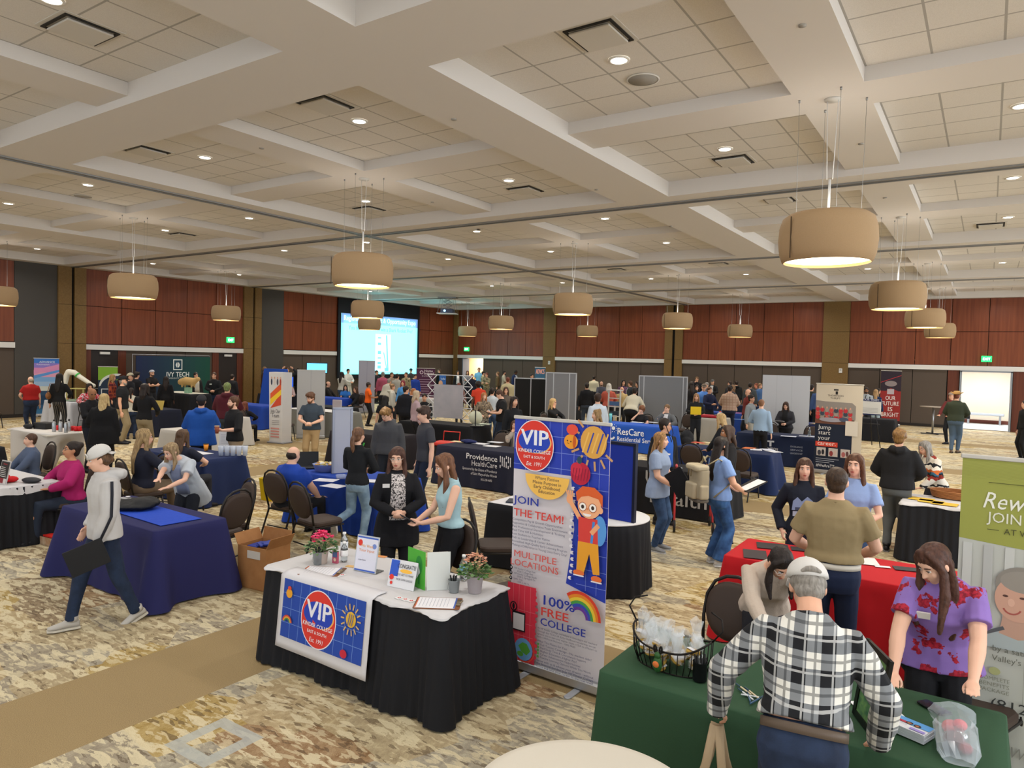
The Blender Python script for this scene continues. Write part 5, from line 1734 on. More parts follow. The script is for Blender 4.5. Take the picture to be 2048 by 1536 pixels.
t = thing('kraft_sack', 'crumpled tan paper sack lying behind the left skirted table', 'bag', (-9.3, 4.72, .0))
bb = MB(); bb.ell((0, 0, .14), (.32, .22, .14), 18, 10); blobmesh(bb.build('sack_body', mat('8d6e55', .9), t), .015, 1, .07)
# stretch-cloth table with metal bottles
t = folding_table(-16.95, 6.35, 1.86, .78, 'folding table under the white stretch cloth with metal bottles')
b = MB()
W2, D2 = .94, .40
def stretch(z, t_, corner_only=False):
 out = []
 N_ = 48
 for i in range(N_):
  a = 2 * pi * i / N_
  ca, sa = cos(a), sin(a)
  e_ = 5
  r = (abs(ca) ** e_ + abs(sa) ** e_) ** (-1 / e_)
  cornerness = (abs(sin(2 * a))) ** 3
  x, y = ca * r * W2, sa * r * D2
  k = 1 - t_ * .26 * (1 - cornerness)
  out.append(V((x * k, y * k * (1 - .12 * t_ * (1 - cornerness)), z + (1 - cornerness) * .24 * t_ * (z < .5))))
 return out
b.loft([[p_ * .5 + V((0, 0, .377)) for p_ in stretch(.75, 0)], stretch(.752, 0), stretch(.74, 0), stretch(.6, .35), stretch(.42, .7), stretch(.2, .95), stretch(.03, 1.1)], cap=True)
o = b.build('tablecloth', mat('cfcac4', .8), loc=(-16.02, 6.74, 0)); tag(o, 'white stretch cloth hugging the table with silver bottles', 'tablecloth')
for k, (px, py) in enumerate(((108, 862), (121, 862), (132, 864), (138, 861))):
 q = at(px, py + 1, .755)
 t = thing('metal_bottle', 'brushed silver bottle on the white stretch cloth, %s from the left' % ('first', 'second', 'third', 'fourth')[k], 'bottle', (q.x, q.y, .753), group='silver bottles')
 MB().lathe([(.001, 0), (.036, .002), (.037, .01), (.037, .17), (.03, .195), (.016, .205), (.016, .215), (.001, .215)], n=16).build('bottle_body', mat('b0b2b4', .3, .85), t)
 MB().cyl((0, 0, .213), .018, .03, 12).build('bottle_cap', mat('1f2022', .4), t)
for k, (px, py) in enumerate(((146, 861), (152, 862), (159, 862), (164, 861), (116, 860))):
 q = at(px, py, .755)
 t = thing('red_tumbler', 'red plastic tumbler %s on the white stretch cloth' % ('nearest the bottles', 'second', 'third', 'at the right end', 'half hidden behind the bottles')[k], 'tumbler', (q.x, q.y, .753), group='red tumblers')
 MB().lathe([(.001, 0), (.035, .001), (.045, .095), (.043, .095), (.033, .006), (.001, .006)], n=18).build('tumbler_body', mat('d01c24', .4), t)
q = at(90, 857, .755)
t = thing('black_box', 'low black box on the white stretch cloth left of the bottles', 'box', (q.x, q.y, .753), .25)
MB().rbox((0, 0, .065), (.36, .26, .13), .02).build('box_body', mat('222222', .6), t)
q = at(57, 857, .755)
t = thing('black_bag', 'small black bag with raised handle on the white stretch cloth', 'bag', (q.x, q.y, .753), .25)
bb = MB(); bb.ell((0, 0, .05), (.13, .07, .055), 12, 8); bb.build('bag_body', mat('1d1d1f', .6), t)
MB().tube([(-.07, 0, .08), (-.05, 0, .15), (.03, 0, .15), (.06, 0, .08)], .008, 6).build('handle', mat('1d1d1f', .6), t)
# blue draped crate and black table far left
draped(-19.3, 5.0, .8, .7, BLUEC, 'royal blue cloth over a low stand at the left edge', 'low stand under the royal blue cloth', seed=5, h=.62)
draped(-15.6, 4.4, 1.8, .76, BLACKCLOTH, 'black cloth table behind the seated man in blue at the left', 'folding table under the black cloth at far left', seed=6)
o = MB().box((0, 0, .1), (.45, .34, .2)).build('kraft_box', mat('b89a68', .85), loc=(-14.2, 4.75, .752), rz=.1); tag(o, 'tan cardboard box on the black cloth at the left edge', 'box')
# navy table with cups
draped(-12.0, 6.48, 1.86, .78, mat('1c2a52', .85, bump=.1, bs=160), 'navy cloth on the table with rows of clear cups', 'folding table under the navy cloth with clear cups', seed=9, corner=.14)
paper(-11.1, 6.8, .752, .9, .4, .0, 'd5d5da', 'white cloth strip on the navy table beside the clear cups', 'cloth_strip', 'cloth')
CUP = mat('dfe6ee', .1, trans=.75)
for k in range(5):
 q = at(442 + 12 * k, 911, .755); x, y = q.x, q.y
 t = thing('clear_cup', 'clear plastic cup on the navy table, %s from the left' % ('first', 'second', 'third', 'fourth', 'last')[k], 'cup', (x, y, .752), group='clear cups on the navy table')
 MB().lathe([(.001, 0), (.034, .001), (.048, .16), (.0465, .16), (.0325, .005), (.001, .005)], n=18).build('cup_body', mat('c9d2e2', .25, alpha=.55), t)
 MB().lathe([(.048, .158), (.050, .16), (.048, .162)], n=18).build('rim', mat('e8ecf2', .3), t)
q = at(412, 901, .755)
t = thing('orange_cup', 'orange paper cup with dark lid on the navy cup table', 'cup', (q.x, q.y, .753))
MB().lathe([(.03, 0), (.042, .11)], n=18, cap=True).build('cup_body', mat('e8902c', .5), t); MB().cyl((0, 0, .11), .044, .012, 18).build('lid', mat('2a2624', .5), t)
q = at(425, 897, .755)
t = thing('table_sign', 'white sheet in a clear stand behind the clear cups', 'sign', (q.x, q.y + .25, .753), .5)
MB().box((0, 0, .14), (.22, .006, .28)).build('sign_pane', mat('d2d0d2', .5), t)
p = Print((-.11, -.0035, 0), (1, 0, 0), (0, 0, 1))
for k in range(7): p.rect(.03, .22 - k * .025, .16 - .02 * (k % 3), .005, '9a9aa4')
p.build('printed_lines', t)
q = at(440, 893, .755)
t = thing('snack_box', 'orange and blue printed box on the navy cup table', 'box', (q.x + .1, q.y + .1, .753), .5)
MB().box((0, 0, .12), (.2, .09, .24)).build('box_body', mat('26408c', .5), t)
p = Print((-.1, -.0455, 0), (1, 0, 0), (0, 0, 1)); p.rect(0, .14, .2, .1, 'e8702c')
for k in range(4): p.rect(.03, .03 + k * .028, .12, .012, 'dfe2ea')
p.build('printed_front', t)
t = thing('storage_bin', 'yellow plastic bin on the floor right of the navy cup table', 'bin', (-9.86, 7.55, 0), .1)
MB().lathe([(.001, .002), (.16, 0), (.2, .36), (.215, .37), (.2, .37), (.19, .35), (.15, .01), (.001, .01)], n=4, sm=False).build('bin_body', mat('e0c01c', .5), t).rotation_euler.z = pi / 4
bb = MB(); bb.ell((0, 0, .33), (.15, .12, .08), 12, 8); blobmesh(bb.build('bin_bag', mat('1b1b1d', .5), t), .015, 1, .05)
# blue table with the man in blue
draped(-8.35, 6.75, 1.80, .78, mat('1a3f9c', .85, bump=.1, bs=160), 'royal blue cloth on the table beside the large seated man', 'folding table under the royal blue cloth', seed=12, corner=.14)
t, p = panel('tall narrow white board seen edge-on on the royal blue table', (-7.72, 6.95), (-7.62, 7.2), .752, 1.68, 'a8abb8', 'display_board', 'display board', .02, '8f93a0')
q = at(655, 940, .76)
t = thing('candy_basin', 'clear plastic basin of yellow snacks on the royal blue table', 'basin', (q.x, q.y - .05, .753))
MB().lathe([(.001, .001), (.13, 0), (.17, .10), (.18, .105), (.165, .10), (.12, .008), (.001, .008)], n=28).build('basin_wall', mat('8f9fd0', .3, alpha=.75), t)
rng = random.Random(3)
for k in range(14):
 a, r_ = rng.uniform(0, 6.28), .12 * math.sqrt(rng.random())
 MB().rbox((r_ * cos(a), r_ * sin(a), .09 + rng.uniform(0, .035)), (.07, .05, .018), .01, rz=a).build('snack_packet', mat(('d9c070', 'e6dcb0', 'c89a5a', 'dfe0e2')[k % 4], .5), t)
q = at(594, 938, .76)
t = thing('laptop', 'open dark laptop in front of the seated man in blue', 'laptop', (q.x - .02, q.y + .2, .753), .9)
MB().rbox((0, 0, .01), (.34, .24, .018), .01).build('keyboard_base', mat('2a2c32', .4), t)
MB().box((0, .125, .115), (.34, .008, .22), R=Matrix.Rotation(rad(-12), 3, 'X')).build('screen_lid', mat('10141c', .3), t)
for k, (px, py, rz, l) in enumerate(((652, 960, .4, 'left'), (668, 972, .1, 'middle'), (735, 962, .5, 'right'))):
 q = at(px, py, .755); paper(q.x, q.y, .753 + .002 * k, .3, .22, rz, 'd2d4de', 'white printed sheet on the royal blue table, %s' % l)
q = at(672, 955, .755)
t = tag(MB().lathe([(.001, .0), (.06, .001), (.075, .05), (.07, .05), (.055, .005), (.001, .005)], n=24).build('clear_bowl', mat('a8b4d8', .2, alpha=.5), loc=(q.x + .1, q.y, .753)), 'small clear bowl on the royal blue table', 'bowl')
# small white desk behind the tall banner
draped(-4.85, 6.75, .95, 1.0, BLACKCLOTH, 'black skirted cloth of the desk left of the tall banner', 'folding desk left of the tall banner', seed=13, corner=.05)
paper(-4.37, 7.25, .752, .93, .98, 0, 'cfced2', 'white cover on the desk left of the tall banner', 'cloth_cover', 'cloth', .004)
t = tag(MB().box((0, 0, .01), (.3, .22, .012)).build('dark_folder', mat('2a3040', .5), loc=(-4.55, 7.0, .757), rz=.4), 'dark blue folder on the white desk left of the tall banner', 'folder')
# ---------------------------------------------------------------- mid-hall tables
draped(-12.2, 10.88, 1.9, .78, mat('231f24', .85, bump=.1, bs=160), 'charcoal cloth with green lettering on the middle table', 'folding table under the charcoal cloth', seed=14)
p = fprint(-12.0, 1.8, 10.845, .22); p.text('Kelly', 0, .16, .42, '3fa04c', .008, fit=.95); o = p.build('green_lettering', None); o.parent = [x for x in bpy.data.objects if x.name.startswith('tablecloth') and x.get('label', '').startswith('charcoal cloth with green')][0]; o.matrix_parent_inverse = o.parent.matrix_basis.inverted()
def cloth_by(s_):
 return [x for x in bpy.data.objects if x.get('label', '').startswith(s_)][0]
def put_print(p, nm, par):
 o = p.build(nm, None); o.parent = par; o.matrix_parent_inverse = par.matrix_basis.inverted(); return o
draped(-8.85, 10.6, 1.88, .78, mat('191c30', .85, bump=.1, bs=160), 'dark navy cloth with white health lettering and bars', 'folding table under the dark navy cloth with white lettering', seed=15)
p = fprint(-8.1, 1.2, 10.562, .2)
p.text('Providence', 0, .36, .15, 'dedee4', .012, fit=.72).text('HealthCare', .13, .24, .14, 'c8c8d0', 0, fit=.59).text('Sponsored by the Sisters of Providence', -.08, .15, .07, 'c8c8d0', 0, fit=.80, shear=.2).text('of Saint Mary-of-the-Woods', .12, .07, .07, 'c8c8d0', 0, fit=.60, shear=.2).text('812-238-4693', .36, -.02, .06, 'c8c8d0', .004, fit=.25)
for k in range(6):
 for j in range(3): p.rect(.78 + k * .045, .26 + j * .07 + .012 * ((k * 7 + j * 3) % 4), .018, .055, 'dedee4')
put_print(p, 'white_lettering', cloth_by('dark navy cloth with white health'))
for k, (px, py, w_, d_, c_, l) in enumerate(((912, 884, .35, .2, 'd8c49a', 'tan leaflet stack on the dark navy table'), (955, 888, .3, .22, 'd4d4da', 'white leaflet, middle of the dark navy table'), (978, 893, .3, .22, 'd8d8dc', 'white leaflet, right of the dark navy table'), (985, 885, .3, .2, 'cdd0da', 'white leaflet at the back of the dark navy table'))):
 q = at(px, py, .755); paper(q.x, q.y + .1, .753, w_, d_, .1, c_, l, 'leaflet', 'leaflet')
q = at(935, 886, .755)
bb = MB(); bb.ell((0, 0, .03), (.2, .1, .04), 14, 8); o = blobmesh(bb.build('folded_shirt', mat('1b2452', .8), loc=(q.x, q.y + .05, .752)), .015, 1, .04); tag(o, 'navy folded shirts on the dark navy table', 'shirt')
# prize wheel table
draped(-12.9, 13.9, 2.4, .78, BLACKCLOTH, 'black cloth on the table with the round prize wheel', 'folding table under the black cloth with prize wheel', seed=16)
q = at(946, 850, .75)
q = at(946, 853, .76)
t = thing('prize_wheel', 'round pale prize wheel on a dark stand on the black table', 'prize wheel', (q.x, q.y + .1, .755), .5)
bb = MB(); bb.lathe([(.001, -.01), (.17, -.01), (.17, .01), (.001, .01)], n=36)
o = bb.build('wheel_disc', mat('c9cbb4', .5), t); o.rotation_euler = (pi / 2, 0, 0); o.location = (0, 0, .22)
MB().box((0, -.02, .2), (.025, .02, .42)).build('wheel_post', mat('1c1c1e', .4), t)
MB().box((0, 0, .01), (.25, .2, .02)).build('wheel_base', mat('1c1c1e', .4), t)
for px, py, l in ((955, 851, 'left of'), (970, 848, 'right of')):
 q = at(px, py, .755); paper(q.x, q.y, .757, .3, .22, .3, 'c8d4c0', 'pale leaflet %s the prize wheel centre on the black table' % l, 'leaflet', 'leaflet')
# white lattice pop-up stand with paper
YLs = 15.4
a, c_ = at(873, 768, Y=YLs), at(925, 838, Y=YLs)
LW = c_.x - a.x
t = thing('lattice_stand', 'white folding lattice stand with hanging grey paper sheet', 'display stand', ((a.x + c_.x) / 2, YLs, 0), .12)
b = MB()
for s in (-1, 1):
 for k in range(6):
  z0 = .15 + k * .30
  u0, u1 = s * (LW / 2 - .06), s * (LW / 2 + .26)
  b.tube([(u0, 0, z0), (u1, 0, z0 + .30)], .012, 5); b.tube([(u1, 0, z0), (u0, 0, z0 + .30)], .012, 5); b.tube([(u0, 0, z0), (u1, 0, z0)], .012, 5)
 for u in (u0, u1): b.tube([(u, 0, 0), (u, 0, .15)], .012, 5)
b.tube([(-LW / 2 - .26, 0, 1.95), (LW / 2 + .26, 0, 1.95)], .012, 5)
b.build('lattice_frame', mat('d9d9dc', .5), t)
MB().box((0, -.06, (a.z + c_.z) / 2), (LW, .006, a.z - c_.z)).build('hanging_sheet', mat('b9b4b8', .8, kind='mottle', col2='a8a6ac', bs=3), t)
# red cart / cooler by the wheel
t = thing('red_cooler', 'black and red soft cooler on a folding trolley beside the Providence table', 'cooler', (-9.9, 12.2, 0), .2)
t['label'] = 'black and red soft cooler behind the dark navy table'
MB().rbox((0, 0, .32), (.55, .4, .34), .05).build('cooler_body', mat('1d1c1e', .6), t)
MB().rbox((0, 0, .54), (.57, .42, .08), .05).build('cooler_lid', mat('c93a30', .6), t)
MB().rbox((0, 0, .2), (.56, .41, .06), .05).build('red_band', mat('c93a30', .6), t)
MB().tube([(-.2, .2, .5), (-.2, .25, .78), (.2, .25, .78), (.2, .2, .5)], .015, 6).build('handle', mat('c93a30', .5), t)
for sx in (-1, 1):
 o = MB().cyl((0, 0, -.02), .07, .04, 16).build('wheel', mat('1b1b1b', .5), t); o.rotation_euler = (0, pi / 2, 0); o.location = (sx * .28, .12, .08)
# ResCare
draped(-8.85, 17.6, 1.95, .78, mat('2052b4', .8, bump=.1, bs=160), 'bright blue cloth with white logo and lettering, centre hall', 'folding table under the bright blue cloth', seed=18)
p = fprint(-8.6, 1.5, 17.56, .3)
p.arc(.12, .12, .06, .11, 3.3, 6.0, 'dfe6f2').ell(.06, .20, .045, .05, 'dfe6f2').ell(.17, .33, .05, .05, 'dfe6f2')
for k in range(10): p.ell(.17 + .10 * cos(k * .63), .33 + .10 * sin(k * .63), .012, .012, 'dfe6f2')
p.text('ResCare', .28, .17, .26, 'e6ecf5', .022, fit=.78).text('Residential Services', .28, .0, .17, 'e6ecf5', .01, fit=1.25)
put_print(p, 'white_lettering', cloth_by('bright blue cloth with white logo'))
q = at(1247, 838, .76)
t = thing('tumbler', 'tall pale turquoise tumbler on the bright blue table', 'tumbler', (q.x + .2, 17.85, .752)); MB().lathe([(.03, 0), (.042, .2), (.042, .24)], n=16, cap=True).build('tumbler_body', mat('7fd0cc', .4), t); MB().cyl((0, 0, .24), .043, .02, 16).build('lid', mat('5aa8a8', .4), t)
for px, l in ((1270, 'left'), (1300, 'right')):
 q = at(px, 845, .755); paper(q.x, q.y + .15, .753, .35, .22, .1, 'd5dae6', 'white paper on the bright blue table, %s one' % l)
# Thompson tables
draped(-5.2, 17.9, 1.9, .78, mat('182340', .85, bump=.1, bs=160), 'navy cloth with small white logo below the standing woman in black', 'folding table under the navy cloth with small logo', seed=19)
p = fprint(-4.5, 1.5, 17.86, .25)
p.rect(.05, .32, .18, .04, 'c9ccd6').rect(.12, .22, .05, .10, 'c9ccd6').text('THOMPSON', .14, .13, .09, 'c9ccd6', .01, 'c', fit=.36).text('THRIFT', .14, .04, .09, 'c9ccd6', .01, 'c', fit=.26)
for k, s_ in enumerate(('EXCELLENCE', 'SERVICE', 'LEADERSHIP')): p.text(s_, .75, .24 - .08 * k, .055, '9aa3b8', .004, 'c', fit=.28)
put_print(p, 'white_lettering', cloth_by('navy cloth with small white logo'))
draped(-5.25, 13.8, 1.9, .78, mat('16264e', .85, bump=.1, bs=160), 'deep blue cloth on the table with leaflets, right of centre', 'folding table under the deep blue cloth', seed=20, corner=.15)
for k, (px, py, c_) in enumerate(((1498, 896, 'd8743a'), (1512, 899, 'd4d6e0'), (1535, 899, 'c9cede'), (1548, 903, 'dadce4'), (1415, 885, 'd8c8a0'), (1398, 885, 'd0503c'))):
 q = at(px, py, .755); paper(q.x, q.y, .753, .22, .28, .3 * k, c_, '%s leaflet on the deep blue table, %s' % ({'d8743a': 'orange', 'd8c8a0': 'cream', 'd0503c': 'red'}.get(c_, 'white'), ('left end', 'left of middle', 'middle', 'right end', 'far left, cream stack', 'far left, red stack')[k]), 'leaflet', 'leaflet')
draped(-5.0, 10.72, 1.75, .76, mat('141317', .85, bump=.1, bs=160), 'black cloth with large grey lettering beside the backpack', 'folding table under the black lettered cloth', seed=21, corner=.08)
p = fprint(-4.55, 1.6, 10.685, .12); p.text('Union', 0, .38, .30, 'a9a6a2', .012, fit=.75).text('Health', .08, .08, .32, 'a9a6a2', .012, fit=.95)
put_print(p, 'grey_lettering', cloth_by('black cloth with large grey lettering'))
t = thing('laptop', 'open silver laptop on the black table with grey lettering', 'laptop', (-4.2, 11.0, .752), 2.2)
MB().rbox((0, 0, .01), (.33, .23, .016), .01).build('keyboard_base', mat('a8abb2', .4, .4), t)
MB().box((0, .12, .11), (.33, .007, .22), R=Matrix.Rotation(rad(-14), 3, 'X')).build('screen_lid', mat('9fa4b0', .35, .4), t)
# rollator
t = thing('rollator_walker', 'red wheeled walker standing in front of the black lettered table', 'walker', (-3.55, 10.15, 0), .4)
RED = mat('c23a40', .35)
for s in (-1, 1):
 MB().tube([(s * .27, -.28, .1), (s * .26, .02, .62), (s * .25, .12, .88)], .014, 8).build('frame_leg', RED, t)
 MB().tube([(s * .27, .26, .1), (s * .26, .02, .62)], .014, 8).build('frame_leg', RED, t)
 MB().tube([(s * .25, .12, .88), (s * .25, .06, .93), (s * .25, -.08, .93)], .018, 8).build('handle_grip', mat('c8585c', .5), t)
 for yy in (-.30, .28):
  o = MB().lathe([(.055, -.014), (.085, -.016), (.09, 0), (.085, .016), (.055, .014), (.055, -.014)], n=24).build('wheel', mat('1e1d1f', .6), t); o.rotation_euler = (0, pi / 2, 0); o.location = (s * .27, yy, .092)
  o2 = MB()
  for k in range(5): o2.tube([(0, 0, 0), (.058 * cos(k * 1.257), .058 * sin(k * 1.257), 0)], .006, 5)
  o2.cyl((0, 0, -.01), .018, .02, 10); o2.build('wheel_spokes', mat('9a9a98', .4, .5), o)
MB().tube([(-.26, 0, .5), (.26, 0, .5)], .01, 6).build('cross_bar', mat('b8b8ba', .3, .8), t)
MB().rbox((0, .0, .58), (.48, .26, .03), .02).build('walker_seat', mat('1c1b1d', .6), t)
# right-hand tables
draped(-1.9, 6.28, 1.95, .78, mat('b5121c', .85, bump=.1, bs=160), 'bright red cloth on the table in front of the khaki uniform', 'folding table under the bright red cloth', seed=22, corner=.12)
for k, (px, py, w_, d_, c_, l) in enumerate(((1510, 1108, .2, .3, '3a3234', 'dark patterned leaflet at the left end of the red table'), (1545, 1092, .28, .22, '2e2a2c', 'black folded cloth on the back of the red table'), (1605, 1098, .2, .14, '2a2527', 'black printed leaflet beside the white paper on the red table'), (1622, 1100, .1, .22, 'dcd8d4', 'white slip of paper left of the khaki uniform'), (1737, 1122, .14, .25, 'dcd8d4', 'white slip of paper right of the khaki uniform'), (1765, 1133, .12, .05, 'e8e6e6', 'small white eraser-shaped card on the red table'), (1820, 1138, .25, .12, '3a3a3c', 'dark leaflet at the right of the red table'))):
 q = at(px, py, .755); paper(q.x, q.y, .753, w_, d_, .3, c_, l, 'leaflet', 'leaflet')
skirted(-.87, 10.3, 1.9, .76, 'white cloth with yellow sheets on the black-skirted table at right', 'black pleated skirt of the table at the right', 'folding table with yellow sheets at the right', seed=23, over=.03)
for k, (px, py, c_, l) in enumerate(((1843, 998, 'e0b83c', 'left'), (1862, 1003, 'e0b83c', 'middle'), (1890, 1008, 'dcae34', 'right'))):
 q = at(px, py, .755); paper(q.x, q.y, .756, .28, .22, -.1, c_, 'yellow sheet on the right-hand white cloth, %s of three' % l, group='yellow sheets')
q = at(1900, 998, .755)
t = thing('wicker_basket', 'low brown wicker basket at the right end of the white cloth', 'basket', (q.x + .05, q.y + .12, .756), -.1)
b = MB()
for k in range(6): b.tube([(.26 * cos(a) * (1 + .02 * k), .17 * sin(a) * (1 + .02 * k), .01 + .016 * k) for a in [2 * pi * i / 28 for i in range(29)]], .0095, 6)
b.lathe([(.001, .004), (1, .004)], n=24, sx=.255, sy=.165)
b.build('woven_wall', mat('9a6438', .7), t)
o = tag(MB().rbox((0, 0, .02), (.12, .07, .03), .01).build('blue_packet', mat('3a6ab8', .5), loc=(q.x + .08, q.y + .14, .78)), 'small blue packet in the wicker basket', 'packet')
# green table in the foreground
draped(-1.72, 3.48, 1.86, .80, mat('2d4c34', .85, bump=.12, bs=140), 'dark green cloth on the foreground table at lower right', 'folding table under the dark green cloth', seed=24, corner=.06, fold=.016, freq=1.4)
# round white table near the camera
o = cloth_mesh(.92, .92, .74, .72, .03, 1.6, 0, 0, 7, round_=True, flare=.03).build('tablecloth', mat('c9c2b4', .8, bump=.1, bs=100), loc=(-1.22, 2.40, 0)); tag(o, 'round cream tablecloth at the bottom edge of the photo', 'tablecloth')
t = thing('round_table', 'small round table under the cream cloth at the bottom edge', 'table', (-1.22, 2.40, 0)); MB().cyl((0, 0, .70), .455, .03, 40).build('tabletop', FOLD_TOP, t); MB().cyl((0, 0, .02), .04, .68, 16).build('column', LEGM, t); MB().cyl((0, 0, 0), .28, .02, 24).build('foot_plate', LEGM, t)
# wire basket full of wrapped cookies
bx, by, bz = -1.42, 3.80, .75
t = thing('wire_basket', 'black wire basket with scrolls on the green table', 'basket', (bx, by, bz), -.12)
def bl(a, r=1.): return (.235 * r * cos(a), .15 * r * sin(a) - .02 * abs(sin(a)) * (sin(a) < 0) * cos(a) ** 2)
WIRE = mat('1b1715', .45, .4)
b = MB()
for z, r in ((.0, .86), (.12, 1.0)):
 b.tube([(*bl(2 * pi * i / 48, r), z + (.07 * abs(cos(2 * pi * i / 48)) ** 3 if z > .1 else 0)) for i in range(49)], .004 if z < .1 else .006, 6)
for k in range(34):
 a = 2 * pi * k / 34
 b.tube([(*bl(a, .86), 0), (*bl(a, .97), .06), (*bl(a, 1.0), .12 + .07 * abs(cos(a)) ** 3)], .0028, 5)
b.build('wire_frame', WIRE, t)
b = MB()
for s in (-1, 1):
 b.tube([(s * (.006 + .024 * (1 - j / 16) * (1 - cos(j * .45)) * .5 + .004), -.165, .115 + .03 * sin(j * .45) * (1 - j / 20) + .012) for j in range(14)], .005, 6)
 b.tube([(s * .235, 0, .19), (s * .29, .01, .26), (s * .27, .04, .31), (s * .2, .06, .33)], .005, 6)
b.build('scroll', WIRE, t)
b = MB(); b.ell((0, -.165, .05), (.028, .02, .045), 12, 8); b.ell((0, -.168, .10), (.02, .014, .02), 10, 6)
b.build('bottle_charm', mat('2f5a2c', .35), t)
MB().ell((0, -.185, .055), (.02, .006, .018), 12, 6).build('orange_patch', mat('d8743a', .5), t)
rng = random.Random(11)
COOK = mat('c2a24a', .6, kind='mottle', col2='8f6a2c', bs=60)
WRAP = mat('eef3f6', .12, alpha=.28)
for k in range(30):
 a = rng.uniform(0, 6.28); r_ = math.sqrt(rng.random()) * .8
 z = bz + .03 + .035 * (k // 8)
 x, y = bl(a, r_)
 X = Matrix.Rotation(-.12, 3, 'Z') @ V((x, y, 0))
 tt = thing('wrapped_cookie', 'clear-wrapped pale cookie with a white tag in the wire basket', 'cookie', (bx + X.x, by + X.y, z), rng.uniform(0, 6.28), 'clear-wrapped cookies heaped in the wire basket')
 tl = Matrix.Rotation(rng.uniform(-.9, .9), 3, 'X')
 MB().rbox((0, 0, 0), (.075, .075, .02), .034, R=tl).build('cookie_body', COOK, tt)
 MB().box(tl @ V((0, -.01, .015)), (.062, .026, .002), R=tl).build('paper_tag', mat('d9d9de', .5), tt)
 wb = MB()
 nn = 7
 c0 = tl @ V((0, 0, .01))
 top = V((rng.uniform(-.02, .02), rng.uniform(-.02, .02), .11 + .03 * rng.random()))
 ring = [c0 + tl @ V((.05 * cos(2 * pi * i / nn), .05 * sin(2 * pi * i / nn), 0)) for i in range(nn)]
 mid = [top * .45 + V((.022 * cos(2 * pi * i / nn + .4), .022 * sin(2 * pi * i / nn + .4), 0)) for i in range(nn)]
 tip = [top + V((rng.uniform(.02, .05) * cos(2 * pi * i / nn), rng.uniform(.02, .05) * sin(2 * pi * i / nn), rng.uniform(-.02, .03))) for i in range(nn)]
 wb.loft([ring, mid, tip], cap=False, sm=False)
 if k % 5 < 4: wb.build('cellophane_wrap', WRAP, tt)
q = at(1398, 1362, .75)
t = thing('pen_cup', 'black mesh cup of black pens on the green table', 'pen cup', (q.x, q.y + .01, .752))
MB().lathe([(.001, .001), (.036, 0), (.038, .004), (.038, .10), (.040, .102), (.035, .10), (.034, .006), (.001, .006)], n=24).build('cup_wall', mat('17181a', .5, .3), t)
for k in range(7):
 a = k * .9; MB().tube([(.012 * cos(a), .012 * sin(a), .01), (.030 * cos(a), .030 * sin(a), .13 + .008 * (k % 3))], .0048, 6).build('pen', mat('151618', .35), t)
rng = random.Random(5)
for k, (px, py) in enumerate(((1441, 1378), (1448, 1384), (1452, 1376), (1490, 1388), (1497, 1392), (1503, 1386), (1510, 1394), (1514, 1400), (1486, 1378))):
 q = at(px, py, .755)
 t = thing('ballpoint_pen', 'white and blue ballpoint pen lying on the green cloth beside the plaid sleeve', 'pen', (q.x, q.y, .757), rng.uniform(.2, 2.6), 'loose pens on the green cloth')
 MB().tube([(-.065, 0, 0), (.02, 0, 0)], .0045, 8, round_=True).build('pen_barrel', mat(('d8dce0', '3a5a78', 'd9c9a8')[k % 3], .35), t)
 MB().tube([(.02, 0, 0), (.06, 0, 0), (.068, 0, 0)], [.0045, .004, .001], 8).build('pen_grip', mat('2f4a5c', .4), t)
# framed picture standing on the table
t = thing('framed_picture', 'black framed green picture standing on the green table, edge to the camera', 'picture frame', (-.42, 3.68, .752), rad(-62))
R_ = Matrix.Rotation(rad(-8), 3, 'X')
b = MB()
fm = mat('0f1011', .35)
for sx in (-1, 1): b.box(R_ @ V((sx * .125, 0, .19)), (.03, .016, .38), R=R_)
for zz in (.015, .365): b.box(R_ @ V((0, 0, zz)), (.26, .016, .03), R=R_)
b.build('frame', fm, t)
MB().box(R_ @ V((0, .002, .19)), (.23, .008, .34), R=R_).build('picture', mat('2a5a4a', .4, kind='mottle', col2='7fa860', bs=22), t)
MB().box((0, .06, .10), (.05, .008, .22), R=Matrix.Rotation(rad(28), 3, 'X')).build('easel_back', fm, t)
q = at(1772, 1432, .755); paper(-.36, 3.86, .753, .2, .28, .6, 'dde0e2', 'white paper lying behind the black framed picture')
# stack of postcards
q = at(1822, 1475, .755)
t = thing('postcard_stack', 'stack of blue and white postcards on the green table', 'cards', (q.x, q.y + .04, .752), -.35)
for k in range(7): MB().box((.001 * (k % 3), .001 * (k % 2), .004 + .006 * k), (.15, .105, .005)).build('postcard', mat('d2d4dc' if k < 6 else 'dcdce4', .5), t)
p = Print((-.075, -.0525, .0435), (1, 0, 0), (0, 1, 0))
p.rect(0, .05, .15, .055, '5a9ad8').rect(0, .05, .06, .02, 'b03a4a').ell(.06, .062, .016, .014, '2a1c1c').ell(.095, .06, .016, .014, '2a1c1c').ell(.06, .059, .009, .009, 'a8694a').ell(.095, .057, .009, .009, 'a8694a').rect(.08, .008, .065, .02, '9a8ad0').text('Welcome', .01, .03, .012, '6a6a80', 0, fit=.05)
p.build('printed_card', t)
# phone
q = at(1868, 1416, .755)
t = thing('smartphone', 'dark smartphone lying on the green cloth by the floral top', 'phone', (q.x, q.y, .752), -.3); MB().rbox((0, 0, .005), (.075, .15, .009), .012, rz=1.2).build('phone_body', mat('16171a', .25), t); MB().rbox((0, 0, .0102), (.068, .142, .001), .01, rz=1.2).build('phone_glass', mat('222a30', .1), t)
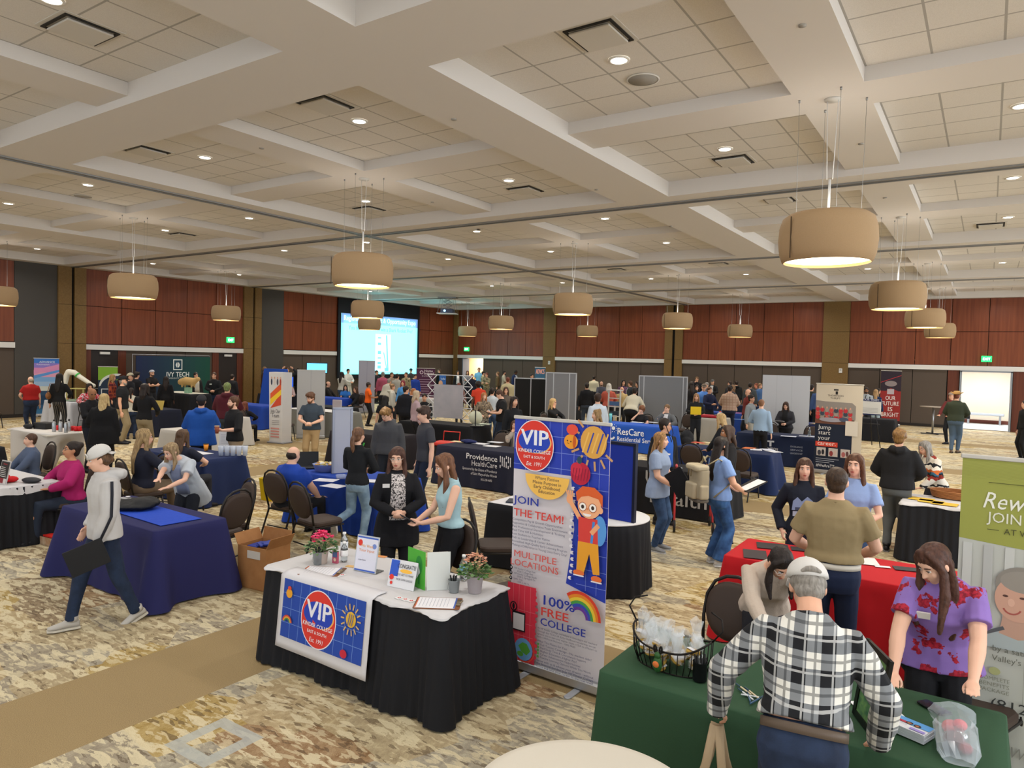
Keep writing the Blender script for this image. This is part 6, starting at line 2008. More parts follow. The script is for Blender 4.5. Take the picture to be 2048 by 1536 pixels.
# cellophane gift
q = at(1910, 1500, .755)
t = thing('gift_package', 'clear cellophane package with red and chrome trinkets on the green table', 'gift', (q.x, q.y + .05, .752), .1)
for (x, y, z, r, c_, me_) in ((-.01, .09, .04, .042, 'c8202c', 0), (.02, .07, .07, .03, 'd8303a', 0), (.02, .02, .04, .03, 'c0c4c8', .9), (-.01, -.04, .045, .045, '5a2a2a', .3), (.03, -.08, .035, .03, '8c1a24', 0), (-.03, -.1, .03, .028, '30343a', .4)):
 MB().ell((x, y, z), (r, r, r * .8), 16, 10).build('trinket', mat(c_, .2, me_), t)
bb = MB()
for y, r, z in ((-.17, .055, .02), (-.14, .078, .045), (-.05, .082, .06), (.05, .08, .065), (.12, .07, .06), (.16, .085, .05), (.19, .09, .07)):
 bb.v and None
loops = []
rng = random.Random(9)
for y, r, z in ((-.18, .06, .015), (-.15, .085, .045), (-.05, .088, .06), (.05, .086, .062), (.12, .07, .058), (.16, .092, .055), (.20, .10, .06)):
 loops.append([V((r * cos(2 * pi * i / 18) * rng.uniform(.93, 1.07), y + rng.uniform(-.008, .008), max(.002, z + z * .95 * sin(2 * pi * i / 18) * rng.uniform(.9, 1.1)))) for i in range(18)])
bb.loft(loops, cap=False, sm=False)
bb.build('cellophane_wrap', mat('dfeaf4', .06, alpha=.3), t)
# right-hand banner
t, p = rollup('olive and grey roll-up banner with elderly portrait at the right edge', .385, 5.05, .99, 1.925, -.03, 'b9bcb4', name='roll_up_banner')
p.u, p.v = p.u * 1.158, p.v * 1.158
Wb, Hb = p.W / 1.158, p.H / 1.158
p.rect(0, Hb - .40, Wb, .40, '969a4a').poly([(0, Hb - .42), (.4, Hb - .45), (Wb, Hb - .40), (Wb, Hb - .36), (0, Hb - .36)], '969a4a')
for k in range(14): p.rect(0, Hb - .02 - k * .006, Wb * .6, .0012, 'a8a95a')
p.rect(.117, Hb - .12, .55, .003, '4a4a22').text('Rewarding', .09, Hb - .25, .12, 'e6e6da', 0, fit=.43, shear=.3).text('JOIN OUR TEAM', .12, Hb - .32, .075, 'dcdccc', 0, fit=.50).text('AT WESTMINSTER', .19, Hb - .375, .042, '50502c', .002, fit=.34).rect(.12, Hb - .36, .05, .003, '50502c')
for k in range(9): p.rect(.02 + k * .09, Hb - .94, .04, .50, ('c2c4bf', 'b2b4b0')[k % 2])
X = -.09
p.poly([(.18 + X, Hb - .92), (.25 + X, Hb - .86), (.40 + X, Hb - .83), (.56 + X, Hb - .86), (.62 + X, Hb - .92), (.62 + X, Hb - .96), (.18 + X, Hb - .96)], 'a9b4b4')
p.poly([(.30 + X, Hb - .74), (.42 + X, Hb - .74), (.43 + X, Hb - .88), (.36 + X, Hb - .90), (.28 + X, Hb - .88)], 'bf9a86').line(.19 + X, Hb - .91, .30 + X, Hb - .85, .018, '5a5c60').line(.52 + X, Hb - .86, .46 + X, Hb - .94, .018, '5a5c60')
p.ell(.37 + X, Hb - .62, .115, .09, '8a857c', 24).ell(.355 + X, Hb - .695, .10, .115, 'cba08a', 28).ell(.375 + X, Hb - .605, .10, .055, '948e84').ell(.30 + X, Hb - .685, .012, .006, '5a4038').ell(.37 + X, Hb - .685, .012, .006, '5a4038').arc(.33 + X, Hb - .735, .034, .042, 3.5, 5.9, 'a85a50').ell(.325 + X, Hb - .715, .015, .02, 'd8ae98').ell(.46 + X, Hb - .70, .016, .03, 'c49880')
p.text('by a satisfying career at the', .165, Hb - .975, .042, '6a6c62', 0).text("Valley's premier community", .165, Hb - 1.025, .042, '6a6c62', 0).ell(.18, Hb - 1.08, .025, .02, 'a9ad7a')
for k, s_ in enumerate(('COMPLETE', 'BENEFITS', 'PACKAGE')): p.text(s_, .18, Hb - 1.13 - .03 * k, .028, '85887a', 0, 'c', fit=.13)
p.rect(.30, Hb - 1.22, .002, .2, '8f9288').text('(812) 232-7533', .165, Hb - 1.27, .075, '3a3c3a', .004, fit=.55).text('Westminster', .25, Hb - 1.50, .08, '8a8c84', 0, fit=.36, shear=.3)
p.build('printed_artwork', t)
# ---------------------------------------------------------------- chairs
for x, y, f, l in ((-7.02, 4.68, 190, 'brown oval-backed chair at the right end of the navy table, behind the cardboard box'), (-6.62, 5.75, 82, 'empty brown oval-backed chair right of the large seated man in blue'),
  (-4.32, 6.2, 40, 'brown oval-backed chair in front of the white desk left of the tall banner'), (-4.05, 4.90, 255, 'brown oval-backed chair behind the front table between the two women'), (-3.25, 5.15, 160, 'brown chair behind the tall banner with its seat showing'),
  (-1.45, 4.72, 262, 'empty brown oval-backed chair at the left end of the green table'), (-.20, 5.80, 95, 'brown oval-backed chair in front of the red table'), (-.02, 4.95, 250, 'brown chair half hidden left of the floral top'),
  (-7.30, 4.95, 255, 'brown chair behind the leaning woman at the navy table'),
  (-8.35, 11.85, 268, 'brown chair behind the dark navy lettered table'), (-4.55, 13.15, 85, 'brown chair left of the backpack, at the deep blue table'), (-3.65, 13.1, 85, 'brown chair right of the backpack, at the deep blue table'),
  (-3.72, 19.1, 262, 'brown chair right of the woman in black behind the small logo table'), (-4.75, 19.1, 270, 'brown chair left of the woman in black behind the small logo table'),
  (-24.6, 8.8, 20, 'dark chair against the left wall'), (-16.3, 12.9, 40, 'brown chair beside the tower banner'), (-7.55, 20.4, 250, 'dark chair beside the grey panels with a rucksack on the floor')):
 chair(x, y, f, l)
# ---------------------------------------------------------------- remaining banners and panels
def pz(px, py, Y): return at(px, py, Y=Y).z
# royal: tower banner of three faces
t = thing('tower_banner', 'white three-sided tower banner with orange and yellow print, left of centre', 'banner', (-16.0, 12.5, 0), .15)
MB().loft([[V(p) for p in ((-.22, -.16, .03), (.22, -.16, .03), (.26, .16, .03), (-.26, .16, .03))], [V(p) for p in ((-.26, -.16, 1.93), (.22, -.16, 1.93), (.26, .16, 1.93), (-.34, .16, 1.93))]], sm=False).build('printed_tube', mat('c9c7c6', .6), t)
MB().rbox((0, 0, .02), (.58, .4, .04), .03).build('base_plate', mat('8c8c90', .5), t)
p = Print((-.22, -.162, .05), (1, 0, 0), (0, 0, 1))
p.poly([(.02, 1.15), (.4, 1.42), (.4, 1.6), (.02, 1.3)], 'd2572e').poly([(.02, .98), (.4, 1.28), (.4, 1.42), (.02, 1.15)], 'e8c230').poly([(.02, .9), (.4, 1.0), (.4, 1.28), (.25, 1.16)], 'c94a30')
for k in range(4): p.ell(.06 + .105 * k, 1.62, .03, .09, ('3a3f52', 'c9bfb8', '4a4652', 'a8402e')[k]).ell(.06 + .105 * k, 1.73, .022, .03, 'c89a80')
p.text('Join Our', .21, .78, .15, '6a6668', .006, 'c', fit=.34).text('Team', .21, .66, .15, '6a6668', .006, 'c', fit=.26)
for k in range(3): p.rect(.09, .56 - .05 * k, .26, .018, '9a9698')
for k in range(4): p.rect(.05, .34 - .075 * k, .30, .035, 'c98a84')
p.build('printed_artwork', t)
def back_banner(lab, pxl, pxr, ytop, Y, col, z0=.05, rot=0.):
 c = at((pxl + pxr) / 2, ytop, Y=Y)
 dep = -(CAMR.transposed() @ (c - EYE)).z
 w_ = (pxr - pxl) * dep / F
 if Y > 33: rz = 0; w_ /= cos(math.atan2(-c.x, c.y))
 else: rz = math.atan2(-c.y, -c.x) + pi / 2
 t, p = rollup(lab, c.x, c.y, w_, c.z, rz, col)
 return t, p
t, p = back_banner('tall plain grey banner back behind the bearded man in slate', 596, 650, 741, 13.7, 'b1b0af', rot=.25); p.rect(p.W * .48, 0, .012, p.H, '9a9a9c'); p.build('seam', t)
t, p = back_banner('tall plain grey banner back in front of the glowing screen', 718, 750, 722, 21.5, 'a5a4ae', rot=.3); p.rect(p.W * .5, 0, .015, p.H, '8e8e98'); p.build('seam', t)
t, p = back_banner('purple banner with white lettering by the far corner', 833, 870, 737, 27.0, '4a2140', rot=.35)
p.ell(p.W * .28, p.H * .89, .09, .09, 'd8c9d2').ell(p.W * .28, p.H * .89, .06, .06, '4a2140').text('Home', p.W * .42, p.H * .90, .17, 'e2d8de', .015).text('Instead', p.W * .42, p.H * .83, .17, 'e2d8de', .015).text('It is Personal', p.W * .3, p.H * .77, .10, 'd8c9d2')
for k in range(9): p.rect(p.W * (.14 + .04 * (k % 2)), p.H * (.68 - .065 * k), p.W * (.68 - .08 * (k % 3)), .022, 'b09ab0')
p.build('printed_artwork', t)
t, p = back_banner('blue printed banner with smiling worker beside the purple banner', 879, 892, 750, 31.5, '2c5aa0', rot=.3)
p.text('Your Best', p.W * .2, p.H * .8, .16, 'dfe6f2', fit=p.W * .7).ell(p.W * .2, p.H * .62, .12, .2, 'c89a80'); p.build('printed_artwork', t)
t, p = back_banner('blue sky and pink cloud banner by the left tan pillar', 66, 114, 717, 11.6, '3c6fb8', rot=.9)
for k, c_ in enumerate(('3a74c4', '8a7ac8', 'd88ab8', 'e0a0b8', '7aa8d8', '9ab8d8', 'c8ccc4', '2a4a6a', '1c3a58', '1f4468', '2c5a80', '3a74a0')): p.rect(0, p.H * (1 - (k + 1) / 12), p.W, p.H / 12, c_)
p.poly([(0, p.H * .78), (p.W, p.H * .9), (p.W, p.H * .84), (0, p.H * .7)], 'd890b8').poly([(0, p.H * .68), (p.W, p.H * .8), (p.W, p.H * .76), (0, p.H * .62)], '5a94d4').text('ADVANCE', p.W * .3, p.H * .92, .10, 'e8ecf4', .01).text('Automation', p.W * .2, p.H * .88, .08, 'e8ecf4')
p.build('printed_artwork', t)
t, p = back_banner('green and dark blue curved-print banner beside the left door', 199, 233, 734, 13.2, '24344a', rot=.9)
p.rect(0, p.H * .72, p.W, p.H * .28, '7fae34').ell(p.W * .95, p.H * .60, p.W * .9, p.H * .26, 'd8dcd8', 24, 1.3, 3.2).ell(p.W * .98, p.H * .56, p.W * .86, p.H * .25, '24344a', 24, 1.3, 3.3).rect(p.W * .15, p.H * .3, p.W * .7, .03, 'd0d4d8').rect(p.W * .15, p.H * .52, p.W * .7, .03, 'd0d4d8').rect(p.W * .15, p.H * .3, .03, p.H * .22, 'd0d4d8').rect(p.W * .82, p.H * .3, .03, p.H * .22, 'd0d4d8')
p.build('printed_artwork', t)
# wide backdrop on the left wall
a, b_ = at(272, 711, X=-26.6), at(420, 714, X=-26.6)
t = thing('backdrop', 'wide navy to green fabric backdrop with white crest on the left wall', 'backdrop', (-26.6, (a.y + b_.y) / 2, 0), pi / 2)
Wk = b_.y - a.y
Hk = (a.z + b_.z) / 2
MB().box((0, 0, Hk / 2 + .03), (Wk, .03, Hk - .06)).build('backdrop_fabric', mat('16254a', .8), t)
MB().tube([(-Wk / 2 - .1, .06, 0), (-Wk / 2 - .1, .06, Hk + .05), (Wk / 2, .06, Hk + .05), (Wk / 2, .06, 0)], .018, 6).build('backdrop_frame', mat('9a9a9c', .4, .5), t)
p = Print((-Wk / 2, -.0155, .06), (1, 0, 0), (0, 0, 1))
for k in range(14):
 f = k / 13; c0, c1 = (0x16, 0x25, 0x4a), (0x0f, 0x44, 0x38)
 p.lay = 0; p.rect(Wk * k / 14, 0, Wk / 14 + .001, Hk - .07, '%02x%02x%02x' % tuple(int(c0[i] + (c1[i] - c0[i]) * f) for i in range(3)))
cxk = Wk * .54
p.rect(cxk - .19, Hk - .60, .38, .42, 'cfd6d6').rect(cxk - .155, Hk - .565, .31, .35, '16384a').ell(cxk, Hk - .40, .09, .11, 'cfd6d6', 6).rect(cxk - .015, Hk - .56, .03, .3, '16384a')
p.text('IVY TECH', cxk, Hk - .86, .26, 'dbe0e0', .012, 'c', fit=.95).text('COMMUNITY COLLEGE', cxk, Hk - .95, .08, 'c0c8c8', 0, 'c', fit=.95)
p.build('printed_crest', t)
# blue A-shaped drape, monitor, booths
a = at(507, 835, 0)
t = thing('blue_drape_stand', 'tall royal blue draped stand left of the tower banner', 'display stand', (-20.6, 15.9, 0), .3)
MB().loft([[V(q_) for q_ in ((-.55, -.3, .02), (.55, -.3, .02), (.55, .3, .02), (-.55, .3, .02))], [V(q_) for q_ in ((-.42, -.1, 1.9), (.4, -.1, 1.9), (.4, .1, 1.9), (-.42, .1, 1.9))]], sm=False).build('drape', mat('1d48a4', .8), t)
MB().box((.12, -.2, 1.35), (.16, .02, .36), R=Matrix.Rotation(-.1, 3, 'X')).build('white_card', mat('d0d4d8', .6), t)
draped(-21.0, 14.2, 1.9, .78, mat('1c3f9a', .85), 'blue cloth on the low table below the blue drape', 'folding table below the blue drape', seed=31)
draped(-18.9, 15.6, 1.9, .78, mat('15161a', .85), 'black cloth with white initials behind the tower banner', 'folding table behind the tower banner', seed=32)
p = fprint(-18.7, 1.8, 15.56, .3); p.text('ABILITIES', 0, .1, .28, 'c9c9cc', .02, fit=1.3); put_print(p, 'white_lettering', cloth_by('black cloth with white initials'))
t = thing('monitor', 'monitor with bright blue picture on a table by the left door', 'monitor', (-24.6, 19.2, .76), 1.0)
MB().rbox((0, 0, .40), (1.1, .06, .66), .02).build('monitor_case', mat('15181c', .4), t); MB().box((0, -.032, .40), (1.04, .006, .60)).build('lit_picture', mat('2050c0', .5, emit=.7), t); MB().box((0, .05, .05), (.4, .25, .1)).build('monitor_foot', mat('15181c', .4), t)
draped(-25.4, 18.7, 1.6, .9, mat('141620', .85), 'dark cloth on the table holding the bright monitor', 'folding table under the bright monitor', seed=33)
mq = at(634, 736, X=-25.5)
t = thing('monitor', 'bright cyan and violet monitor above the grey banner back', 'monitor', (mq.x, mq.y, mq.z - 2.15), .9)
MB().rbox((0, 0, 2.15), (.95, .06, .5), .02).build('monitor_case', mat('15181c', .4), t); MB().box((0, -.032, 2.15), (.88, .006, .42)).build('lit_picture', mat('5ab8e8', .5, emit=1.2), t); MB().tube([(0, .05, 0), (0, .05, 2.1)], .03).build('monitor_stand', ALU, t); MB().box((0, 0, .02), (.8, .5, .04)).build('monitor_foot', ALU, t)
# robot arm on a counter
draped(-25.4, 10.6, 1.75, .9, mat('b9bcc4', .7), 'pale printed cloth on the counter below the white robot arm', 'folding table below the white robot arm', seed=34)
t = thing('robot_arm', 'white industrial robot arm bent over the counter at left', 'robot arm', (-25.0, 11.05, .757), .55)
t.scale = (.78, .78, .78)
RB = mat('d6d3c6', .4)
b = MB(); b.cyl((0, 0, 0), .18, .16, 20); b.rbox((.05, 0, .28), (.3, .28, .3), .1); b.build('robot_base', RB, t)
MB().tube([(0, 0, .3), (-.10, 0, .5), (.08, 0, 1.05), (.16, 0, 1.16)], [.15, .13, .11, .13], 14, up=(0, 1, 0), round_=True).build('lower_arm', RB, t)
MB().tube([(.16, 0, 1.16), (.40, 0, 1.15), (.50, 0, 1.08)], [.13, .11, .10], 14, up=(0, 1, 0), round_=True).build('elbow', RB, t)
MB().tube([(.52, 0, 1.06), (.57, 0, 1.02)], .115, 14, up=(0, 1, 0)).build('green_ring', mat('3fae4a', .5), t)
MB().tube([(.55, 0, 1.03), (1.15, 0, .66), (1.22, 0, .62)], [.10, .075, .09], 14, up=(0, 1, 0), round_=True).build('upper_arm', RB, t)
MB().tube([(1.20, 0, .64), (1.0, 0, .52), (.98, 0, .42)], [.07, .06, .05], 12, up=(0, 1, 0), round_=True).build('wrist', RB, t)
t = thing('glass_case', 'small yellow-framed display case under the robot arm', 'display case', (-24.15, 11.1, .757), .5)
b = MB()
for sx in (-1, 1):
 for sy in (-1, 1): b.box((sx * .28, sy * .2, .2), (.03, .03, .4))
b.box((0, 0, .4), (.6, .44, .02)); b.build('case_frame', mat('a8a060', .5), t)
MB().box((0, 0, .03), (.6, .44, .05)).build('case_floor', mat('8a9a88', .5), t)
# tables at the left wall booths
draped(-21.3, 10.95, 1.85, .78, mat('191e30', .85), 'navy cloth on the table behind the woman in the white sweater', 'folding table behind the woman in the white sweater', seed=35)
bottle(-19.9, 11.4, .752, 'clear water bottle on the navy cloth behind the white sweater')
draped(-24.6, 14.0, 1.9, .8, BLACKCLOTH, 'black cloth on the table with a tan animal model by the crest backdrop', 'folding table with a tan animal model', seed=36, h=.95)
paper(-23.65, 14.4, .965, 1.8, .7, 0, 'c9c6b8', 'cream sheet covering the black table by the crest backdrop', 'cover_sheet', 'cloth', .004)
t = thing('animal_model', 'tan sheep-like model on a pale green stand before the crest backdrop', 'model', (-23.3, 14.3, .97), .3)
bb = MB(); bb.tube([(-.3, 0, .38), (-.1, 0, .42), (.2, 0, .40), (.32, 0, .46)], [.12, .15, .14, .09], 12, round_=True); bb.ell((.4, 0, .5), (.1, .07, .08), 10, 8)
for sx in (-.2, .2):
 for sy in (-.07, .07): bb.tube([(sx, sy, .35), (sx, sy, .2)], .035, 8)
blobmesh(bb.build('model_body', mat('c8a468', .7), t), .02, 2)
MB().box((0, 0, .1), (.18, .18, .2)).build('model_stand', mat('8fb89a', .6), t)
draped(-17.8, 10.85, 1.7, .78, mat('c6c2bc', .8, bump=.1, bs=100), 'white cloth with a small blue emblem, left of the tower banner', 'folding table under the white cloth left of the tower banner', seed=37, corner=.1)
bottle(-16.35, 11.1, .752, 'clear water bottle on the white cloth left of the tower banner')
draped(-14.9, 8.5, 1.1, .7, mat('bfbbb4', .8, bump=.1, bs=100), 'white cloth half hidden behind the blue hooded sweatshirt', 'folding table half hidden behind the blue hooded sweatshirt', seed=38, corner=.12)
draped(-18.0, 14.25, 2.5, .78, mat('7a7a74', .85, bump=.1, bs=80), 'grey cloth on the table behind the bearded man in slate', 'folding table behind the bearded man in slate', seed=39)
paper(-16.8, 14.6, .752, 2.4, .74, 0, 'c9c8c6', 'white cover on the grey table behind the bearded man', 'cover_sheet', 'cloth', .004)
q = at(664, 812, .85)
t = thing('tumbler', 'cream handled tumbler on the white cover behind the tower banner', 'tumbler', (-17.5, 14.5, .757)); MB().lathe([(.04, 0), (.055, .16), (.055, .26)], n=16, cap=True).build('tumbler_body', mat('bdb08c', .5), t); MB().tube([(.05, 0, .2), (.10, 0, .18), (.10, 0, .08), (.05, 0, .06)], .01, 6).build('handle', mat('bdb08c', .5), t)
t = thing('counter_sign', 'small white rounded sign on the grey cloth table', 'sign', (-15.9, 14.45, .757), .2); MB().rbox((0, 0, .18), (.32, .05, .36), .02).build('sign_panel', mat('b9b0b8', .5), t)
draped(-22.5, 18.9, 1.95, .8, mat('173c9e', .85, bump=.1, bs=80), 'royal blue cloth below the seated woman in the blue shirt', 'folding table below the seated woman in the blue shirt', seed=40)
p = fprint(-22.3, 1, 18.86, .2)
for k in range(5): p.rect(.2, .42 - .07 * k, .5 - .06 * k, .02, '6a8ad0')
put_print(p, 'pale_lettering', cloth_by('royal blue cloth below the seated'))
# panels of the centre
for lab, pl, pr, yt, Y, col, mull in (('wide black display booth panel with white uprights, centre', 1030, 1095, 757, 19.6, '121213', (.5,)), ('grey fabric display panel with white uprights right of the black booth', 1093, 1153, 746, 19.2, '77787c', (.25, .78)),
                                      ('wide grey fabric display panel with silver uprights behind the bright blue table', 1279, 1375, 753, 20.9, '76787c', (.10, .92))):
 a, b_ = at(pl, yt, Y=Y), at(pr, yt, Y=Y + (.3 if 'right of' in lab else .4))
 t, p = panel(lab, (a.x, a.y), (b_.x, b_.y), .08, (a.z + b_.z) / 2, col, 'partition_screen', 'display panel', .04, 'b6b8bc', mull)
 for s in (-1, 1): MB().box((s * p.W * .48, 0, .04), (.06, .5, .08)).build('foot', ALU, t)
a, b_ = at(1526, 749, Y=19.9), at(1621, 753, Y=20.1)
t, p = panel('tall plain white fabric panels behind the woman in black', (a.x, a.y), (b_.x, b_.y), .06, (a.z + b_.z) / 2, 'b5b7bc', 'partition_screen', 'display panel', .03)
MB().tube([(p.W * .14, .05, 0), (p.W * .14, .05, (a.z + b_.z) / 2 + .02)], .012, 6).build('support_pole', mat('333438', .4, .5), t)
for k in (.3, .62): p.rect(p.W * k, 0, .008, p.H, 'a2a4aa')
p.build('seams', t)
MB().rbox((0, 0, .03), (p.W, .35, .06), .02).build('base_cassette', ALU, t)
t, p = back_banner('small teal and orange banner above the black booth', 1070, 1091, 735, 26.5, '2f5a78', rot=0)
p.text('ADVICS', p.W * .5, p.H * .86, .30, 'd8a090', .03, 'c', fit=p.W * .8).rect(.05, p.H * .75, p.W - .1, .04, 'c8d4dc').text('NOW HIRING', p.W * .5, p.H * .66, .14, 'dce4ea', .01, 'c', fit=p.W * .7); p.build('printed_artwork', t)
# white wire rack
t = thing('literature_rack', 'white open step rack between the coral vest and the bending woman', 'rack', (at(1229, 790, Y=21.5).x, 21.5, 0), -.2)
b = MB()
for s in (-1, 1): b.box((s * .24, 0, .75), (.04, .04, 1.5)); b.box((s * .24, .35, .5), (.04, .04, 1.0))
for z in (.3, .62, .94, 1.22, 1.49): b.box((0, 0, z), (.48, .06 if z < 1.4 else .3, .03))
b.build('rack_frame', mat('c9c9c8', .5), t)
for k, (z, c_) in enumerate(((.96, '4a6a9a'), (.64, '2e3a4a'), (.32, '6a6458'))):
 MB().box((0, .02, z + .08), (.4, .04, .14)).build('brochure', mat(c_, .6), t)
# leaning roll-up with team photo
a, b_ = at(1646, 767, Y=18.15), at(1714, 772, Y=18.2)
t, p = rollup('cream and navy roll-up banner with group photo of red shirts', (a.x + b_.x) / 2 - .05, 18.9, 1.0, 2.05, -.12, 'c9bfae')
a0, a1 = at(1641, 925, 0), at(1716, 945, 0)
t.location = ((at(1632, 920, 0).x + at(1712, 945, 0).x) / 2, 17.35, 0)
a, b_ = at(1646, 767, Y=17.35), at(1714, 771, Y=17.35)
t.location.x = (a.x + b_.x) / 2
W_, H_ = p.W, p.H
p.rect(0, 0, W_ * .80, H_ * .60, '161f33').rect(W_ * .38, H_ * .93, .10, .03, '1c1c20').rect(W_ * .42, H_ * .885, .05, .07, '1c1c20').text('THOMPSON', W_ * .42, H_ * .86, .06, '5a5650', .003, 'c', fit=.34).text('THRIFT', W_ * .42, H_ * .83, .06, '5a5650', .003, 'c', fit=.22)
p.poly([(0, H_ * .56), (W_ * .86, H_ * .60), (W_ * .86, H_ * .76), (W_ * .78, H_ * .795), (W_ * .2, H_ * .80), (0, H_ * .81)], '8c8580').poly([(0, H_ * .54), (W_ * .84, H_ * .54), (W_ * .84, H_ * .60), (0, H_ * .64)], '6b4536')
rng = random.Random(2)
for r_ in range(3):
 for k in range(8):
  x, y = W_ * (.05 + .1 * k), H_ * (.635 + .045 * r_) + rng.uniform(-.01, .01)
  p.ell(x, y - .045, .045, .05, ('b8323a', '9a9088', 'c04a44', '3a4252', 'b8323a')[(k + r_ * 2) % 5]).ell(x, y + .01, .018, .024, 'c89a84')
p.ell(W_ * .35, H_ * .59, .26, .05, '9a96a0').ell(W_ * .62, H_ * .60, .10, .05, '4a5268')
for k, s_ in enumerate(('Jump', 'start', 'your')): p.text(s_, W_ * .08, H_ * (.475 - .062 * k), .14, 'dcdcda', .004)
p.rect(W_ * .03, H_ * .275, W_ * .48, .11, 'c8402e').text('career.', W_ * .07, H_ * .29, .13, 'e6dcd8', .006, fit=.40)
p.rect(W_ * .66, H_ * .42, .26, .33, 'd2cbc0')
for k in range(3): p.rect(W_ * (.06 + .26 * k), H_ * .165, .20, .19, 'b9b0ac').ell(W_ * (.12 + .26 * k), H_ * .20, .04, .06, ('3a3a44', '8a3a3a', 'a05a5a')[k]).ell(W_ * (.20 + .26 * k), H_ * .21, .03, .06, ('1c1c24', 'c0a8a0', '5a3a3a')[k])
for k in range(3): p.rect(W_ * .05, H_ * (.13 - .022 * k), W_ * (.5 - .1 * k), .012, 'a8acb8')
p.text('#WeAreTT', W_ * .06, H_ * .035, .10, 'd8d8dc', .002, fit=.40)
p.build('printed_artwork', t)
# red banner
t, p = back_banner('dark red banner reading our future is bright, against the back wall', 1765, 1801, 742, 33.9, '8f2a28')
W_, H_ = p.W, p.H
p.rect(0, H_ * .62, W_, H_ * .38, '2e2430').poly([(0, H_ * .55), (W_ * .5, H_ * .68), (W_, H_ * .60), (W_, H_ * .52), (0, H_ * .5)], '8f2a28').line(0, H_ * .78, W_, H_ * .92, .02, 'b8323a').ell(W_ * .5, H_ * .76, W_ * .3, .12, '8a7f80').rect(W_ * .33, H_ * .56, W_ * .34, .22, 'b3a8ae')
for k, s_ in enumerate(('OUR', 'FUTURE', 'IS', 'BRIGHT')): p.text(s_, W_ * .5, H_ * (.45 - .105 * k), .25, 'e0dad8', .012, 'c', fit=W_ * (.5, .86, .25, .86)[k])
p.rect(0, 0, W_, H_ * .06, '2e1c20'); p.build('printed_artwork', t)
# easel with notice
e0 = at(1735, 893, 0)
t = thing('easel', 'black easel holding a white notice with a navy header', 'easel', (e0.x, e0.y, 0), -.1)
b = MB()
for s in (-1, 1): b.tube([(s * .38, -.1, 0), (s * .10, .0, 1.6)], .014, 6)
b.tube([(0, .55, 0), (0, .02, 1.55)], .014, 6); b.tube([(-.33, -.1, .72), (.33, -.1, .72)], .014, 6); b.build('easel_legs', mat('151517', .4), t)
zt = at(1735, 795, Y=e0.y).z; zb = at(1735, 830, Y=e0.y).z
zt, zb = at(1735, 797, Y=e0.y).z, at(1735, 829, Y=e0.y).z
MB().box((0, -.12, (zt + zb) / 2), (.72, .02, zt - zb)).build('notice_board', mat('d2d1cc', .6), t)
p = Print((-.36, -.1305, zb), (1, 0, 0), (0, 0, 1)); hh = zt - zb
p.rect(0, hh * .84, .72, hh * .16, '2c3358').rect(0, 0, .72, hh * .07, '2c3358').text('OUR TEAM', .2, hh * .87, .09, 'd0d4e0', .003)
for k in range(4): p.rect(.08, hh * (.40 - .08 * k), .56, .012, 'a8a8a6')
p.build('printed_notice', t)
draped(-4.4, 26.2, 1.9, .8, mat('17181d', .85), 'black cloth on the table behind the easel', 'folding table behind the easel', seed=41)
# cocktail table
h0 = at(1868, 864, 0)
t = thing('cocktail_table', 'tall round cocktail table with metal column by the open doorway', 'table', (h0.x, h0.y - 1.0, 0))
zt = at(1865, 813, Y=h0.y - 1.0).z
b = MB(); b.lathe([(.001, zt - .025), (.44, zt - .025), (.46, zt - .01), (.46, zt), (.001, zt)], n=32); b.build('tabletop', mat('8f867c', .4), t)
MB().cyl((0, 0, .02), .035, zt - .04, 14).build('column', mat('9a9a9c', .3, .8), t)
b = MB()
for k in range(4): b.box((.2 * cos(k * pi / 2 + .5), .2 * sin(k * pi / 2 + .5), .02), (.42, .06, .03), k * pi / 2 + .5)
b.build('cross_foot', mat('2a2a2c', .4), t)
# tables along the back and centre, with what lies on them
for k, (x, y, w_, c_, l) in enumerate(((-7.75, 21.75, 1.0, 'b9b6b0', 'white cloth on the table with red and black trinkets'), (-8.6, 24.6, 1.9, '1f3f8c', 'blue cloth behind the plaid shirt'), (-9.6, 29.5, 1.9, '17223f', 'navy cloth near the back wall, centre'),
  (-13.6, 29.8, 1.9, '14161c', 'black cloth near the back wall beside the red-bearded man'), (-11.3, 27.4, 1.9, '18264c', 'navy cloth in front of the bending woman'), (-16.6, 30.5, 1.9, '17181c', 'black cloth at the back wall behind the grey panel'),
  (-20.4, 31.0, 1.9, '1b1c22', 'dark cloth at the back wall below the navy suit'), (-23.4, 30.2, 1.9, '15151a', 'black cloth at the back wall near the narrow doorway'), (-17.8, 24.2, 1.9, '24252c', 'dark cloth behind the strawberry blonde'), (-20.5, 22.0, 1.9, 'b9b8b6', 'white cloth in the crowd before the screen'),
  (-6.9, 27.6, 1.9, '1b2c5c', 'navy cloth behind the white fabric panels'), (-5.6, 22.2, 1.9, '1a2a5c', 'navy cloth beside the photo banner'), (-14.5, 22.6, 1.9, '1a1b1f', 'black cloth behind the black booth'))):
 draped(x, y, w_, .78, mat(c_, .85), l, 'folding table under the ' + l, seed=50 + k, step=.06)
 rng = random.Random(k)
 for j in range(3):
  cc = ('d2d3d8', 'c8b070', '5a7ab0', 'b84a44')[(j + k) % 4]
  paper(x + .3 + .55 * j, y + .35, .752, .3, .22, rng.uniform(0, 1), cc, '%s sheet on the %s, %s' % ({'d2d3d8': 'white', 'c8b070': 'yellow', '5a7ab0': 'blue', 'b84a44': 'red'}[cc], l, ('left', 'middle', 'right')[j]), 'leaflet', 'leaflet')
t = thing('trinket_tray', 'red tray with black and white trinkets on the white cloth', 'tray', (-7.3, 22.0, .757), .1); MB().rbox((0, 0, .04), (.6, .35, .08), .03).build('tray', mat('b02a38', .5), t); MB().rbox((.35, .0, .06), (.3, .3, .1), .04).build('trinkets', mat('3a3638', .5), t)
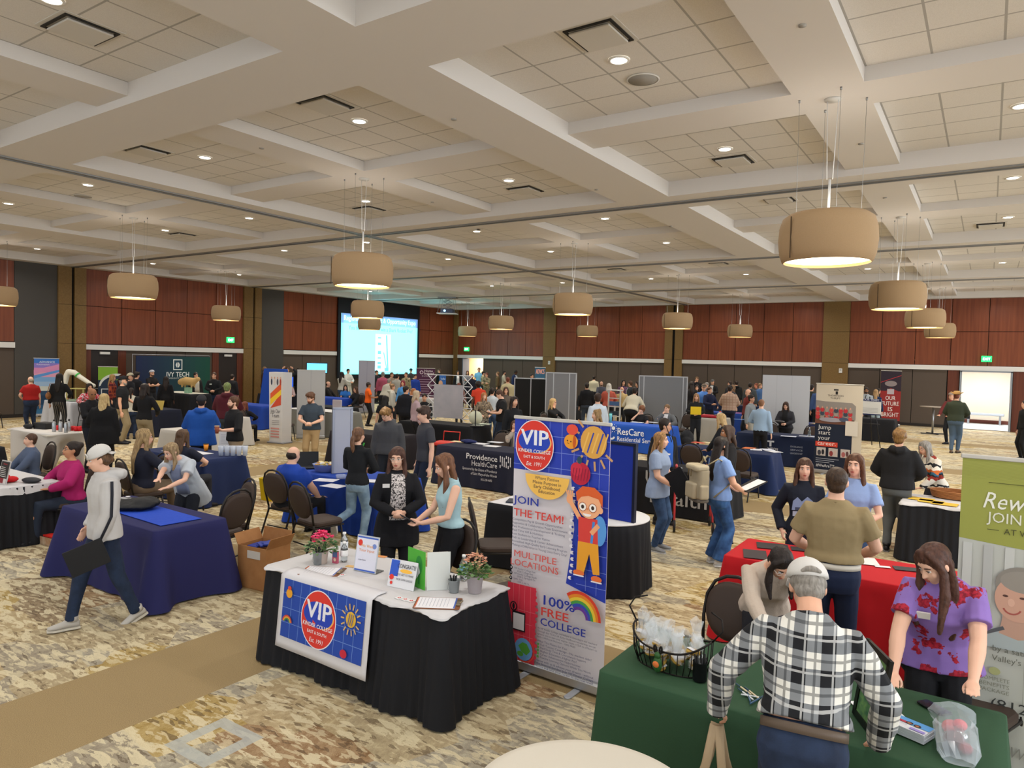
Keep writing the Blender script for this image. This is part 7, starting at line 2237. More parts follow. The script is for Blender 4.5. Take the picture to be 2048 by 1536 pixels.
t = thing('alarm_clock', 'small round white bell clock on the white cloth', 'clock', (-6.9, 21.95, .757)); o = MB().cyl((0, 0, -.02), .09, .05, 20).build('clock_body', mat('d8d4d0', .4), t); o.rotation_euler = (pi / 2, 0, 0); o.location = (0, 0, .10); MB().ell((0, 0, .2), (.04, .03, .03), 8, 6).build('bell', mat('c8584a', .4), t)
q = at(1398, 885, 0)
t = thing('rucksack', 'dark grey rucksack on the floor by the white cloth', 'bag', (-7.2, 19.9, 0), .3)
bb = MB(); bb.ell((0, 0, .26), (.2, .14, .26), 16, 10); bb.ell((0, -.12, .18), (.15, .07, .14), 12, 8); blobmesh(bb.build('bag_body', mat('2b2d32', .7), t), .02, 3, .03); MB().tube([(-.05, .02, .5), (0, .02, .57), (.05, .02, .5)], .012, 6).build('handle', mat('1f2024', .7), t)
bottle(at(1597, 880, .76).x, 18.2, .752, 'clear water bottle on the navy cloth with small logo', h=.22)
for px, l in ((1612, 'right'), (1575, 'left')):
 q = at(px, 873, .755); paper(q.x, q.y + .1, .753, .35, .2, .1, 'c9cedc', 'white paper on the navy cloth with small logo, %s' % l)
t = thing('rucksack', 'black bag on the floor by the brown chair with pink bottle', 'bag', (-3.9, 24.9, 0), .2); bb = MB(); bb.ell((0, 0, .25), (.25, .15, .25), 12, 8); bb.build('bag_body', mat('1c1d20', .7), t)
# ---------------------------------------------------------------- the people
BR = ('3a2519', '5c4030'); DK = ('191210', '2c201a'); BL = ('9a7a4e', 'c8aa78'); LB = ('5a4230', '8c6c4a'); GY = ('6b655e', '9a948c'); RD = ('5c2c1c', '7d4430'); OM = ('4a3424', 'b08450'); WH = ('b8b2a8', 'd8d3ca'); SB = ('8a5430', 'b87a4c')
P = person
JEAN = mat('2a3c5a', .85, kind='denim', col2='3f5a80', bump=.2, bs=140)
JEAND = mat('1b2539', .85, kind='denim', col2='26344e', bump=.2, bs=140)
JEANL = mat('6a8298', .85, kind='denim', col2='8ba4b8', bump=.2, bs=140)
JEANF = mat('24406c', .85, kind='denim', col2='3f68a0', bump=.2, bs=140)
PLAID = mat('17181c', .85, kind='plaid', col2='dcdad2', bs=9.0, bump=.2)
FLOR = mat('8a6cb4', .7, kind='floral')
# --- front right
pl = P('man in black and white plaid shirt and white cap leaning over the green table', 1617, 1120, 1.77, 178, Y=3.40, top=PLAID, bot=JEAND, cap=('cap', 'cfccc8', 'c9c6c2'), hair='buzz', hc=GY, lean=27, nod=34, turn=12, w=1.05, belly=.1, hem=1.03,
       R=('w', -.33, 3.40, .82), Lh=('w', -.98, 3.22, .84), Lp=(0, 0, -1), Lc=1.2, collar=PLAID, belt='5a4c40')
pu = P('woman in a purple and red floral top standing over the green table', 1870, 1086, 1.68, 5, Y=4.42, fem=True, top=FLOR, sl='short', bot='16161b', hair='long', hc=('3a231c', '5a3a2e'), lean=17, nod=32, turn=-48, w=1.28, armw=1.15, hairlen=1.25,
       R=('w', -.36, 4.18, .80), Lh=('w', .0, 4.05, .79), badge=('dcd6d0', .11, 1.30), hem=.86, skin='p')
cr = P('dark-haired woman in a cream cardigan bending to write at the green table', 1562, 1093, 1.66, 8, Y=4.62, fem=True, top=mat('c3b3a4', .9, bump=.4, bs=90), bot='2a2a30', hair='bob', hc=('17100e', '2a1f1b'), lean=40, nod=48, turn=20, R=('w', -.98, 4.22, .78), Lh=('w', -.62, 4.20, .78), glasses='d8d4d0', w=1.1, hairlen=1.5)
ma = P('man in short-sleeved khaki uniform shirt and white belt seen from behind', 1675, 930, 1.80, 178, Y=5.72, top=mat('94825f', .8, bump=.1), sl='short', bot=mat('18233f', .8, bump=.1), hair='buzz', hc=('2e2119', '4a3626'), w=1.12, belt='d6d0c4', R='carry', Lh='carry', shoe='111113', skin='p', collar='94825f', hem=1.03, armw=1.1)
P('girl in a dark sweatshirt with a pale landscape print behind the red table', 1610, 915, 1.6, 4, Y=7.45, fem=True, top='1b1f2c', bot='23273a', hair='long', hc=BR, nod=2, R='pocket', Lh=(.10, .25, .92), hairlen=1.1, skin='p')
g = PLACED[-1]
P('girl in a light blue shirt right of the khaki uniform', 1711, 906, 1.68, -4, Y=7.5, fem=True, top='8ea4cf', sl='short', bot=JEAN, hair='long', hc=('4a2f22', '6b4832'), R='clasp', Lh='clasp', hairlen=1.25, turn=-10, skin='p', w=1.1)
ho = P('person in a black hooded sweatshirt and grey sweatpants seen from behind', 1798, 857, 1.78, 172, feet=(1788, 1104), top='17171a', hood=True, bot=mat('55585a', .85, bump=.2), flare=-.1, hair='messy', hc=('5a4028', '96703e'), R='carry', Lh='carry', w=1.15, shoe='1b1b1e', sole='77777a', drape=True)
P('woman in a bright banded fleece leaning at the right-hand white table', 1850, 881, 1.62, -48, Y=11.55, fem=True, top=mat('d8d0c2', .9, kind='fleece', bump=.3), bot='2a2c34', hair='bob', hc=GY, lean=20, nod=14, R='table', Lh='table', glasses=True, w=1.15, hairlen=1.4)
# --- centre right
a9 = P('woman in a pale blue-grey shirt with ombre hair holding a black folder', 1310, 862, 1.68, 70, feet=(1312, 1100), fem=True, top='8c9cb8', sl='short', bot=JEAN, hair='long', hc=OM, R=(.08, .25, .98), Lh=(.02, .24, 1.10), w=1.35, armw=1.2, shoe='8a8c90', sole='c0c0c0', hem=.80, skin='p', turn=12, hairlen=1.15)
P('man in a bright blue shirt and black jacket with a white badge', 1342, 836, 1.86, 38, feet=(1322, 1048), top='17181c', inner='2a5fc0', bot='191a1f', hair='short', hc=DK, glasses=True, turn=42, w=1.2, R='down', Lh='down', badge=('d8dade', .02, 1.17), shoe='1b1b1d')
bk = P('woman with a cream backpack in a light blue shirt and flared jeans', 1467, 874, 1.66, 118, feet=(1432, 1128), fem=True, top='7f9cd0', sl='short', bot=JEANF, flare=.06, hair='long', hc=('15100e', '2a1f1a'), R='carry', Lh='carry', shoe='d0ccc8', sole='dedcd8', w=1.3, armw=1.15, turn=10, hairlen=1.3)
P('brown-haired person in a black jacket left of the cream backpack', 1455, 849, 1.70, -70, Y=9.7, top='19181b', bot='17171a', hair='bob', hc=('2f211a', '4a362a'), R='carry', Lh='hold', skin='m', w=1.1, fem=True)
P('blonde woman in black leaning over the deep blue table', 1442, 826, 1.66, -120, Y=12.95, fem=True, top='17191f', bot='17181c', hair='long', hc=BL, lean=22, nod=10, R='table', Lh='table')
P('man in a light blue dress shirt seen from behind at the small logo table', 1520, 797, 1.80, 172, feet=(1518, 932), top='8ea6c0', bot='15151a', hair='buzz', hc=('6a4630', '8c6448'), R='down', Lh='hold', skin='p')
P('woman with long dark hair and dark cardigan behind the small logo table', 1572, 803, 1.68, -12, Y=19.5, fem=True, top='2a2a30', inner='111114', bot='17171a', hair='long', hc=('2a1d18', '4a3329'), R='clasp', Lh='clasp', nod=18, w=1.25, skin='p')
P('curly-haired woman in black seated behind the bright blue table', 1283, 811, 1.68, -35, Y=18.9, sit=True, fem=True, top='15151a', sl='short', bot='15151a', hair='curly', hc=('5a3220', '8a5a38'), R='face', Lh='lap', seat='curly-haired woman in black', skin='p')
P('man in a grey jacket seated with his hand to his chin behind the blue table', 1334, 808, 1.80, -25, Y=19.1, sit=True, top='5f6266', bot='23252b', hair='short', hc=LB, R='face', Lh='lap', inner='c8c8cc', seat='man in the grey jacket', skin='p')
P('woman with a half bun and long blonde hair behind the tall banner', 1193, 818, 1.68, -70, Y=12.0, fem=True, top='c9c5c0', bot='23252b', hair='halfup', hc=('6a5038', 'a88858'), skin='p')
P('man in a white dress shirt seen from behind, centre of the hall', 1196, 785, 1.85, 215, Y=14.4, top='c2ccd8', bot='23252b', hair='short', hc=('2a1a14', '3c281e'), turn=-35, w=1.1, skin='p')
P('blonde woman in black seated in front of the grey panel', 1107, 796, 1.68, 60, Y=17.3, sit=True, fem=True, top='17181b', bot='17181b', hair='bob', hc=BL, R='face', Lh='lap', seat='blonde in front of the grey panel', hairlen=1.5, glasses=True)
P('woman with glasses seated at the left edge of the tall banner', 1030, 840, 1.66, 10, Y=12.3, sit=True, fem=True, top='9a8f84', inner='b8a8a0', bot='23252b', hair='long', hc=BR, glasses=True, turn=-25, R='face', Lh='lap', seat='woman with glasses left of the tall banner')
# --- front booth women
vb = P('woman in a long black cardigan and patterned blouse behind the front table', 795, 893, 1.62, 4, Y=5.12, fem=True, top='121217', inner=mat('d2cac8', .8, kind='blotch', col2='2a2628', bs=42), bot='15151a', hair='long', hc=('38231d', '5c3d31'), R='clasp', Lh='clasp', glasses='cfc4bc', w=1.22, hemlow=.66, hem=.8, badge=('d6d4d2', .13, 1.33), nod=8, turn=-14, skin='p', folds=.6, hairlen=.9)
vw = P('woman in a pale blue ruffled blouse looking at her phone', 889, 906, 1.64, -72, Y=5.0, fem=True, top='9fbec6', sl='none', bot='131317', hair='long', hc=('523424', '7a5238'), R=(.02, .33, 1.06), Lh=(.05, .30, 1.05), nod=22, hairlen=1.3, skin='p', hem=1.0, Rp=(0, -.5, 1), Lp=(0, -.5, 1))
gh = P('person in a charcoal hooded sweatshirt and glasses looking down', 772, 815, 1.82, -14, Y=8.4, top=mat('45464a', .9, bump=.2), hood=True, bot='1d2027', hair='messy', hc=('5c4026', '96703e'), nod=28, turn=-22, R='down', Lh='down', glasses=True, w=1.12, skin='p', drape=True)
gt = P('young man in a dark grey shirt and jeans in profile', 838, 811, 1.80, -68, feet=(848, 1040), top='3b3c42', sl='short', bot='1c2438', hair='messy', hc=('2c1e17', '48332a'), R='down', Lh='down', skin='p', shoe='6b5a44', sole='3a3028', nod=8)
bp_ = P('woman with a ponytail in black with light jeans, one foot raised', 702, 852, 1.70, 148, feet=(712, 1090), fem=True, top='17191d', bot=JEANL, hair='ponytail', hc=('4a3226', '7a5840'), R='clasp', Lh='clasp', kneel=-1, shoe='c9c4c4', sole='c9c6c0', turn=-10, skin='p', hairlen=.8)
P('bearded man in a slate shirt and khaki trousers holding a card', 608, 783, 1.80, -12, feet=(622, 940), top='38434f', sl='short', bot='a08660', hair='messy', hc=('4a3022', '6b4a34'), beard='5a3c2a', glasses=True, R='clasp', Lh='clasp', nod=14, turn=-28, w=1.12, skin='p')
bm = P('large balding man in a royal blue polo seated at the blue table', 588, 891, 1.84, 132, Y=6.15, sit=True, top='1a3f9e', sl='short', bot='1c1d22', hair='bald', hc=('1f1814', '33281f'), R='table', Lh='table', w=1.45, belly=.2, armw=1.25, collar='1a3f9e', seat='large man in the royal blue polo', nod=6, skin='p')
# --- left
wk = P('walking man in a white hooded sweatshirt and backwards white cap', 186, 887, 1.80, -76, feet=(208, 1250), top=mat('bdbab8', .9, bump=.2), hood=True, bot=JEAND, stride=.27, cap=('backcap', 'c9c6c2', 'c4c0bc'), hair='messy', hc=('3e2a1c', '6b4c30'), nod=12, shoe='b3aea6', sole='c9c3b6', R='pocket', Lh=(.16, .10, .86), skin='p', hem=.86, Lc=.7)
lw = P('woman in a white tunic bending over the front left navy table', 342, 885, 1.66, -32, Y=4.62, fem=True, top=mat('b6bcc4', .8, bump=.2), sl='short', drape=True, inner='8a96b4', bot='22252e', hair='bob', hc=('6b5038', 'a8916c'), lean=34, nod=24, turn=-20, R=('w', *at(290, 1002, .86)), Lh=('w', *at(335, 975, .9)), w=1.15, hairlen=1.4, hemlow=.68, hem=.8, skin='p')
mg = P('woman in a magenta top seated by the left white-topped table', 143, 881, 1.68, -74, sit=True, fem=True, top='a01a5e', bot='232c3c', hair='bun', hc=DK, R='lap', Lh='lap', w=1.45, armw=1.2, glasses=True, nod=-8, skin='t', seat='woman in magenta')
P('man in a slate blue shirt seated at the left white-topped table', 60, 866, 1.80, -72, Y=4.95, sit=True, top='4f5b74', bot='23252b', hair='short', hc=BR, R='table', Lh='table', w=1.25, collar='4f5b74', skin='p', seat='man in the slate blue shirt', nod=-6)
P('long-haired blonde woman in navy with dark glasses, seated', 290, 856, 1.70, 112, Y=5.35, sit=True, fem=True, top='191c2c', sl='mid', bot='6b5a48', hair='long', hc=('6b5438', 'b09468'), R='lap', Lh='lap', glasses=True, w=1.2, hairlen=1.35, turn=-14, seat='long-haired blonde in navy', skin='p')
P('brown-haired woman in navy seated with her arm on the navy table', 366, 857, 1.68, 140, Y=6.1, sit=True, fem=True, top='1a1e2e', sl='short', bot='2a2c34', hair='long', hc=('3f2b1e', '5f4630'), R='lap', Lh='table', w=1.15, hairlen=1.2, seat='brown-haired woman in navy', skin='p')
cf = P('bearded man in a black shirt holding a paper coffee cup', 466, 791, 1.80, -58, Y=7.7, top='131316', sl='mid', bot='8a7862', hair='short', hc=('3a2317', '5c3c28'), R='down', Lh='hold', beard='4a3020', w=1.15, turn=-8, skin='p', collar='131316')
P('person in a maroon hooded sweatshirt with dyed green hair from behind', 455, 764, 1.85, 168, Y=9.9, top='4a1520', hood=True, bot='33383c', hair='short', hc=('5a4a38', '7f9a58'), w=1.25, R='hold', Lh='hold')
P('person in a bright blue hooded sweatshirt and dark cap from behind', 403, 790, 1.66, 176, top='1a4c9c', hood=True, bot='20242e', hair='buzz', hc=DK, cap=('beanie', '2c2c30'), w=1.35, R='hold', Lh='hold', hem=.78, drape=True)
P('woman in a cream sweater and jeans with a dark ponytail from behind', 264, 775, 1.68, 172, feet=(262, 878), fem=True, top='c2bdae', bot=JEAND, hair='ponytail', hc=DK, R='carry', Lh='carry', w=1.2, skin='m')
P('woman with wavy blonde hair in a long black coat from behind', 208, 786, 1.62, 165, fem=True, top='0f0f12', bot='0f0f12', hair='long', hc=('9c8052', 'cdb482'), w=1.35, hem=.8, hemlow=.7, R='down', Lh='carry', drape=True)
P('bald man in black looking down at his phone beside the blonde woman', 185, 775, 1.70, 35, top='16161a', bot='1c1f28', hair='none', R='phone', Lh='phone', nod=18, skin='m', turn=-20)
rp = P('balding man in a red polo and jeans with his back turned', 60, 752, 1.82, 200, feet=(62, 862), top='a01c1a', sl='short', bot=JEAND, hair='bald', hc=('8a7f70', 'b0a590'), R='down', Lh='carry', w=1.3, glasses=True, turn=15, skin='p', hem=.98)
P('woman with long black hair, striped trousers and a tan bag', 119, 746, 1.74, 158, Y=9.6, fem=True, top='141416', bot=mat('1c1c1f', .8, kind='stripe_v', col2='8a8478', bs=22), hair='long', hc=('0f0c0b', '1f1916'), R='carry', Lh='down', hairlen=1.1)
P('seated woman in a red and white patterned top below the robot arm', 179, 766, 1.66, 20, Y=10.9, sit=True, fem=True, top=mat('b8323e', .8, kind='blotch', col2='c9c6cc', bs=16), bot='23252b', hair='bob', hc=DK, R='lap', Lh='lap', seat='woman in the red and white top')
P('woman with wavy blonde hair in a maroon and orange checked shirt', 226, 748, 1.68, 80, Y=11.9, fem=True, top=mat('5a1c24', .8, kind='check', col2='b8562a', bs=9), bot='23252b', hair='long', hc=('7a5c38', 'b08c58'))
P('man in a black cap and black polo with khaki trousers', 247, 752, 1.84, 78, Y=9.6, top='17181d', sl='short', bot='8f8063', cap=('cap', '1a1a1c', '1a1a1c'), hair='buzz', hc=GY, beard='8a8278', w=1.25, R='down', Lh='carry')
# --- left booth people
for args in (('person in a two-tone cap beside the black cap man', 261, 746, 60, dict(top='191a20', cap=('cap', 'b0a890', '1a1a1c'), skin='l')), ('man with dark tousled hair in black from behind near the crest backdrop', 274, 743, 130, dict(top='15151b', sl='short', hair='messy', hc=DK)),
             ('bearded man in a white cap and dark shirt before the crest backdrop', 304, 740, 40, dict(top='1c1a1c', sl='short', cap=('beanie', 'b9bcc4'), beard='4a3626', R='cross', Lh='cross')), ('dark-haired person in black with back turned before the crest backdrop', 332, 752, 175, dict(Y=13.1, top='101013', bot='101013', hair='long', hc=DK, fem=True, skin='d')),
             ('woman in a magenta vest under the white crest', 343, 737, 20, dict(top='a8285c', sl='long', fem=True, hair='long', hc=DK, badge='d8d4d8', skin='t')), ('blonde woman in a black polo right of the white crest', 376, 738, -30, dict(top='17171b', sl='short', fem=True, hair='bob', hc=BL, badge='d8d8d8')),
             ('person in a white shirt and black blazer by the crest backdrop', 392, 744, 25, dict(Y=15.3, top='131317', inner='c9c5b8', bot='131317', hair='short', hc=DK, w=1.25, badge='d8d8d8')), ('man in a black sweatshirt with crossed hands right of the crest backdrop', 428, 744, -10, dict(top='15171a', bot=JEAND, hair='short', hc=BR, R='clasp', Lh='clasp', badge='c0c8c0')),
             ('dark-skinned woman in black reaching past the cream sweater', 290, 766, 150, dict(top='121215', bot='8f8063', hair='bob', hc=DK, skin='d', fem=True, R='carry', Lh='hold')), ('person by the bright monitor near the left door', 465, 748, 150, dict(Y=16.6, top='17181e', hair='short', hc=DK))):
 l, x, y, fc, kw = args
 kw.setdefault('bot', '1e2026')
 P(l, x, y, kw.pop('h', 1.72), fc, **kw)
P('red-haired woman in dark clothes seated left of the tower banner', 490, 802, 1.66, 150, Y=11.9, sit=True, fem=True, top='1c1b1e', bot='1c1b1e', hair='long', hc=RD, R='lap', Lh='lap', seat='red-haired woman')
for args in (('man in a brown camouflage jacket near the second pillar', 530, 733, 100, dict(top='4a3222', w=1.1, hair='short', hc=LB)), ('man with raised hands near the second pillar', 575, 734, 10, dict(top='2a2c33', R='up', Lh='up', hair='short', hc=BR)), ('man in black with back turned beside the grey banner back', 597, 736, 165, dict(top='121214', hair='short', hc=DK)),
             ('older man in a pale pink shirt behind the tower banner', 574, 757, 5, dict(top='a89090', inner='17171c', sl='mid', hair='short', hc=GY, glasses=True, Y=15.6, R='clasp', Lh='clasp')),
             ('man in black bending at the far left of the royal blue table', 657, 762, 70, dict(top='1c1a1a', hair='bald', hc=DK, Y=20.3, sit=True, R='table', Lh='table', seat='man in black at the royal blue table')), ('dark-haired woman in a bright blue shirt seated before the screen', 691, 769, 0, dict(top='2a6ab8', fem=True, hair='long', hc=DK, Y=20.4, sit=True, sl='short', glasses=True, R='table', Lh='table', seat='woman in the bright blue shirt')),
             ('woman with long brown hair in black seated before the screen', 711, 773, -50, dict(top='17171a', fem=True, hair='long', hc=BR, Y=19.5, sit=True, R='table', Lh='table', seat='long-haired woman in black before the screen')),
             ('woman in a white sweater and jeans below the screen', 684, 743, 140, dict(top='c0beb4', fem=True, bot=JEAN, hair='long', hc=DK, R='cross', Lh='cross')), ('young man in a white shirt below the screen', 697, 737, 40, dict(top='cfd0cc', bot='b9b8b0', hair='short', hc=DK, R='clasp', Lh='clasp')),
             ('man in a bright orange shirt and black trousers in profile', 745, 764, 100, dict(top='d85a14', bot='131316', sl='short', hair='short', hc=DK, feet=(735, 852), R='hold', Lh='hold', skin='m')), ('man in a pink shirt with back turned below the screen', 766, 743, 178, dict(top='b0566c', Y=22.5, w=1.3, hair='short', hc=GY)),
             ('man in a dark shirt right of the grey banner before the screen', 754, 740, 60, dict(top='22242a', hair='short', hc=BR)), ('man in a cream shirt bending forward behind the orange shirt', 779, 757, 140, dict(top='b9b4a6', lean=28, hair='short', hc=GY, w=1.3, Y=20.6)),
             ('woman in a pale hooded sweatshirt with tied blonde hair', 786, 767, 95, dict(top='a9a8a0', hood=True, fem=True, hair='bun', hc=LB, Y=17.2)), ('person in a beige top in the crowd below the screen', 784, 744, 30, dict(top='8f7f6c', hair='short', hc=BR)), ('man in a white sweatshirt with back turned right of the screen centre', 795, 747, 150, dict(top='a8a69c', hair='short', hc=DK, w=1.2)),
             ('woman with long black hair in a black shirt with white print, from behind', 770, 790, 170, dict(top='16161a', sl='short', fem=True, hair='long', hc=('0f0c0c', '1c1716'), Y=12.9, w=1.1, hairlen=1.3)), ('young man in a dark navy sweatshirt in profile', 813, 771, 165, dict(top='17181f', bot='131318', hair='short', hc=DK, turn=-60, Y=14.9, w=1.15)),
             ('girl in a pink hooded sweatshirt with blonde hair', 828, 776, 120, dict(top='b59a9a', hood=True, fem=True, hair='long', hc=SB, Y=16.0)), ('older woman in a pink top beside the pink hooded sweatshirt', 834, 780, 110, dict(top='b39aa0', fem=True, hair='bob', hc=('a89078', 'cbb79a'), h=1.62)),
             ('person in camouflage before the purple banner', 812, 744, -30, dict(top=mat('8c8468', .9, kind='camo', bs=14), bot='6b6650', hair='bun', hc=BR)), ('person in a cap holding a red ball at the right of the screen', 822, 737, 10, dict(top='3a3434', bot='23252b', cap=('cap', '2a3a3c', '2a3a3c'), hair='buzz', R='cross', Lh='cross')),
             ('woman with red-dyed hair and a light blue shirt in the crowd', 806, 760, -20, dict(top='4a8ac8', fem=True, hair='bob', hc=('6a1c28', '8c2a38'), Y=19.2)), ('person in deep blue before the purple banner', 831, 748, 20, dict(top='1f3f9a', hair='short', hc=DK, Y=25.0)),
             ('man in black seated below the purple banner', 849, 786, 5, dict(top='17181c', hair='short', hc=DK, Y=16.6, sit=True, R='table', Lh='table', seat='man in black below the purple banner')), ('man in black leaning on the wall beside the purple banner', 878, 737, -60, dict(Y=32.3, top='121214', bot='121214', hair='short', hc=BR)),
             ('woman in a black suit and white shirt near the corner', 916, 741, 5, dict(top='141417', inner='c9c8cc', bot='141417', fem=True, hair='long', hc=DK)), ('woman in a grey patterned top before the open door leaf', 935, 741, 5, dict(top=mat('5c5f66', .9, kind='blotch', col2='8a8c90', bs=20), fem=True, hair='bob', hc=BR, R='cross', Lh='cross')),
             ('man in a light blue shirt standing in the narrow bright doorway', 958, 735, -10, dict(top='6fb0d8', sl='short', bot='7fa8c0', hair='short', hc=LB, Y=33.6)), ('balding man in dark blue before the narrow doorway', 944, 747, -20, dict(top='1a1d2c', hair='bald', hc=RD, skin='m')),
             ('soldier in grey camouflage near the narrow doorway, left one', 967, 742, 100, dict(top=mat('8c8468', .9, kind='camo', bs=14), hair='short', hc=DK)), ('soldier in grey camouflage near the narrow doorway, right one', 973, 745, -30, dict(top=mat('8c8468', .9, kind='camo', bs=14), bot='6b6650', hair='short', hc=RD, R='cross', Lh='cross')),
             ('person in a brown hooded coat by the back wall', 995, 743, -90, dict(top='5c4a30', bot='3a3a2c', hair='short', hc=LB)), ('bearded man in a cream sweater by the back wall', 1009, 741, 90, dict(top='b3aa98', hair='short', hc=DK, beard='241a14', R='carry', Lh='carry')), ('man in a navy suit by the back wall left of the teal banner', 1032, 740, 60, dict(top='26365c', inner='c0c8d4', hair='short', hc=DK, skin='d', nod=20)),
             ('large man in a cream shirt with back turned left of the black booth', 1016, 753, 178, dict(top='bdb28c', w=1.35, hair='buzz', hc=RD, Y=22.0)), ('person in a bright red shirt with black curls bending left', 956, 762, 200, dict(top='c23a22', sl='short', bot='2a2030', hair='curly', hc=DK, skin='d', lean=25, Y=18.6, w=1.1)),
             ('strawberry blonde woman in a brown patterned blouse', 966, 784, 15, dict(top=mat('8a7a66', .8, kind='blotch', col2='4a4038', bs=14), bot=mat('8a8478', .8, kind='blotch', col2='2a2826', bs=12), fem=True, hair='long', hc=SB, feet=(965, 893), R='carry', Lh='carry', turn=8, skin='p')), ('man in a white shirt behind the strawberry blonde', 985, 775, 160, dict(top='b8c0c8', hair='short', hc=DK, Y=16.9, bot=JEAN)),
             ('man in a black shirt holding a black folder in profile', 1003, 779, -80, dict(top='131316', sl='short', bot='1b2536', hair='short', hc=BR, feet=(1001, 912), R='hold', Lh='hold', w=1.25, nod=22, skin='p')), ('woman with glasses and shoulder-length hair facing the camera', 1012, 773, 5, dict(top='5a5048', fem=True, hair='bob', hc=BR, glasses=True, Y=17.6)),
             ('person in an orange shirt beside the teal banner', 1064, 747, 30, dict(top='d8582c', hair='short', hc=DK, Y=29.0)), ('woman with red-brown hair bending behind the white lattice', 918, 765, 190, dict(top='7a5a54', fem=True, hair='short', hc=RD, lean=20, Y=20.4)), ('man in a light shirt in the crowd behind the black shirt', 1029, 792, 30, dict(top='17181c', bot='15151a', hair='long', hc=DK, h=1.66, fem=True))):
 l, x, y, fc, kw = args
 kw.setdefault('bot', '1e2026')
 P(l, x, y, kw.pop('h', 1.72), fc, **kw)
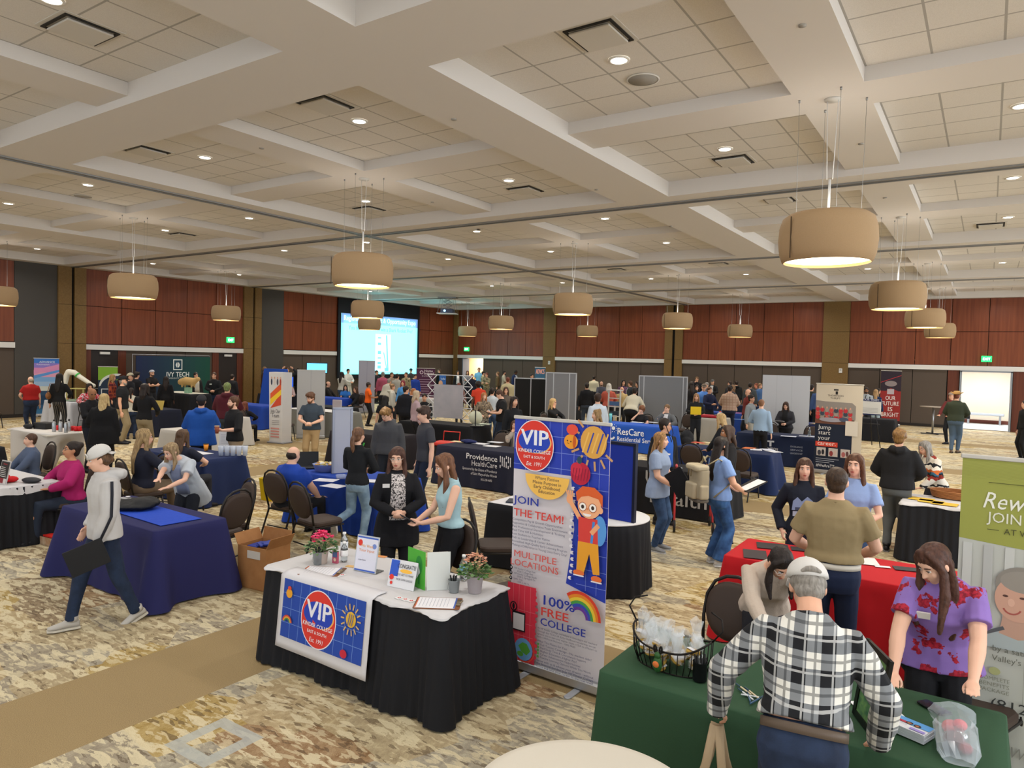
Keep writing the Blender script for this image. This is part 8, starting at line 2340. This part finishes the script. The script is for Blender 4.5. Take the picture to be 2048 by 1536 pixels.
for args in (('man in a black jacket with back turned right of the grey panel', 1174, 765, 185, dict(top='141418', bot='3c4656', hair='short', hc=DK, Y=22.2, w=1.2)), ('man in a cream sweater with a shoulder strap from behind', 1188, 751, 178, dict(top='b9b49c', bot='23252b', hair='short', hc=DK, w=1.2)), ('bald bearded man facing the camera near the back wall', 1203, 762, 0, dict(top='4a4c58', hair='none', beard='241a16', Y=28.0, R='table', Lh='table')),
             ('white-haired woman in a coral vest seen from behind', 1218, 766, 172, dict(top='b85a4a', fem=True, bot='15151a', hair='bob', hc=WH, Y=22.3, R='hold', Lh='carry', w=1.2)), ('seated older man with glasses behind the white rack', 1244, 773, 0, dict(top='b09a6c', hair='bald', hc=WH, Y=23.4, glasses=True)), ('woman in a purple floral top near the back wall', 1247, 759, 20, dict(top=mat('6a4a68', .9, kind='blotch', col2='2c2430', bs=14), fem=True, hair='bob', hc=DK)),
             ('man in a charcoal jacket near the back wall, head turned left', 1260, 761, -110, dict(top='2c3036', inner='b8c0c4', hair='short', hc=BR)), ('woman in a cream sweater bending forward in black trousers', 1270, 774, 165, dict(top='c4bda8', fem=True, bot='131319', hair='short', hc=DK, lean=36, Y=20.4, w=1.25, R='table', Lh='table')), ('dark-haired woman left of the silver-framed grey panel', 1275, 762, -60, dict(top='1c1d22', fem=True, hair='bob', hc=DK)),
             ('woman with long dark hair in black right of the grey panel', 1383, 762, 200, dict(top='161517', fem=True, hair='long', hc=DK, Y=24.5, w=1.15)), ('man in a dark uniform holding a phone to his ear', 1394, 753, -10, dict(top='17181e', R='face', Lh='down', hair='short', hc=LB)), ('woman with glasses partly hidden by the long dark hair', 1394, 769, 5, dict(top='2a2438', fem=True, hair='long', hc=DK, Y=26.0)),
             ('man in a bright blue shirt and flat cap', 1408, 768, 5, dict(top='4a78c0', sl='short', bot='8a7c64', cap=('cap', '5a5048', '5a5048'), hair='buzz', Y=24.2, w=1.15)), ('man in a navy shirt right of the bright blue shirt', 1420, 773, 40, dict(top='161c38', hair='short', hc=BR, Y=23.8, R='hold', Lh='carry')), ('grey-haired man behind the bright blue shirt', 1413, 764, -40, dict(top='5a5c64', hair='short', hc=GY)),
             ('man in a cap and dark suit near the back wall', 1425, 759, -20, dict(top='15161a', inner='b0b4b8', cap=('cap', '5a5a58', '5a5a58'), hair='buzz', R='carry', Lh='hold')), ('girl with long hair holding a yellow folder', 1393, 786, 0, dict(top='1b1c20', fem=True, hair='long', hc=('7a5a40', 'a8845c'), Y=20.3, glasses=True, R='hold', Lh='clasp')),
             ('man in a pale checked shirt with back turned', 1460, 770, 178, dict(top=mat('a88f7c', .85, kind='check', col2='8a6450', bs=11), bot='1c2236', hair='messy', hc=DK, Y=23.5, w=1.3, R='carry', Lh='carry')), ('dark-haired woman behind the pale checked shirt', 1459, 762, -40, dict(top='2a2a30', fem=True, hair='bob', hc=DK)), ('person in a black hooded top beyond the pale checked shirt', 1473, 761, 190, dict(top='101012', hood=True, hair='short', hc=DK, w=1.2)),
             ('blonde woman beyond the pale checked shirt', 1467, 769, 120, dict(top='3a3a40', fem=True, hair='long', hc=LB, Y=27.0)), ('person in a grey hooded top left of the white panels', 1501, 765, 170, dict(top='3f4446', hood=True, hair='short', hc=DK, Y=29.5, w=1.2)), ('balding man in a dark red shirt in profile', 1496, 777, -60, dict(top='6a2420', hair='bald', hc=BR, Y=22.5)),
             ('man with red face left of the white panels', 1512, 766, -50, dict(top='3a3438', hair='short', hc=RD, skin='c07a60', Y=33)), ('man in a blue shirt at the edge of the white panels', 1521, 766, 40, dict(top='3f5f8c', hair='short', hc=LB, Y=31.2)), ('woman in a grey top with a dark green backpack', 1504, 789, 60, dict(top='8a9094', fem=True, hair='bun', hc=DK, bot='a8a69c', Y=20.2)),
             ('man in a dark green shirt right of the white panels', 1624, 768, 150, dict(top='2c2f26', hair='short', hc=DK, Y=27.5, w=1.2)), ('person in a blue shirt left of the photo banner', 1640, 769, 170, dict(top='3c5280', hair='short', hc=LB, Y=26.5)), ('man in a light checked shirt behind the easel', 1733, 774, 0, dict(top='9aa0a4', hair='short', hc=DK, beard='2c1e16', skin='m', Y=29.0)),
             ('older woman with white-blonde hair behind the easel', 1723, 779, 100, dict(top='b8b8b0', fem=True, hair='bob', hc=WH, Y=28.4)), ('curly blonde woman in a navy top and pale trousers from behind', 1747, 778, 172, dict(top='16294c', fem=True, bot='a9bcc4', hair='long', hc=('8a6a44', 'b89468'), feet=(1748, 866), shoe='c8b8b0')), ('person in black behind the curly blonde woman', 1757, 776, 90, dict(top='141418', hair='long', hc=DK, fem=True, Y=31.2)),
             ('person behind the tan hat at the cocktail table', 1903, 785, -30, dict(top='6a2c2c', hair='short', hc=LB, Y=27.2, R='table', Lh='table', cap=('beanie', 'a08c80')))):
 l, x, y, fc, kw = args
 kw.setdefault('bot', '1e2026')
 P(l, x, y, kw.pop('h', 1.72), fc, **kw)
P('man in a tan wide-brimmed hat, green sweater and jeans', 1912, 783, 1.80, 168, feet=(1908, 906), top='31382a', bot='4a5c70', cap=('cowboy', 'a8834e'), hair='buzz', hc=RD, w=1.2, R='carry', Lh='carry', stride=.08, shoe='5a4636')
P('person in black at the far right edge of the hall', 2050, 800, 1.72, -60, Y=24.0, top='111113', bot='111113', hair='short', hc=DK)
# ---------------------------------------------------------------- things people hold or wear
def held(name, label, cat, who, side='R', off=(0, 0, 0), size=(.23, .31, .012), col='141416', tilt=(0, 0, 0), local=True):
 h = who['RW'] if side == 'R' else who['LW']
 p = h + who['Rz'] @ V(off)
 t = thing(name, label, cat, (p.x, p.y, p.z), who['yaw'])
 from mathutils import Euler
 MB().rbox((0, 0, 0), size, .008, R=Euler([rad(a) for a in tilt]).to_matrix()).build(name + '_body', mat(col, .6), t)
 return t
held('folder', 'black folder in the hand of the walking man', 'folder', wk, 'L', (-.10, .10, -.10), (.30, .23, .012), '161618', (90, 20, 80))
held('folder', 'large black folder held by the woman in the pale blue-grey shirt', 'folder', a9, 'R', (.05, .10, .06), (.014, .25, .35), '101116', (35, 0, 0))
t = held('clipboard', 'clipboard with white paper held by the woman with the cream backpack', 'clipboard', bk, 'R', (-.06, .14, .06), (.24, .32, .012), '2a2622', (22, 0, 10))
MB().box((0, 0, .009), (.21, .28, .003), R=Matrix.Rotation(rad(22), 3, 'X')).build('form_sheet', mat('d8d8d8', .6), t)
held('smartphone', 'phone held by the woman in the pale blue blouse', 'phone', vw, 'R', (-.03, .10, .03), (.075, .15, .009), '1c1e24', (30, 0, 0))
t = thing('paper_cup', 'brown paper coffee cup with tan lid in the bearded man\'s hand', 'cup', tuple(cf['LW'] + cf['Rz'] @ V((.03, .09, .0))), 0)
MB().lathe([(.028, -.05), (.04, .07)], n=16, cap=True).build('cup_body', mat('8a4a34', .6), t); MB().cyl((0, 0, .07), .043, .015, 16).build('lid', mat('b89a78', .5), t)
# cream backpack
B = bk
c = B['base'] + B['Rz'] @ V((0, -.26, 1.12 * B['s']))
t = thing('backpack', 'cream canvas backpack with drawstring flap on the back of the woman in light blue', 'backpack', tuple(c), B['yaw'])
b = MB(); b.rbox((0, 0, -.01), (.30, .17, .40), .07, n=5)
blobmesh(b.build('bag_body', mat('a39880', .85, bump=.2), t), .008, 3, .012)
for nm_, c_, sz in (('front_pocket', (0, -.10, -.09), (.22, .07, .19)), ('side_pocket', (.155, -.01, -.10), (.05, .12, .17)), ('side_pocket', (-.155, -.01, -.10), (.05, .12, .17))):
 b = MB(); b.rbox(c_, sz, .025, n=4); blobmesh(b.build(nm_, mat('ab9f86', .85, bump=.2), t), .008, 2, .008)
MB().rbox((0, 0, -.21), (.30, .17, .04), .07).build('bag_base', mat('6b655c', .8), t)
b = MB(); b.rbox((0, -.03, .185), (.30, .20, .07), .05, n=5); blobmesh(b.build('flap', mat('b0a58c', .85), t), .010, 3, .01)
for s in (-1, 1):
 MB().tube([(s * .09, .06, .22), (s * .14, .17, .30), (s * .15, .32, .22), (s * .17, .34, .02), (s * .15, .12, -.16)], .02, 8, flat=.4).build('shoulder_strap', mat('9a8f74', .8), t)
 MB().tube([(s * .03, -.12, .20), (s * .04, -.13, .08)], .006, 6).build('drawstring', mat('7a6a4a', .7), t)
MB().tube([(-.04, .06, .25), (0, .05, .31), (.04, .06, .25)], .012, 6).build('grab_handle', mat('9a8f74', .8), t)
# tan tote hanging from the plaid man's hand
h = pl['LW'] + V((0, .01, -.05))
t = thing('tote_bag', 'tan and brown tote bag with long straps hanging from the plaid sleeve', 'bag', (h.x, h.y, h.z - .78), .15)
TOT = mat('9c8466', .85, bump=.15)
b = MB()
def ring(z, k, m): return [V((.19 * k * cos(a) / (abs(cos(a)) ** 4 + abs(sin(a)) ** 4) ** .25, .09 * k * sin(a) / (abs(cos(a)) ** 4 + abs(sin(a)) ** 4) ** .25, z)) for a in [2 * pi * i / 28 for i in range(28)]]
b.loft([ring(.001, .2, 0), ring(.0, .96, 0), ring(.18, 1.0, 0), ring(.40, 1.05, 0), ring(.395, 1.0, 0), ring(.18, .96, 0), ring(.01, .92, 0), ring(.01, .2, 0)], cap=False)
b.build('bag_body', TOT, t)
for s in (-1, 1):
 MB().tube([(-.10, s * .095, .36), (-.035, s * .05, .60), (-.01, s * .012, .77), (.01, s * .012, .77), (.035, s * .05, .60), (.10, s * .095, .36)], .020, 8, up=(0, 1, 0), flat=.18).build('strap', mat('b09a7c', .85), t)
MB().box((.06, -.097, .2), (.13, .004, .36)).build('grey_panel', mat('8f8f90', .8), t)
# other small held things
def near(label):
 for q_ in PLACED:
  if q_[0].startswith(label): return q_
def at_person(label): return [o for o in bpy.data.objects if o.get('label', '').startswith(label)][0]
for lab, nm, cat, l2, off, size, col, tilt in (('girl with long hair holding', 'folder', 'folder', 'bright yellow folder held by the girl with long hair', (0, .36, 1.08), (.30, .015, .23), 'd8b81c', (10, 0, 0)),
  ('man in a black shirt holding a black folder', 'folder', 'folder', 'black open folder held by the man in the black shirt', (0, .38, 1.10), (.40, .24, .012), '111113', (25, 0, 0)),
  ('dark-skinned woman in black reaching', 'folder', 'folder', 'yellow folder held in front of the crest backdrop', (.1, .34, 1.20), (.30, .015, .22), 'b8a050', (-20, 0, 0)),
  ('man in a tan wide-brimmed hat', 'tablet', 'tablet', 'dark blue tablet held by the man in the tan hat', (.18, .34, 1.08), (.22, .015, .28), '1c2c4c', (60, 0, 10)),
  ('man in a navy shirt right of', 'folder', 'folder', 'light blue folder at the edge of the blue cloth', (-.3, .5, .86), (.4, .3, .03), '4a90d0', (60, 0, 0)),
  ('woman with long dark hair and dark cardigan', 'paper_sheet', 'paper', 'white paper in the hands of the woman in the dark cardigan', (.12, .36, 1.0), (.30, .22, .006), 'c8c8cc', (8, 0, 0))):
 o = at_person(lab)
 Rz_ = Matrix.Rotation(o.rotation_euler.z, 3, 'Z')
 p = V(o.location) + Rz_ @ V(off)
 from mathutils import Euler
 tt = thing(nm, l2, cat, tuple(p), o.rotation_euler.z)
 MB().box((0, 0, 0), size, R=Euler([rad(a) for a in tilt]).to_matrix()).build(nm + '_body', mat(col, .6), tt)
o = at_person('dark-haired person') if False else at_person('woman with long black hair, striped')
Rz_ = Matrix.Rotation(o.rotation_euler.z, 3, 'Z'); p = V(o.location) + Rz_ @ V((-.25, -.02, 1.08))
t = thing('handbag', 'tan leather shoulder bag at the hip of the woman in striped trousers', 'bag', tuple(p), o.rotation_euler.z)
b = MB(); b.ell((0, 0, 0), (.07, .17, .11), 14, 10); b.build('bag_body', mat('8a5a34', .6), t); MB().tube([(0, -.12, .06), (.06, -.1, .34), (.1, .05, .34), (0, .12, .06)], .01, 6).build('strap', mat('8a5a34', .6), t)
o = at_person('man in a bright blue shirt and black jacket')
Rz_ = Matrix.Rotation(o.rotation_euler.z, 3, 'Z')
MB().tube([(-.05, .10, 1.52), (-.04, .165, 1.40), (0, .185, 1.27), (.04, .165, 1.40), (.05, .10, 1.52)], .006, 6).build('lanyard', mat('101114', .7), o)
# landscape print on the dark sweatshirt
o = at_person('girl in a dark sweatshirt')
sc = near('girl in a dark sweatshirt')[5] / 1.75
p = Print((-.10 * sc, .175 * sc, 1.10 * sc), (-1, 0, 0), (0, 0, 1), n=(0, 1, 0))
p.u = V((1, 0, 0))
p.poly([(0, .06), (.2, .06), (.19, .15), (.15, .19), (.11, .15), (.06, .2), (.01, .16)], '7f8fb0').rect(.01, 0, .18, .05, 'a0a8b8').rect(.03, .06, .14, .03, '3a4258')
o2 = p.build('printed_landscape', o)
import os as _os
if _os.environ.get('DBG'):
 seen = {}
 for o in bpy.data.objects:
  l = o.get('label')
  if l and not o.parent:
   n = len(l.replace('-', ' ').split())
   if n > 16 or n < 4: print('LEN', n, o.name, l)
   if l in seen: print('DUP', o.name, l, '|', o.get('group'), seen[l].get('group'))
   seen[l] = o
 for q_ in PLACED:
  if not 1.5 < q_[5] < 1.98: print('H %.2f' % q_[5], 'top %.2f' % q_[3], q_[0][:50], '(%.1f, %.1f)' % (q_[1], q_[2]))
for nm_, S_, E_, W_ in (('sleeve_stripe', 'LS', 'LE', 'LW'), ('sleeve_stripe', 'RS', 'RE', 'RW')):
 sd = -1 if S_ == 'LS' else 1
 to = lambda p, k: wk['Rz'].inverted() @ (wk[p] - wk['base']) + V((sd * k, 0, 0))
 MB().tube([to(S_, .07) + V((0, 0, .03)), to(S_, .083).lerp(to(E_, .083), .3), to(S_, .083).lerp(to(E_, .083), .7), to(E_, .080), to(E_, .072).lerp(to(W_, .072), .5), to(W_, .056)], .012, 6, up=(sd, 0, 0), flat=.5).build(nm_, mat('22242c', .8), wk['o'])
